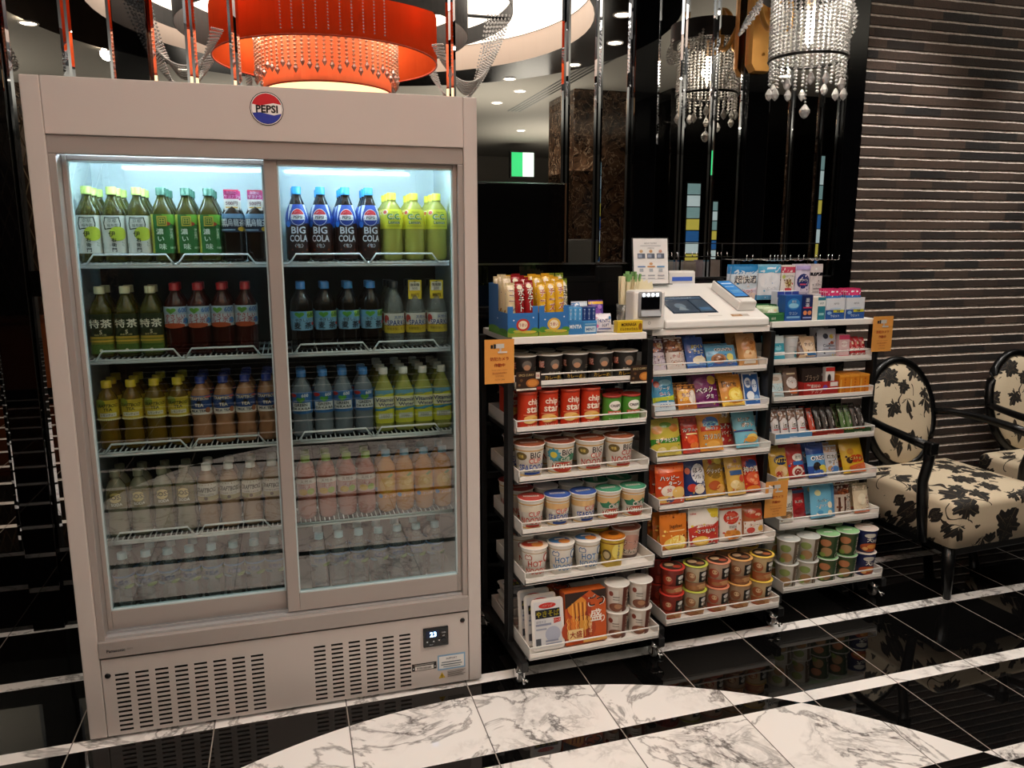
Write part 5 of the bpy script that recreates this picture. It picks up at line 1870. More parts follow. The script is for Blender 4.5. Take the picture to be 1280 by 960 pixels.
put(GOTSU, 'orange yakisoba noodle box with big white characters, standing in front', 'noodle box', 0, 6, .218, .025, .006, lean=.10)
put(GOTSU, 'orange yakisoba noodle box lying flat behind the standing one', 'noodle box', 0, 6, .215, .20, .053, 0, 1.5)
RICE = cup(.0425, .034, .098, '#cfc4b8', '#c9c6bf', [('r', -.8, -.5, -.1, .4, '#d8d2c8'), ('r', .1, -.5, .62, .5, '#5a2a1e'), ('t', 'カレーメシ', .36, .02, .7, '#e8dcc4', .16, 1, 1), ('e', -.2, -.3, .34, .18, '#7a4a34'), ('e', -.1, -.26, .18, .1, '#a87a58'), ('e', -.42, .24, .1, .1, '#8a4030'), ('r', -.34, .1, -.05, .14, '#8a8278'), ('r', -.34, .0, -.05, .03, '#8a8278')])
for (u, dz, ds) in ((.3445, 0, 'lower one beside the orange box'), (.4345, 0, 'lower one in the corner'), (.3440, .0985, 'upper one beside the orange box'), (.4340, .0985, 'upper one in the corner')):
    put(RICE, 'brown and white food cup, %s' % ds, 'noodle cup', 0, 6, u, .058, dz, rz=-.1)
put(RICE, 'brown and white food cup behind the stacked ones', 'noodle cup', 0, 6, .40, .175, 0)

# ---- top board of the noodle rack: stick snacks in printed boxes
def stickbox(front_art, c):
    return carton('display_box', .106, .205, .168, c, front_art, side=[('r', -.5, -.5, .5, -.28, '#5f9a3c'), ('e', -.2, -.28, .3, .14, '#6aa544'), ('e', .3, -.28, .2, .1, '#4f8a34'), ('e', 0, .2, .03, .03, '#e8eef4')], open_top=.078, ears=.022)


def meadow(c):
    return [('r', -.5, -.5, .5, -.24, '#8aa03c'), ('e', -.36, -.22, .14, .12, '#4f8a34'), ('e', .4, -.24, .14, .12, '#4f8a34'), ('e', -.12, -.26, .2, .06, '#b8b44a'), ('e', .2, -.3, .25, .06, '#c8b84a'), ('e', -.3, .2, .025, .03, '#eef'), ('e', .34, .3, .025, .03, '#eef'), ('e', 0, .0, .22, .26, c), ('e', 0, .0, .15, .18, '#f0e2c4'), ('t', 'うまい', 0, .0, .14, '#a8322c', .26, 1)] + [('e', -.45 + .1 * i, -.42 + .04 * (i % 3), .012, .014, '#c8443a') for i in range(9)]


BXR, BXY = stickbox(meadow('#b8362c'), '#3672b4'), stickbox(meadow('#d8b048'), '#3672b4')
put(BXR, 'blue meadow-printed display box holding the red stick snacks', 'display box', 0, 0, .034, .006)
put(BXY, 'blue meadow-printed display box holding the yellow stick snacks', 'display box', 0, 0, .143, .006)


def stick(c, c2, txt, tc):
    return bag('stick_snack', .031, .150, .024, c, [('r', -.5, -.5, .5, -.2, c2), ('e', 0, -.3, .4, .05, '#e0c080'), ('t', txt, .06, .14, .50, tc, .62, 1, 1), ('e', -.05, .42, .3, .05, '#eadcc0')], seed=len(txt), sealc=c)


SRED, SYEL, SGRN, SWHT = stick('#9c1f22', '#8a181c', 'ポテト', '#f2e8dc'), stick('#dcae2e', '#c8862a', 'チーズ', '#a8361c'), stick('#7f8f2e', '#cfc8a0', '野菜', '#f0ead2'), stick('#d8c8a0', '#a8722c', 'コーン', '#6a3a1c')
nstk = 0
for bx, (u0, cols) in enumerate(((.034, [SWHT, SRED, SRED]), (.143, [SYEL, SYEL, SYEL]))):
    for row in range(4):
        for i in range(3):
            pr_ = cols[i]
            cn = {SWHT: 'pale', SRED: 'red', SYEL: 'yellow'}[pr_]
            if row > 1 and bx == 0 and i == 1:
                pr_, cn = SYEL, 'yellow'
            put(pr_, '%s stick snack bag, %s in %s' % (cn, ORD[i], ('front row', 'second row', 'third row', 'back row')[row]), 'stick snack', 0, 0, u0 + (i - 1) * .0325, .030 + row * .043, .012 + (.022 if row else .006) + .004 * ((i + row) % 3), rz=random.uniform(-.03, .03), lean=.10, group='stick snacks in the blue boxes', where='%s box' % ('red' if bx == 0 else 'yellow'))
GBX = carton('display_box', .07, .10, .10, '#4a86bc', [('e', -.2, .1, .03, .03, '#eef'), ('e', .2, -.1, .03, .03, '#eef'), ('r', -.5, -.5, .5, -.3, '#6aa0c8')], open_top=.085)
put(GBX, 'small blue box behind, holding the green stick snacks', 'display box', 0, 0, .236, .155)
for i in range(4):
    put(SGRN, 'green stick snack bag, %s of four' % ORD[i], 'stick snack', 0, 0, .220 + .033 * (i % 2), .185 + .036 * (i // 2), .012 + .018 * (i // 2) + .010, rz=.05, lean=.08, group='stick snacks in the blue boxes', where='small blue box')
MINT = carton('mint_box', .104, .075, .044, '#3f86c0', [('r', -.5, -.5, 0.02, .5, '#3a7ab4'), ('t', 'MINTIA', -.25, .1, .3, '#e4eef4', .42, 1), ('r', .08, -.36, .46, .1, '#c8dce6'), ('t', 'MINT', .27, -.14, .22, '#2f5f94', .34, 1), ('r', .08, .22, .46, .3, '#9cc4dc')])
put(MINT, 'blue mint candy carton in front', 'mint carton', 0, 0, .250, .012)
MTUB = carton('mint_pack', .016, .055, .044, '#1f3a78', [('t', 'MINTIA', 0, 0, .8, '#cfe0f0', .5, 1, 1)])
MTUB2 = carton('mint_pack', .016, .055, .044, '#4f9ad0', [('t', 'MINTIA', 0, 0, .8, '#eef6fa', .5, 1, 1)])
for i in range(6):
    put(MTUB2 if i < 3 else MTUB, '%s slim mint pack, %s from left on the blue carton' % ('light blue' if i < 3 else 'navy', ORD[i]), 'mint pack', 0, 0, .208 + .0168 * i, .018, .0448)
GUMA = bag('sweets_bag', .062, .095, .020, '#cfdbe6', [('r', -.5, -.1, 0, .5, '#3a78b4'), ('r', 0, -.5, .5, 0, '#5a94c4'), ('t', 'RAMUNE', 0, .2, .2, '#f0f4f6', .6, 1), ('r', -.4, -.4, .1, -.25, '#8ab0d0')], seed=2)
put(GUMA, 'blue and white sweets bag behind the mint carton', 'sweets bag', 0, 0, .284, .112, .003, lean=.12)
PURP = bag('sweets_bag', .056, .098, .020, '#5a3a94', [('r', -.5, .4, .5, .5, '#d8a83a'), ('e', 0, 0, .3, .26, '#8a5ab0'), ('t', 'GRAPE', 0, .0, .14, '#e8dcf0', .6, 1), ('e', -.2, -.3, .15, .08, '#c090d8'), ('e', .2, .3, .15, .08, '#b080d0')], seed=3)
put(PURP, 'purple sweets bag behind the white candy bag', 'sweets bag', 0, 0, .347, .112, .003, lean=.12)
WPK = bag('sweets_bag', .068, .058, .024, '#e6e2ea', [('p', [(-.5, .5), (-.5, .1), (-.1, .5)], '#d84a90'), ('t', 'MINTZ', .05, .1, .2, '#3a4a8a', .7, 1), ('t', 'SOFT', .1, -.16, .16, '#3a4a8a', .5, 1), ('e', -.35, -.2, .08, .1, '#e080b0'), ('e', .38, .28, .07, .1, '#4a8ac0'), ('r', -.3, -.42, .4, -.34, '#6a78b0')], seed=5)
put(WPK, 'white candy bag with a pink corner in front', 'sweets bag', 0, 0, .338, .040, .004, lean=.2)
YBX = carton('caramel_box', .096, .030, .040, '#d0b028', [('t', 'MORINAGA', -.05, .2, .28, '#3a2a10', .6, 1), ('t', 'ミルクキャラメル', -.05, -.2, .26, '#5a3a14', .7, 1), ('e', .4, 0, .07, .3, '#8a5a1c')], topc='#dcc040')
put(YBX, 'yellow caramel carton at the board end', 'caramel carton', 0, 0, .424, .004)

# chopsticks in a clear cup
t = thing('chopstick_cup')
b = MB()
b.lathe([(0, .003), (.026, .003), (.027, 0), (.032, .085), (.031, .085), (.026, .005), (0, .005)], clear('clear_plastic_cup', '#f2f2ee', '#e8e8e4', .15, .03, .4), 22)
b.build('clear_cup', t)
PAPER = mat('paper_sleeve', '#e6dcb8', .6)
for i in range(14):
    a = 2.4 * i
    r0, r1 = .004 + .0012 * i, .012 + .0022 * i
    b = MB()
    p0 = Vector((r0 * cos(a), r0 * sin(a), .006))
    p1 = Vector((r1 * cos(a) + .014, r1 * sin(a), .185 + .008 * (i % 3)))
    dv = (p1 - p0)
    T = Matrix.Translation(p0) @ dv.to_track_quat('Z', 'Y').to_matrix().to_4x4()
    b.box((-.0075, -.002, 0), (.0075, .002, dv.length * .86), PAPER, T)
    b.box((-.0075, -.0024, dv.length * .86), (.0075, .0024, dv.length), mat('green_paper', '#7fae6a', .6) if i % 3 else PAPER, T)
    b.build('chopstick_sleeve', t)
for i in range(4):
    b = MB()
    T = Matrix.Translation((.006 + .004 * i, -.012 - .003 * i, .01)) @ Matrix.Rotation(RAD(12 + 5 * i), 4, 'Y')
    b.add([(-.005, 0, 0), (.005, 0, 0), (.006, 0, .09), (.015, .002, .12), (.016, .003, .155), (.0, .004, .175), (-.016, .003, .155), (-.015, .002, .12), (-.006, 0, .09)], [(0, 1, 2, 8), (8, 2, 3, 7), (7, 3, 4, 6), (6, 4, 5)], mat('cream_spoon', '#efe6c4', .3), True, T)
    b.add([(-.005, .002, 0), (.005, .002, 0), (.006, .002, .09), (.015, .004, .12), (.016, .005, .155), (.0, .006, .175), (-.016, .005, .155), (-.015, .004, .12), (-.006, .002, .09)], [(8, 2, 1, 0), (7, 3, 2, 8), (6, 4, 3, 7), (5, 4, 6)], mat('cream_spoon', '#efe6c4', .3), True, T)
    b.build('wrapped_spoon', t)
t.matrix_world = at(0, 0, .478, .152)
tag(t, 'clear cup of paper-wrapped chopsticks and cream spoons beside the barcode scanner', 'chopstick cup')

# orange camera notices
def notice(M, label):
    t = thing('camera_notice')
    b = MB()
    b.box((-.05, 0, -.072), (.05, .0015, .072), ink('#dc9a4c'))
    b.build('card', t)
    b = MB()
    art(b, flat(), .10, .144, [('t', '防犯カメラ', 0, .06, .085, '#b23a26', .78, 1), ('t', '作動中', 0, -.08, .085, '#b23a26', .5, 1), ('r', -.12, .30, .16, .40, '#c9c6c0'), ('p', [(-.2, .29), (-.12, .3), (-.12, .39), (-.2, .4)], '#3a3a3a'), ('r', -.3, .3, -.22, .38, '#26262a'), ('r', .0, .22, .06, .30, '#bab7b0'), ('r', -.06, .19, .26, .23, '#c9c6c0'),
        ('t', 'Security camera in operation', 0, -.19, .03, '#8a4a2a', .8), ('t', '監控攝像機運轉中', 0, -.26, .04, '#9a4a2a', .6), ('t', '방범카메라', 0, -.33, .04, '#9a4a2a', .5), ('t', 'CCTV 24H', 0, -.41, .035, '#8a4a2a', .5)])
    b.build('print', t)
    t.matrix_world = M
    tag(t, label, 'notice', 'orange camera notices')


notice(RM(0) @ TR(-.056, .138, 1.092), 'orange security camera notice on the post beside the refrigerator')
notice(RM(2) @ TR(RW + .030, .142, 1.102), 'orange security camera notice on the post beside the stone wall')
notice(RM(1) @ TR(RW + .034, .10, .500), 'orange security camera notice low between checkout rack and rack by armchairs')

# ---------------------------------------------------------------- checkout terminal and its devices
WPL = mat('white_device_plastic', '#e6e4e0', .3)
GPL = mat('grey_device_plastic', '#8f9296', .35)
SCR = mat('dark_screen', '#16202c', .08, emit=.05, ecol='#4a7aa8')
BLUE_SCR = mat('blue_screen', '#2f6fb0', .15, emit=.35, ecol='#3a86c8')
t = thing('checkout_terminal')
b = MB()
sl_u0, sl_u1, v0, v1 = .042, .478, -.008, .302
zf, zb, zb0 = .028, .145, 0
pf = [(v0, 0), (v0, zf), (v1, zb), (v1, 0)]
vs = [(u, v, z) for u in (sl_u0, sl_u1) for v, z in pf]
bm = bmesh.new()
q = [bm.verts.new(p) for p in vs]
for f in ((0, 1, 2, 3), (7, 6, 5, 4), (0, 4, 5, 1), (1, 5, 6, 2), (2, 6, 7, 3), (3, 7, 4, 0)):
    bm.faces.new([q[i] for i in f])
bmesh.ops.recalc_face_normals(bm, faces=bm.faces)
bmesh.ops.bevel(bm, geom=list(bm.edges), offset=.006, segments=2, profile=.5, affect='EDGES')
bm.verts.index_update()
b.add([v.co.copy() for v in bm.verts], [[v.index for v in f.verts] for f in bm.faces], WPL)
bm.free()
b.build('housing', t)
slope = math.atan2(zb - zf, v1 - v0)
SLP = Matrix.Translation((sl_u0, v0, zf)) @ Matrix.Rotation(slope - pi / 2, 4, 'X')   # local x along, z up the slope, -y out of the surface
b = MB()
b.box((.062, -.0012, .058), (.250, .002, .205), SCR, SLP)
art(b, flat(SLP @ Matrix.Translation((.156, -.0012, .131))), .187, .147, [('r', -.46, .30, .46, .44, '#33506c'), ('r', -.46, -.44, .1, .26, '#22384e'), ('r', .14, -.44, .46, .26, '#2b4258'), ('e', -.2, -.1, .12, .16, '#5f7688'), ('p', [(-.32, -.34), (-.08, -.34), (-.2, -.1)], '#7c8c98'), ('r', .18, -.36, .42, -.2, '#3c6a94'), ('t', 'いらっしゃいませ', 0, .37, .07, '#b8c8d4', .6)])
b.build('touch_screen', t)
b = MB()
art(b, flat(SLP @ Matrix.Translation((.325, -.0002, .030))), .075, .018, [('r', -.5, -.5, .5, .5, '#a87a4a'), ('r', .1, -.5, .5, .5, '#b8b0a8'), ('t', 'PAY', -.2, 0, .5, '#e8dcc8', .4)])
art(b, flat(SLP @ Matrix.Translation((.22, -.0002, .032))), .06, .01, [('r', -.5, -.3, .5, .3, '#c9c6c0')])
b.build('sticker', t)
t.matrix_world = at(1, 0, 0, 0)
tag(t, 'white sloping self-checkout terminal with an inset dark touch screen', 'checkout terminal')
t = thing('card_reader')
b = MB()
b.box((-.038, -.036, 0), (.038, 0, .205), WPL, bev=.004)
b.box((-.032, -.040, -.002), (.032, -.03, .022), WPL, bev=.002)
b.build('housing', t)
b = MB()
b.box((-.033, -.0372, .040), (.033, -.034, .198), mat('reader_black', '#15161a', .15))
b.box((-.028, -.0380, .050), (.028, -.037, .190), BLUE_SCR)
art(b, flat(Matrix.Translation((0, -.038, .12))), .056, .14, [('r', -.4, .3, .4, .36, '#cfe2f0'), ('r', -.4, .1, .3, .14, '#9cc4e0'), ('r', -.4, -.3, .4, -.1, '#4f94cc')])
b.build('display', t)
t.matrix_world = at(1, 0, 0, 0) @ SLP @ Matrix.Translation((.372, -.0015, .063))
tag(t, 'white card reader with a bright blue display on the terminal', 'card reader')
SCU = .517
t = thing('barcode_scanner')
b = MB()
b.box((-.062, 0, 0), (.062, .07, .14), WPL, bev=.010)
b.build('housing', t)
b = MB()
b.box((-.046, -.004, .045), (.046, .004, .135), GPL, bev=.006)
b.box((-.036, -.0055, .074), (.036, -.003, .117), mat('scan_window', '#07080a', .05))
b.add([(-.036, -.0045, .071), (.036, -.0045, .071), (.040, -.016, .052), (-.040, -.016, .052)], [(0, 3, 2, 1)], GPL)
b.build('bezel', t)
b = MB()
for i in range(4):
    b.lathe([(0, .0015), (.005, .001), (.006, 0)], mat('scan_led', '#e8f6ff', .3, emit=5), 8, Matrix.Translation((-.026 + .0175 * i, -.0042, .1245)) @ Matrix.Rotation(pi / 2, 4, 'X'))
b.build('led_row', t)
b = MB()
art(b, flat(Matrix.Translation((0, -.0002, .026))), .05, .02, [('e', 0, 0, .12, .3, '#b8b6b2'), ('e', 0, 0, .06, .15, '#dad8d4')])
b.build('button', t)
t.matrix_world = at(0, 0, SCU, .040, .0, -.0)
tag(t, 'white barcode scanner with a grey-framed dark window, beside the terminal', 'barcode scanner')
t = thing('receipt_printer')
b = MB()
b.box((-.062, 0, -.142), (.062, .06, .05), WPL, bev=.008)
b.build('housing', t)
b = MB()
b.box((-.045, -.002, .010), (.045, .003, .026), mat('printer_blue', '#3c5aa8', .3, emit=.3))
b.build('status_strip', t)
t.matrix_world = RM(1) @ TR(.284, .466, 1.3085)
tag(t, 'white receipt printer with a blue strip behind the terminal', 'printer')
t2 = thing('sign_holder')
b2 = MB()
T = Matrix.Rotation(-RAD(7), 4, 'X')
AC = clear('clear_acrylic', '#f4f6f6', '#dfe3e4', .08, .02, .3)
b2.box((-.079, .005, 0), (.079, .007, .182), AC, T)
b2.box((-.079, -.02, 0), (.079, .02, .003), AC)
b2.build('acrylic_stand', t2)
b2 = MB()
b2.box((-.074, .0033, .004), (.074, .0046, .178), ink('#eceae8'), T)
ic = []
for k, c in enumerate(('#c8a47a', '#d0a070', '#c89a8a')):
    x = -.28 + .28 * k
    ic += [('e', x, .22, .05, .035, c), ('r', x - .11, .06, x + .11, .17, '#5c6474'), ('r', x - .09, .08, x + .02, .15, '#9aa4b8')]
    ic += [('r', x - .11, -.14, x + .11, -.11, ('#6f8fc0', '#c88a50', '#5f9ac8')[k]), ('r', x - .06, -.24, x + .05, -.17, '#b0b6be'), ('r', x - .1, -.34, x + .1, -.31, '#a6aab0'), ('r', x - .1, -.40, x + .1, -.38, '#b6bac0')]
art(b2, flat(T @ Matrix.Translation((0, .0030, .091))), .148, .172, [('t', 'HOW TO PAY', 0, .40, .035, '#5a6068', .5), ('r', -.3, .34, .3, .35, '#9aa0a8'), ('t', 'ご利用方法', 0, .29, .035, '#5a6068', .4), ('e', 0, -.06, .05, .03, '#d0a070')] + ic)
b2.build('printed_sheet', t2)
t2.matrix_world = RM(1) @ TR(.132, .432, 1.3085)
tag(t2, 'clear acrylic sign holder with a white how-to-pay sheet, behind the terminal', 'sign holder')

# ---------------------------------------------------------------- checkout rack: snack bags
def snack(name, w, h, d, c, items, kind='pillow', seed=1):
    return bag(name, w, h, d, c, items, kind, seed)


def two(proto, desc, cat, r, i, u, v, lean, rz=0.0, n=2, dv=.045):
    for k in range(n):
        put(proto, desc if k == 0 else '%s, %s one behind' % (desc, ('', 'next', 'further')[k]), cat, r, i, u, v + dv * k, .018 * sin(lean) + .001 + .001 * k, rz * .3, lean)


BR1 = snack('sweets_bag', .060, .112, .028, '#cfc6d2', [('r', -.5, .06, .5, .5, '#5a3a4a'), ('e', -.1, .24, .34, .16, '#b86a4a'), ('e', .15, .3, .2, .1, '#dcc8a0'), ('t', 'クリーム', 0, -.1, .12, '#5a3a8a', .8, 1), ('t', 'クッキー', 0, -.28, .12, '#5a3a8a', .8, 1)])
BR2 = snack('sweets_bag', .077, .115, .030, '#d8cfc8', [('r', -.5, .04, .5, .5, '#6a3a24'), ('e', -.1, .24, .34, .16, '#a8643a'), ('e', .18, .2, .2, .12, '#c89a6a'), ('e', -.24, .36, .14, .08, '#8a4a2a'), ('t', 'チョコ', .05, -.1, .12, '#a83a3a', .7, 1), ('t', 'ウエハース', .05, -.28, .12, '#8a4a3a', .8, 1)], seed=2)
CHB = snack('sweets_bag', .081, .112, .028, '#2b58a8', [('t', 'ホワイト', .05, .2, .14, '#e4e08a', .6, 1), ('t', 'チョコ', .08, .02, .14, '#e4ead8', .5, 1), ('e', .1, -.26, .36, .14, '#e6dcc0'), ('r', -.5, -.44, .5, -.36, '#6a94cc')], seed=3)
LBC = snack('sweets_bag', .128, .078, .034, '#5ba4cc', [('t', 'COUNTRY', .05, .28, .16, '#eef2f2', .66, 1), ('e', -.16, -.16, .24, .24, '#a8744a'), ('e', -.16, -.16, .18, .17, '#7a4a2c'), ('e', .22, -.1, .12, .18, '#d8cc6a'), ('r', -.5, -.5, .5, -.36, '#2f5aa8'), ('t', 'バニラ', .3, -.3, .14, '#f0f0e8', .26, 1)], seed=4)
BRD = snack('bread_bag', .084, .118, .05, '#c8935a', [('e', 0, .1, .36, .3, '#b0743c'), ('e', 0, -.22, .34, .18, '#d8b080'), ('e', .1, .2, .1, .06, '#8a5426'), ('e', -.16, -.1, .1, .06, '#e8cfa4'), ('r', -.3, -.46, .3, -.38, '#e8e0d0')], seed=5)
two(BR1, 'small white and purple cookie bag', 'snack bag', 1, 1, .0500, .045, .38)
two(BR2, 'white and brown wafer bag', 'snack bag', 1, 1, .1240, .045, .38)
two(CHB, 'royal blue white-chocolate bag', 'snack bag', 1, 1, .2080, .045, .38, .05)
two(LBC, 'wide light blue cookie bag', 'snack bag', 1, 1, .3180, .045, .42, -.02)
two(BRD, 'golden bread pack at the tray end', 'bread pack', 1, 1, .4320, .045, .35, 0, 2, .07)
G1 = snack('gummy_bag', .090, .122, .03, '#4a9cc8', [('e', .1, .34, .3, .1, '#8ccae4'), ('e', -.3, .3, .12, .1, '#c8503a'), ('t', 'ソーダ', .02, .16, .12, '#eaf4f8', .8, 1), ('t', 'ラムネ', .02, .0, .13, '#2f5f9c', .8, 1), ('p', [(-.5, -.1), (.5, -.02), (.5, -.2), (-.5, -.26)], '#b8c43a'), ('r', -.5, -.5, .5, -.26, '#cfe0ea'), ('t', 'SODA', 0, -.36, .1, '#3a6aa8', .6, 1)])
G2 = snack('gummy_bag', .076, .088, .026, '#d08a34', [('e', -.2, .1, .28, .26, '#e8b85a'), ('e', .24, .0, .22, .3, '#e6ded2'), ('r', -.5, .36, .5, .5, '#4a2a1c'), ('t', 'ちび', -.1, .1, .2, '#8a3a1c', .5, 1), ('r', -.5, -.5, .5, -.34, '#b86a2a')], seed=2)
G3 = snack('gummy_bag', .098, .125, .03, '#6a1f5a', [('e', -.2, .2, .3, .2, '#8a3a74'), ('e', .24, .3, .2, .14, '#c8a03a'), ('t', 'ペタグー', .0, .0, .17, '#f4eef2', .9, 1), ('t', 'グミ', .05, -.2, .14, '#f4eef2', .5, 1), ('r', -.4, -.4, .4, -.34, '#d8a8c8')], seed=3)
G4 = snack('gummy_bag', .098, .115, .03, '#cf8a30', [('t', 'Puré', -.12, .22, .2, '#3a2a1c', .6), ('e', .1, -.16, .34, .24, '#e8c850'), ('e', .1, -.16, .26, .17, '#f0dc7a'), ('e', .1, -.16, .05, .04, '#d8b040'), ('p', [(-.5, -.3), (0, -.46), (.5, -.36), (.5, -.5), (-.5, -.5)], '#e6c04a')], seed=4)
G5 = carton('candy_pouch', .070, .006, .125, '#e0e6ee', [('r', -.46, -.46, .46, .46, '#2c5a9c'), ('e', -.2, .2, .2, .16, '#e6ecf2'), ('e', .2, .1, .16, .2, '#d8e2ee'), ('e', -.1, -.2, .24, .14, '#e6ecf2'), ('e', .26, -.28, .14, .1, '#8ab0d8'), ('t', '塩', -.2, .2, .16, '#2c5a9c', .3, 1), ('t', 'タブ', .2, .1, .12, '#2c5a9c', .3, 1), ('e', 0, .44, .06, .02, '#fff')])
two(G1, 'pale blue soda gummy bag', 'sweets bag', 1, 2, .0660, .045, .32)
two(G2, 'small orange and white candy bag', 'sweets bag', 1, 2, .1600, .040, .32)
two(G3, 'dark purple gummy bag with white lettering', 'sweets bag', 1, 2, .2520, .052, .36)
two(G4, 'orange lemon-slice gummy bag', 'sweets bag', 1, 2, .3560, .040, .42, .08)
for k in range(4):
    put(G5, 'blue and white salt candy pouch, %s from the front' % ORD[k], 'sweets pouch', 1, 2, .443, .040 + .022 * k, .004, .0, .30)
C1 = snack('snack_bag', .122, .128, .034, '#c8b84a', [('e', -.3, .24, .16, .12, '#d8984a'), ('e', .26, .28, .16, .12, '#c8843a'), ('e', 0, .38, .2, .08, '#6a9a3a'), ('p', [(-.5, -.02), (.5, .06), (.5, -.14), (-.5, -.2)], '#3f8a34'), ('t', 'コアラビスケ', 0, -.06, .11, '#f0f0dc', .9, 1), ('e', -.2, -.34, .14, .08, '#e8d89a'), ('e', .2, -.34, .14, .08, '#e0cc8a')])
C2 = snack('snack_bag', .072, .130, .034, '#b8301e', [('r', -.5, .3, .5, .5, '#8a1e16'), ('t', 'カラムー', .0, .16, .12, '#2a1410', .84, 1), ('e', 0, -.12, .3, .14, '#d8522a'), ('e', .1, -.3, .26, .1, '#e07a3a'), ('r', -.3, .02, .3, .06, '#e8d090')], seed=2)
C3 = snack('snack_bag', .098, .152, .036, '#d08c34', [('e', 0, .2, .34, .14, '#3a6aa8'), ('e', 0, .13, .34, .09, '#8ac0c8'), ('r', -.42, -.02, .42, .1, '#c8402a'), ('t', '亀田のえび', .0, .04, .07, '#f4e8d0', .7, 1), ('t', 'カリカリ', .0, -.16, .13, '#d8dcc8', .7, 1), ('e', 0, -.36, .3, .1, '#e0a850'), ('r', -.5, .42, .5, .5, '#b87428')], seed=3)
C4 = snack('snack_bag', .086, .148, .036, '#b5302a', [('r', -.5, .06, .5, .5, '#c8984e'), ('e', .1, .3, .2, .11, '#e8dcc0'), ('t', '堅', .1, .3, .12, '#4a3420', .24, 1), ('t', 'コイケ', .0, -.04, .1, '#f0e6d8', .7, 1), ('t', 'スパイス', .0, -.2, .1, '#f0d8c0', .8, 1), ('e', -.2, -.36, .1, .05, '#f0e0d0')], seed=4)
C5 = snack('snack_bag', .100, .136, .038, '#6fb0c4', [('t', 'ピュア', -.08, .28, .12, '#5a3a1c', .66, 1), ('t', 'ポテト', .02, .12, .13, '#7a4a1c', .74, 1), ('p', [(-.5, .02), (.5, -.06), (.5, -.14), (-.5, -.06)], '#d8884a'), ('e', .18, -.24, .26, .1, '#e0c06a'), ('e', .1, -.3, .26, .08, '#d0963c'), ('r', -.5, -.06, .2, -.02, '#2f4a8a')], seed=5)
two(C1, 'yellow biscuit bag with a green band', 'snack bag', 1, 3, .0680, .045, .30)
two(C2, 'narrow red spicy chip bag', 'snack bag', 1, 3, .1720, .045, .33)
two(C3, 'tall orange cracker bag with blue oval', 'snack bag', 1, 3, .2620, .050, .36, -.05, 1)
two(C4, 'gold and red chip bag', 'snack bag', 1, 3, .3520, .105, .40, .0, 1)
two(C5, 'light blue potato chip bag at the tray end', 'snack bag', 1, 3, .4180, .050, .40, .0, 1)
D1 = snack('snack_bag', .118, .140, .036, '#c8461c', [('r', -.5, .34, .5, .5, '#e06a2c'), ('t', 'ハッピー', -.06, .2, .13, '#f6efe4', .72, 1), ('t', 'ターン', .1, .06, .12, '#f6efe4', .6, 1), ('e', -.1, -.14, .26, .15, '#e8dccc'), ('t', '50', -.1, -.12, .1, '#c8362a', .2, 1), ('e', .24, -.2, .24, .16, '#e8c070'), ('e', -.24, -.36, .3, .1, '#e0b45a'), ('e', -.05, -.38, .14, .08, '#2c3a7a')])
D2 = snack('snack_bag', .092, .152, .034, '#23346a', [('e', .14, .12, .34, .24, '#e6e6ea'), ('t', 'ほろ', .1, .2, .12, '#1c2040', .44, 1), ('t', 'ソルト', .16, .04, .1, '#1c2040', .5, 1), ('e', -.2, -.22, .2, .1, '#b8382c'), ('e', .12, -.26, .24, .12, '#e0d6c2'), ('e', -.34, .2, .1, .08, '#d06a50'), ('t', 'こつぶ', .22, -.14, .12, '#eceef2', .4, 1), ('r', -.5, -.5, .5, -.42, '#c8a44a')], seed=2)
D3 = snack('snack_bag', .082, .150, .034, '#c89a34', [('e', 0, .12, .4, .2, '#8a6a28'), ('t', 'クリッピー', 0, .12, .11, '#f2ead2', .84, 1), ('e', -.1, -.24, .3, .12, '#b0562c'), ('e', .2, -.32, .22, .1, '#d8a45a'), ('p', star(-.2, .36, .1, .05, 7, 1.4), '#c8442c'), ('e', .2, .36, .2, .08, '#e8d45a')], seed=3)
D4 = snack('snack_bag', .078, .148, .034, '#cfa850', [('t', 'ピーナッツ', .0, .22, .09, '#6a3a1c', .8, 1), ('r', -.36, .0, .3, .12, '#3a5a8a'), ('e', -.14, -.24, .24, .11, '#e0cc98'), ('e', .16, -.3, .24, .1, '#d0b070'), ('e', .24, -.1, .14, .09, '#c8503a'), ('t', '揚', 0, .36, .1, '#8a2a1c', .2, 1)], seed=4)
D5 = snack('snack_bag', .076, .142, .034, '#c0341f', [('e', 0, .24, .34, .12, '#3a5090'), ('t', '柿の種', -.04, .1, .16, '#f4ece0', .8, 1), ('e', 0, -.14, .36, .16, '#d8603a'), ('e', -.1, -.2, .14, .05, '#e8a070'), ('e', .18, -.1, .14, .05, '#e8a070'), ('e', .1, -.28, .14, .05, '#e0885a'), ('e', 0, -.42, .4, .08, '#d8802c')], seed=5)
two(D1, 'orange-red rice cracker bag with white lettering', 'snack bag', 1, 4, .0680, .040, .14, n=3, dv=.044)
two(D2, 'navy blue cracker bag', 'snack bag', 1, 4, .1820, .050, .30, .03)
two(D3, 'gold cracker bag with a brown oval', 'snack bag', 1, 4, .2740, .060, .33)
two(D4, 'pale gold peanut bag', 'snack bag', 1, 4, .3570, .045, .35, .04)
two(D5, 'red persimmon-seed cracker bag at the tray end', 'snack bag', 1, 4, .4360, .060, .36)
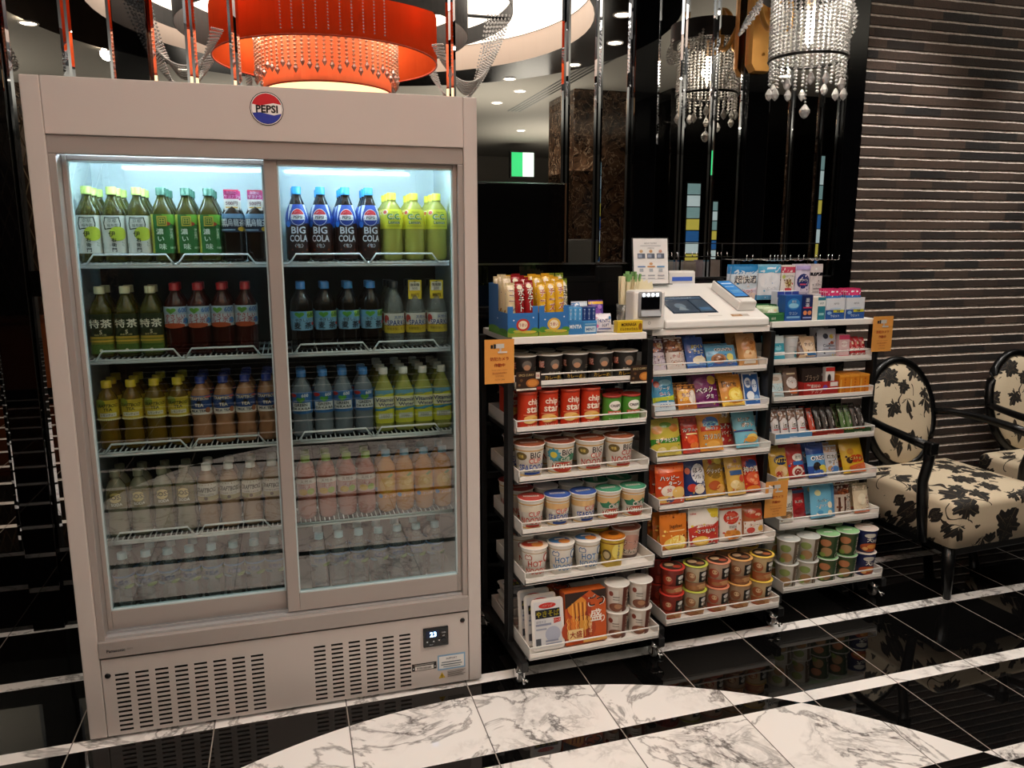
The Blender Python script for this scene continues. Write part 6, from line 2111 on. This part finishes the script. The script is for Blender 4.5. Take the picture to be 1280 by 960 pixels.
E1 = snack('snack_pouch', .110, .126, .036, '#d0762a', [('t', 'Jagabee', .06, .2, .13, '#3a2418', .84), ('r', -.2, .06, .4, .09, '#e8c080'), ('e', .0, -.3, .4, .2, '#e8c860'), ('e', .1, -.22, .3, .16, '#f0dc8a'), ('p', [(-.05, -.3), (.0, -.05), (.04, -.05), (.03, -.3)], '#e0a83a'), ('p', [(.08, -.3), (.16, -.04), (.2, -.05), (.16, -.3)], '#d8983a'), ('p', [(-.16, -.3), (-.14, -.08), (-.1, -.08), (-.08, -.3)], '#e6b850'), ('e', 0, .46, .04, .02, '#6a3a1c')], 'pouch')
E2 = snack('snack_pouch', .128, .137, .036, '#e6e0d6', [('p', [(-.5, .0), (-.2, .1), (.3, .06), (.5, .14), (.46, -.5), (-.46, -.5)], '#b5372c'), ('p', [(.1, .5), (.48, .48), (.48, .2), (.24, .26)], '#d8c03a'), ('t', '素材がおいしい', .02, .06, .07, '#f2e8dc', .7, 1), ('t', 'さつまいも', .04, -.08, .1, '#f2e8dc', .78, 1), ('e', -.16, -.34, .26, .13, '#e0b450'), ('e', -.16, -.34, .2, .09, '#ecc870'), ('t', 'Calbee', -.36, .4, .05, '#b5372c', .2, 1)], 'pouch', 2)
E3 = snack('snack_pouch', .098, .126, .034, '#d8d0c6', [('e', 0, .2, .34, .2, '#b83a2c'), ('e', 0, .2, .26, .14, '#c85a44'), ('t', 'ミレー', 0, .2, .1, '#f4ead8', .5, 1), ('t', 'mini', .02, -.06, .1, '#4a3a30', .5), ('e', 0, -.3, .36, .14, '#c8843c'), ('e', -.2, -.22, .1, .06, '#b06a2c'), ('e', .2, -.26, .1, .06, '#b8782c'), ('e', 0, -.36, .12, .06, '#9a5424'), ('r', -.5, .44, .5, .5, '#b04a28')], 'pouch', 3)
E4 = snack('bread_bag', .098, .115, .05, '#a8643c', [('e', 0, .24, .4, .16, '#b8442c'), ('e', -.1, .3, .16, .06, '#d8a484'), ('e', .16, .2, .14, .05, '#e0b494'), ('r', -.44, -.4, .44, -.0, '#e0d4c8'), ('t', 'クリーム', .0, -.12, .1, '#7a4a30', .6, 1), ('e', -.2, -.3, .16, .1, '#b8382c'), ('e', .24, -.26, .14, .1, '#d8a03a')], 'pillow', 4)
two(E1, 'orange potato stick pouch', 'snack pouch', 1, 5, .0660, .032, .10, n=3, dv=.055)
two(E2, 'white and red sweet potato pouch', 'snack pouch', 1, 5, .1950, .036, .10, n=3, dv=.055)
two(E3, 'pale mini biscuit pouch with red circle', 'snack pouch', 1, 5, .3180, .045, .12, n=3, dv=.055)
two(E4, 'brown and white sweet bread pack', 'bread pack', 1, 5, .4250, .060, .22, n=2, dv=.06)


def soup(c, lidc, pic):
    return cup(.0440, .0355, .098, c, lidc, [('r', .02, -.12, .56, .34, '#1a1917'), ('e', .29, .2, .17, .09, '#d9d6cf'), ('t', '春雨', .29, .02, .13, '#e8e2d2', .4, 1), ('r', -.7, -.5, .9, -.14, pic), ('e', .2, -.3, .3, .1, '#c89a6a'), ('e', -.2, -.34, .25, .08, '#a8744a'), ('e', -.36, .1, .24, .2, pic), ('e', -.3, .16, .12, .1, '#d8b890'), ('e', .5, -.36, .2, .07, '#d8a878')], rim=lidc, lid_items=(('e', 0, 0, .42, .42, '#3a2c24'), ('e', -.12, .1, .2, .16, '#d0b08a'), ('e', .15, -.12, .18, .14, pic)))


SP = [(soup('#8a3428', '#b8382c', '#a83c28'), 'red-rimmed'), (soup('#c8bb9c', '#b4bb4a', '#9a6a4a'), 'lime-rimmed'), (soup('#c8a890', '#d08464', '#a8503a'), 'salmon-rimmed'), (soup('#b89a7c', '#d09a58', '#8a5a3c'), 'amber-rimmed'), (soup('#d2b88a', '#dcb848', '#a8603a'), 'yellow-rimmed')]
for i, (pr_, ds) in enumerate(SP):
    u = .0500 + .0955 * i
    put(pr_, '%s vermicelli soup cup on the lower layer, in front' % ds, 'soup cup', 1, 6, u, .052, 0, rz=-.15)
    put(pr_, '%s vermicelli soup cup on the upper layer, in front' % ds, 'soup cup', 1, 6, u, .053, .0985, rz=-.2)
    put(pr_, '%s vermicelli soup cup on the lower layer, behind' % ds, 'soup cup', 1, 6, u, .150, 0, rz=.4)
    if i != 1:
        put(pr_, '%s vermicelli soup cup on the upper layer, behind' % ds, 'soup cup', 1, 6, u, .152, .0985, rz=.6)

# ---------------------------------------------------------------- rack by the armchairs
# top board: toiletries
GR = carton('tea_box', .096, .10, .062, '#2f6a40', [('t', '緑茶', 0, -.16, .3, '#dfe8d4', .4, 1), ('r', -.4, .3, .4, .4, '#5a9a60')], open_top=.034)
put(GR, 'open green carton of tissue packets in front', 'carton', 2, 0, .008, .012, 0, .0)
TSS = bag('tissue_pack', .072, .05, .018, '#b9cda8', [('e', 0, 0, .3, .3, '#e6e8da'), ('r', -.5, -.4, .5, -.2, '#4f8a5a'), ('e', .2, .2, .12, .12, '#d8c8a0')], seed=3)
for k in range(4):
    put(TSS, 'tissue packet, %s from the front in open green carton' % ORD[k], 'tissue packet', 2, 0, .008, .026 + .0195 * k, .006, 0, .22)
BX1 = carton('medicine_box', .076, .05, .100, '#23559c', [('e', 0, .16, .38, .22, '#3a86c4'), ('e', 0, .1, .3, .1, '#8ac4e0'), ('t', 'ウコン', 0, -.2, .12, '#e8f0f4', .6, 1), ('r', -.4, -.4, .4, -.32, '#7aa8d4'), ('t', '薬用', 0, .26, .1, '#e6f2f6', .3, 1)])
BX2 = carton('medicine_box', .05, .05, .100, '#1d2a5c', [('t', '楽', 0, .3, .18, '#e8eaf0', .5, 1), ('t', '楽', 0, .1, .18, '#e8eaf0', .5, 1), ('e', -.2, -.2, .18, .09, '#d88a5a'), ('e', .22, -.2, .18, .09, '#d88a5a'), ('r', -.4, -.02, .4, .03, '#c03a5a'), ('r', -.4, -.42, .4, -.36, '#8a94c4')])
BX3 = carton('medicine_box', .060, .05, .090, '#ded8cc', [('r', -.1, -.5, .5, .5, '#2f7a8a'), ('r', -.1, .1, .5, .36, '#dfe4e2'), ('r', 0, -.3, .4, -.2, '#8ac0c4'), ('t', 'ケア', .2, .22, .1, '#2f6a78', .3, 1)])
put(BX1, 'bright blue remedy box beside the green carton', 'medicine box', 2, 0, .097, .012)
put(BX2, 'dark navy remedy box with two orange dots', 'medicine box', 2, 0, .162, .012)
put(BX3, 'cream and teal remedy box next to the wipes', 'medicine box', 2, 0, .219, .014)
WIP = carton('wipes_box', .092, .07, .100, '#d9dde4', [('t', 'apica', .05, .24, .13, '#6a7480', .5), ('r', -.5, -.5, .5, -.06, '#2a5296'), ('r', -.1, -.18, .46, -.06, '#c8c43a'), ('t', '除菌', .18, -.12, .09, '#23407a', .3, 1), ('t', 'ウエット', .0, -.34, .12, '#e6ecf2', .7, 1), ('e', -.3, -.2, .12, .08, '#8ab0d8'), ('e', 0, .0, .3, .05, '#b8cce0')], open_top=.085)
WP2 = bag('wipe_packet', .075, .112, .012, '#e0e4ec', [('r', -.5, .3, .5, .5, '#c83a6a'), ('r', -.5, .2, .5, .3, '#3f7ac0'), ('r', -.5, .12, .5, .2, '#d8d04a')], seed=6, sealc='#c8386a')
for k, u in enumerate((.296, .394)):
    put(WIP, 'white and blue wipes carton, %s' % ('beside the remedy boxes' if k == 0 else 'at the board end'), 'wipes carton', 2, 0, u, .012)
    for q in range(4):
        put(WP2, 'pink-topped wipe packet, %s in wipes carton %s' % (ORD[q], 'beside the remedies' if k == 0 else 'at the end'), 'wipe packet', 2, 0, u + .003 * (q % 2), .026 + .014 * q, .004, 0, .05, group='wipe packets in the cartons')
PEN = carton('small_box', .032, .04, .112, '#d4dae8', [('r', -.5, .3, .5, .5, '#3a4a9c'), ('r', -.5, -.5, .5, -.3, '#3a4a9c'), ('e', 0, 0, .2, .12, '#8a94c8')])
for k in range(3):
    put(PEN, 'small white-blue carton, %s of three behind remedy box' % ORD[k], 'small carton', 2, 0, .076 + .0345 * k, .068)
# wire hook stand with hanging packs behind
t = thing('hook_stand')
HKM = mat('thin_black_wire', '#1a1a1c', .3, .4)
b = MB()
u0, u1 = -.06, .42
b.tube([(u0, .29, 0), (u0, .29, .30), (u1, .29, .30), (u1, .29, 0)], .003, HKM, 6)
b.tube([(u0, .29, .235), (u1, .29, .235)], .003, HKM, 6)
b.tube([(u0, .29, .003), (u0, .24, .003)], .003, HKM, 6)
b.tube([(u1, .29, .003), (u1, .24, .003)], .003, HKM, 6)
b.build('wire_frame', t)
for u in (-.045, -.018, .065, .085, .10, .118, .135, .16, .20, .225, .285, .305, .345, .365, .40):
    b = MB()
    b.tube([(u, .29, .235), (u, .15, .232), (u, .135, .236), (u, .132, .255)], .0022, CHROME, 5)
    b.build('wire_hook', t)
t.matrix_world = at(2, 0, 0, 0)
tag(t, 'thin black wire hook stand for hanging packs on the top board by armchairs', 'hook stand')
H1 = bag('mask_pack', .124, .150, .02, '#dfe6ee', [('r', -.5, .30, .5, .5, '#2f7fb8'), ('p', [(-.5, .3), (-.3, .42), (.2, .34), (.5, .42), (.5, -.2), (-.5, -.1)], '#cfdbe6'), ('t', '超快適', .02, .16, .22, '#16203c', .88, 1), ('p', [(-.5, -.12), (.5, -.04), (.5, -.26), (-.5, -.3)], '#d8c8d4'), ('t', 'ふつう', .1, -.16, .1, '#b83a6a', .5, 1), ('r', -.5, -.5, .5, -.26, '#3a86b8'), ('r', .18, -.4, .42, -.2, '#e0c8bc'), ('e', -.3, -.38, .14, .06, '#bcd8e6')], seed=7, sealc='#2f7fb8')
H2 = bag('mask_pack', .106, .135, .02, '#dfe2e8', [('r', -.5, .3, .5, .5, '#57a8cc'), ('e', 0, .06, .46, .26, '#e8e9ec'), ('r', -.5, -.5, .5, -.36, '#5fa4d0'), ('t', '(・_・)', .05, -.14, .08, '#4a4a52', .5)], seed=8, sealc='#8cc4dc')
H3 = bag('toiletry_pack', .066, .135, .012, '#e4dcd6', [('r', -.5, .32, .5, .5, '#b8445a'), ('e', .0, .0, .26, .14, '#d8c8a0'), ('p', star(0, .02, .16, .1, 8, 1.6), '#7a5a3a'), ('r', -.24, -.4, .24, -.14, '#c84a54'), ('t', 'COTTON', 0, .22, .05, '#5a4a44', .6), ('e', -.36, .2, .1, .06, '#b8c46a')], seed=9)
H4 = bag('toiletry_pack', .070, .140, .012, '#d9cfe2', [('e', 0, .05, .42, .22, '#27326e'), ('t', 'ホワイト', 0, .08, .09, '#eef0f6', .6, 1), ('r', -.2, -.06, .2, -.02, '#c8506a'), ('e', -.2, -.4, .14, .08, '#b89a3a'), ('r', -.5, .38, .5, .5, '#b0a0d0'), ('r', -.5, -.3, .5, -.26, '#b8b0c4')], seed=10)
H5 = bag('toiletry_pack', .060, .138, .010, '#d6cccb', [('r', -.5, .2, .5, .3, '#26242a'), ('t', '3.0m', .1, -.06, .07, '#5a5460', .5), ('r', -.3, -.2, .4, -.17, '#8a8488'), ('r', -.3, -.3, .3, -.27, '#a09a9c'), ('e', -.1, .4, .08, .04, '#f0eeee')], seed=11)
for pr_, desc, u, z in ((H1, 'blue and white mask pack with big black characters', -.044, .060), (H2, 'white and pale blue mask pack', .075, .075), (H3, 'white and red cotton pack', .165, .072), (H4, 'lilac pack with a dark blue oval', .236, .070), (H5, 'grey-white pack with a black band', .304, .072)):
    for k in range(2):
        put(pr_, desc if k == 0 else desc + ', second one', 'hanging pack', 2, 0, u + .002 * k, .150 + .03 * k, z + .0, 0, -.02, group='packs hanging from the hook stand')

K1 = carton('wipes_pouch', .070, .018, .098, '#3f9cb0', [('r', -.5, .2, .5, .5, '#cfe0e2'), ('t', 'シート', 0, .06, .13, '#f0f6f6', .7, 1), ('r', -.5, -.3, .5, -.16, '#dfeaea'), ('e', .1, -.02, .2, .08, '#8ac8d4')])
K2 = cup(.034, .030, .095, '#d8dadc', '#e4e4e4', [('r', .1, -.36, .5, -.1, '#3a8a9c'), ('r', .1, -.22, .5, -.18, '#5a9a4a'), ('r', -.3, .1, .3, .13, '#b8bcc0')])
K3 = snack('nut_pouch', .093, .085, .03, '#d8b894', [('p', [(-.5, .5), (-.5, -.5), (-.2, -.5), (-.3, .5)], '#5a3a2a'), ('e', .1, .1, .26, .26, '#e6cfb4'), ('t', 'ナッツ', .12, .14, .18, '#6a3a24', .5, 1), ('r', -.1, -.5, .5, -.3, '#2f6aa0')], 'pouch', 2)
K4 = snack('cookie_pouch', .092, .112, .03, '#b3b7c2', [('e', -.1, .28, .14, .1, '#3a3c4a'), ('e', .22, .26, .12, .08, '#c8b04a'), ('t', 'Cookies', .04, -.06, .11, '#3a3c48', .66), ('r', -.3, -.2, .4, -.17, '#7a7e8c'), ('e', .2, .04, .1, .06, '#8a4a3a')], 'pouch', 3)
K5 = carton('candy_box', .052, .02, .092, '#d6b8b8', [('r', -.5, .3, .5, .5, '#c84a6a'), ('e', 0, .1, .3, .14, '#e6d8d4'), ('t', 'ベリー', 0, .1, .1, '#a8324a', .6, 1), ('r', -.3, -.2, .3, -.14, '#a87a7a'), ('r', -.5, -.5, .5, -.4, '#c03a50')])
K6 = snack('candy_bag', .024, .074, .016, '#a8262c', [('r', -.5, -.2, .5, .0, '#e4dcd4'), ('e', 0, .24, .2, .1, '#e0c8a8'), ('r', -.5, -.5, .5, -.34, '#d8d0c8')], 'pillow', 4)
put(K1, 'teal wet sheet pouch at the tray corner', 'pouch', 2, 1, .050, .03, .005, 0, .22)
put(K1, 'teal wet sheet pouch, second one', 'pouch', 2, 1, .050, .06, .005, 0, .22)
put(K2, 'plain white plastic cup beside the teal pouch', 'cup', 2, 1, .128, .070)
two(K3, 'beige and brown nut pouch', 'snack pouch', 2, 1, .2000, .045, .30)
two(K4, 'silver grey cookie pouch', 'snack pouch', 2, 1, .3000, .050, .12)
put(K5, 'pink and red berry candy box', 'candy box', 2, 1, .3735, .035, .002, 0, .05)
put(K5, 'pink and red berry candy box, second one', 'candy box', 2, 1, .3735, .062, .002, 0, .05)
for k in range(6):
    put(K6, 'small red-white stick candy bag, %s from left %s' % (ORD[k % 3], 'in front' if k < 3 else 'behind'), 'candy bag', 2, 1, .4145 + .0262 * (k % 3), .030 + .032 * (k // 3), .006, 0, .3)
L1 = snack('snack_pouch', .068, .093, .026, '#bcd0d4', [('r', -.5, .1, .5, .5, '#cfc4b8'), ('t', 'ミント', 0, -.1, .12, '#3a7a8a', .7, 1), ('r', -.3, -.3, .3, -.24, '#6aa4b0'), ('e', 0, .3, .26, .1, '#a89484')], 'pouch')
L2 = snack('snack_pouch', .068, .110, .028, '#6a5044', [('e', 0, .0, .36, .22, '#cfc4c0'), ('t', 'アーモンド', 0, .05, .09, '#4a3028', .6, 1), ('e', 0, -.32, .3, .1, '#a8562c'), ('r', -.3, .3, .3, .36, '#d8c0a0')], 'pouch', 2)
L3 = carton('chocolate_tray', .168, .10, .066, '#a82a26', [('t', '素材の', -.16, .24, .24, '#f0e6dc', .3, 1), ('t', 'チカラ', -.12, -.1, .26, '#f0e6dc', .34, 1), ('e', .12, .1, .07, .18, '#7a4a9c'), ('r', .26, .16, .48, .44, '#e0d8d0'), ('t', 'Meiji', -.36, .32, .14, '#f0e6dc', .18)], open_top=.062)
L4 = carton('chocolate_pack', .094, .012, .112, '#2c211d', [('t', 'ブラック', 0, .16, .22, '#cfc0a4', .7, 1), ('t', 'サンダー', 0, -.16, .22, '#cfc0a4', .7, 1), ('r', -.4, -.44, .4, -.36, '#a8562c')])
L5 = carton('candy_pack', .044, .02, .112, '#d8d2cc', [('e', -.1, .1, .2, .16, '#2a2624'), ('e', .2, -.1, .14, .12, '#2a2624'), ('r', -.5, .36, .5, .5, '#b8322c'), ('e', 0, -.34, .2, .1, '#c89a7a')])
L6 = carton('caramel_box', .0485, .10, .082, '#cf7f22', [('t', 'Gerbo', .05, .0, .72, '#9a3a14', .34, 1, 1), ('r', -.5, .42, .5, .5, '#dc9a3c'), ('r', -.42, -.4, -.3, .3, '#e0a850')], topc='#d88e2c')
put(L1, 'pale teal mint pouch at the tray corner', 'snack pouch', 2, 2, .0430, .035, .006, 0, .30)
two(L2, 'brown almond pouch', 'snack pouch', 2, 2, .1170, .040, .25)
put(L3, 'low red chocolate carton', 'chocolate carton', 2, 2, .2395, .02)
for k in range(4):
    put(L4, 'black chocolate pack, %s from the front in the red carton' % ORD[k], 'chocolate pack', 2, 2, .208, .030 + .018 * k, .004, 0, .10)
put(L5, 'black and white spotted candy pack on the red carton', 'candy pack', 2, 2, .292, .030, .004, 0, .05)
for k in range(3):
    put(L6, 'orange caramel box, %s of three' % ORD[k], 'caramel box', 2, 2, .354 + .0500 * k, .02, 0, .0)
BTRAY = carton('bar_tray', .178, .13, .10, '#6aa4d4', [('r', -.5, -.5, .5, -.2, '#4a86c0'), ('t', 'PROTEIN', 0, -.02, .22, '#e8eef4', .5, 1)], open_top=.030)
put(BTRAY, 'light blue carton of protein bars', 'bar carton', 2, 3, .096, .012)
PBAR = bag('protein_bar', .037, .110, .018, '#d9d5d4', [('p', [(-.5, .5), (-.5, .1), (0, .24), (.5, .1), (.5, .5)], '#7a5a48'), ('t', 'in', 0, -.04, .18, '#1c1a20', .5, 1), ('r', -.36, -.2, .36, -.16, '#b83a34'), ('r', -.5, -.5, .5, -.36, '#4a7ab4')], seed=2, sealc='#a8a4a4')
for k in range(8):
    put(PBAR, 'white protein bar, %s from left, %s of blue carton' % (ORD[k % 4], 'front' if k < 4 else 'rear'), 'protein bar', 2, 3, .033 + .042 * (k % 4), .032 + .045 * (k // 4), .007, .0, .34)
def soy(c, c2):
    return bag('fruit_bar', .027, .108, .016, c, [('r', -.5, .28, .5, .5, '#3a3230'), ('t', 'SOYJOY', 0, .0, .42, '#e8e2da', .5, 1, 1), ('r', -.5, -.5, .5, -.36, c2)], seed=3)


SRD, SGR, SBK = soy('#b0381f', '#d8a050'), soy('#4a6a34', '#c8b85a'), soy('#2f2724', '#a83a24')
STR = carton('bar_tray', .150, .13, .06, '#a8352a', [('t', 'SOYJOY', .1, -.05, .4, '#e8d8c8', .5, 1), ('r', -.5, .3, .5, .5, '#8a2a20')], open_top=.026)
STG = carton('bar_tray', .128, .13, .06, '#3a5a34', [('t', 'SOYJOY', .0, -.05, .4, '#e0e4d0', .5, 1), ('r', -.5, .3, .5, .5, '#2c4828')], open_top=.026)
put(STR, 'low red carton of fruit bars', 'bar carton', 2, 3, .264, .012)
put(STG, 'low green carton of fruit bars at the tray end', 'bar carton', 2, 3, .412, .012)
for k in range(8):
    pr_ = (SRD, SBK, SBK, SBK, SGR, SGR, SBK, SBK)[k]
    nm = {SRD: 'red', SBK: 'dark brown', SGR: 'green'}[pr_]
    u = (.212, .246, .279, .312, .366, .397, .4275, .458)[k]
    for q in range(2):
        put(pr_, '%s slim fruit bar, %s from left, %s' % (nm, ORD[k], 'front' if q == 0 else 'behind'), 'fruit bar', 2, 3, u, .036 + .04 * q, .007, 0, .42)
N1 = snack('snack_bag', .084, .125, .032, '#c8a23c', [('e', .05, .16, .36, .16, '#2a3a5a'), ('t', 'RITZ', .05, .16, .14, '#e8c84a', .6, 1), ('e', 0, -.2, .34, .2, '#d8b27a'), ('e', -.1, -.28, .2, .1, '#a83a2c'), ('e', .2, -.2, .16, .12, '#e0c494')])
N2 = snack('snack_bag', .086, .128, .032, '#b5302c', [('e', .1, .14, .3, .12, '#e8e4dc'), ('t', 'ミニ', .1, .14, .1, '#2a2422', .4, 1), ('r', -.2, -.1, .4, .02, '#3a6ab0'), ('e', 0, -.3, .3, .16, '#e0d4c8'), ('e', 0, -.32, .2, .11, '#8a2a24')], seed=2)
N3 = snack('snack_bag', .088, .132, .032, '#2a4a94', [('r', -.5, -.16, .5, .2, '#5f9acc'), ('t', 'OREO', .02, .08, .14, '#f0f2f4', .76, 1), ('e', -.1, -.18, .2, .14, '#2a2422'), ('e', .2, -.28, .26, .14, '#d8c84a'), ('e', 0, -.38, .3, .1, '#3a62b0')], seed=3)
N4 = snack('snack_bag', .074, .112, .03, '#c8ccd2', [('r', -.5, .3, .5, .5, '#b89a84'), ('t', 'ロカボ', .02, .14, .14, '#26241f', .8, 1), ('t', 'サブレ', .02, -.06, .14, '#26241f', .7, 1), ('e', .1, -.34, .3, .12, '#4a7ab8'), ('e', -.2, -.3, .16, .1, '#c89a6a')], seed=4)
N5 = snack('snack_bag', .115, .135, .038, '#c9a22a', [('e', -.16, .14, .14, .1, '#b8802a'), ('e', .04, -.08, .36, .12, '#b5401f'), ('t', 'ビスケット', .06, -.07, .1, '#e8d070', .6, 1), ('e', -.26, -.12, .12, .1, '#3a2618'), ('p', [(-.3, -.3), (.4, -.2), (.5, -.5), (-.2, -.5)], '#c8602c')], seed=5)
two(N1, 'gold cracker bag with a dark oval', 'snack bag', 2, 4, .0500, .045, .34)
two(N2, 'red chocolate biscuit bag', 'snack bag', 2, 4, .1390, .062, .34)
two(N3, 'blue sandwich cookie bag', 'snack bag', 2, 4, .2310, .045, .34)
two(N4, 'silver-white bag with black characters', 'snack bag', 2, 4, .3180, .066, .32)
two(N5, 'large shiny gold biscuit bag', 'snack bag', 2, 4, .4180, .050, .38, .1, 2, .075)
O1 = snack('rusk_bag', .078, .122, .032, '#dcd8cc', [('t', 'Rusk', .06, .1, .2, '#33302c', .8), ('e', 0, -.26, .36, .14, '#8a6a4a'), ('e', .1, -.3, .16, .08, '#c89a6a'), ('r', -.3, -.06, .3, -.04, '#8a847a')])
O2 = snack('snack_bag', .078, .112, .03, '#a8262c', [('e', 0, .1, .3, .16, '#c83a3a'), ('t', 'RUSK', 0, .1, .1, '#ecd8d0', .5, 1), ('e', 0, -.26, .3, .14, '#8a1c20'), ('r', -.5, .4, .5, .5, '#4a5a8a')], seed=2)
O3 = snack('snack_pouch', .117, .130, .034, '#6fb2d0', [('e', -.2, .3, .12, .09, '#d8d8a0'), ('e', .24, -.1, .1, .1, '#e6dcc0'), ('t', 'シュガー', -.05, .06, .1, '#a8d0e4', .6, 1), ('t', 'ポップ', -.05, -.1, .1, '#3a7aa8', .5, 1), ('e', .2, -.34, .1, .08, '#e0d4b0'), ('p', [(.36, .5), (.5, .5), (.5, -.5), (.3, -.5)], '#4a8ab8'), ('e', -.2, -.3, .12, .06, '#4f94bc')], 'pouch', 3)
O4 = snack('choco_bag', .088, .118, .032, '#c9b8a8', [('r', -.5, .2, .5, .5, '#5a2a1c'), ('e', 0, .28, .3, .1, '#8a4a2a'), ('t', 'チョコ', .2, -.1, .5, '#3a2018', .16, 1, 1), ('r', -.3, -.4, -.2, .1, '#4a2418'), ('r', 0, -.4, .08, .1, '#4a2418')], seed=4)
O5 = snack('choco_bag', .076, .116, .032, '#d8c8aa', [('r', -.5, .3, .5, .5, '#a89a80'), ('t', 'バター', .24, -.1, .5, '#7a3a2c', .16, 1, 1), ('e', -.1, .0, .24, .2, '#e8dcc0'), ('r', -.5, -.5, .5, -.4, '#b8603c')], seed=5)
two(O1, 'white rusk bag with black lettering', 'snack bag', 2, 5, .0620, .045, .18)
two(O2, 'dark red rusk bag beside the white one', 'snack bag', 2, 5, .1420, .070, .26)
two(O3, 'light blue sugar popcorn pouch', 'snack pouch', 2, 5, .2430, .045, .18)
two(O4, 'white bag with brown chocolate top', 'snack bag', 2, 5, .3520, .060, .2)
two(O5, 'cream butter cookie bag at the tray end', 'snack bag', 2, 5, .4380, .045, .24)


def soup2(c, lidc, it):
    return cup(.0442, .036, .100, c, lidc, it, rim='#d8d6cf', lid_items=(('e', 0, 0, .4, .4, lidc), ('r', -.2, -.05, .2, .05, '#e4e2da')))


base2 = lambda c, t1, pc: [('r', .12, -.5, .6, .5, c), ('t', t1, .36, .1, .5, '#e8e0cc', .16, 1, 1), ('e', -.3, .2, .26, .16, pc), ('e', -.24, -.2, .28, .2, '#a8845a'), ('e', .36, -.36, .14, .11, '#c8c2b2'), ('e', .36, -.36, .1, .08, '#3a2c24'), ('e', -.45, -.34, .16, .1, '#8aa04a')]
Q1 = soup2('#d4cfc2', '#b9bcb8', base2('#6a5a48', 'たまご', '#8a9a5a'))
Q2 = soup2('#4a5a38', '#8aba84', base2('#2c4a2a', 'わかめ', '#b87a50'))
Q3 = soup2('#20285a', '#c9b8ae', [('e', 0, .3, .3, .1, '#c8c4b8'), ('t', '天', -.04, .12, .22, '#eceae2', .34, 1), ('t', 'ぷら', .2, .06, .14, '#eceae2', .3, 1), ('e', 0, -.24, .5, .2, '#b0522c'), ('e', .1, -.2, .26, .1, '#d8964a'), ('e', -.24, -.3, .14, .08, '#e0b070')])
for i, (pr_, ds) in enumerate(((Q1, 'grey-lidded egg soup cup, first'), (Q1, 'grey-lidded egg soup cup, second'), (Q2, 'green-lidded seaweed soup cup, first'), (Q2, 'green-lidded seaweed soup cup, second'), (Q3, 'navy tempura noodle cup, first'))):
    u = .0500 + .0955 * i
    ds2, nth = ds.split(', ')
    side_ = {'first': 'first of its kind', 'second': 'second of its kind'}[nth] if pr_ is not Q3 else 'at the end'
    put(pr_, '%s, lower layer, %s' % (ds2, side_), 'soup cup', 2, 6, u, .052, 0, -.2)
    put(pr_, '%s, upper layer, %s' % (ds2, side_), 'soup cup', 2, 6, u, .052, .1005, -.25)
    put(pr_, '%s behind, lower layer, %s' % (ds2, side_), 'soup cup', 2, 6, u, .150, 0, .4)
    put(pr_, '%s behind, upper layer, %s' % (ds2, side_), 'soup cup', 2, 6, u, .150, .1005, .4)
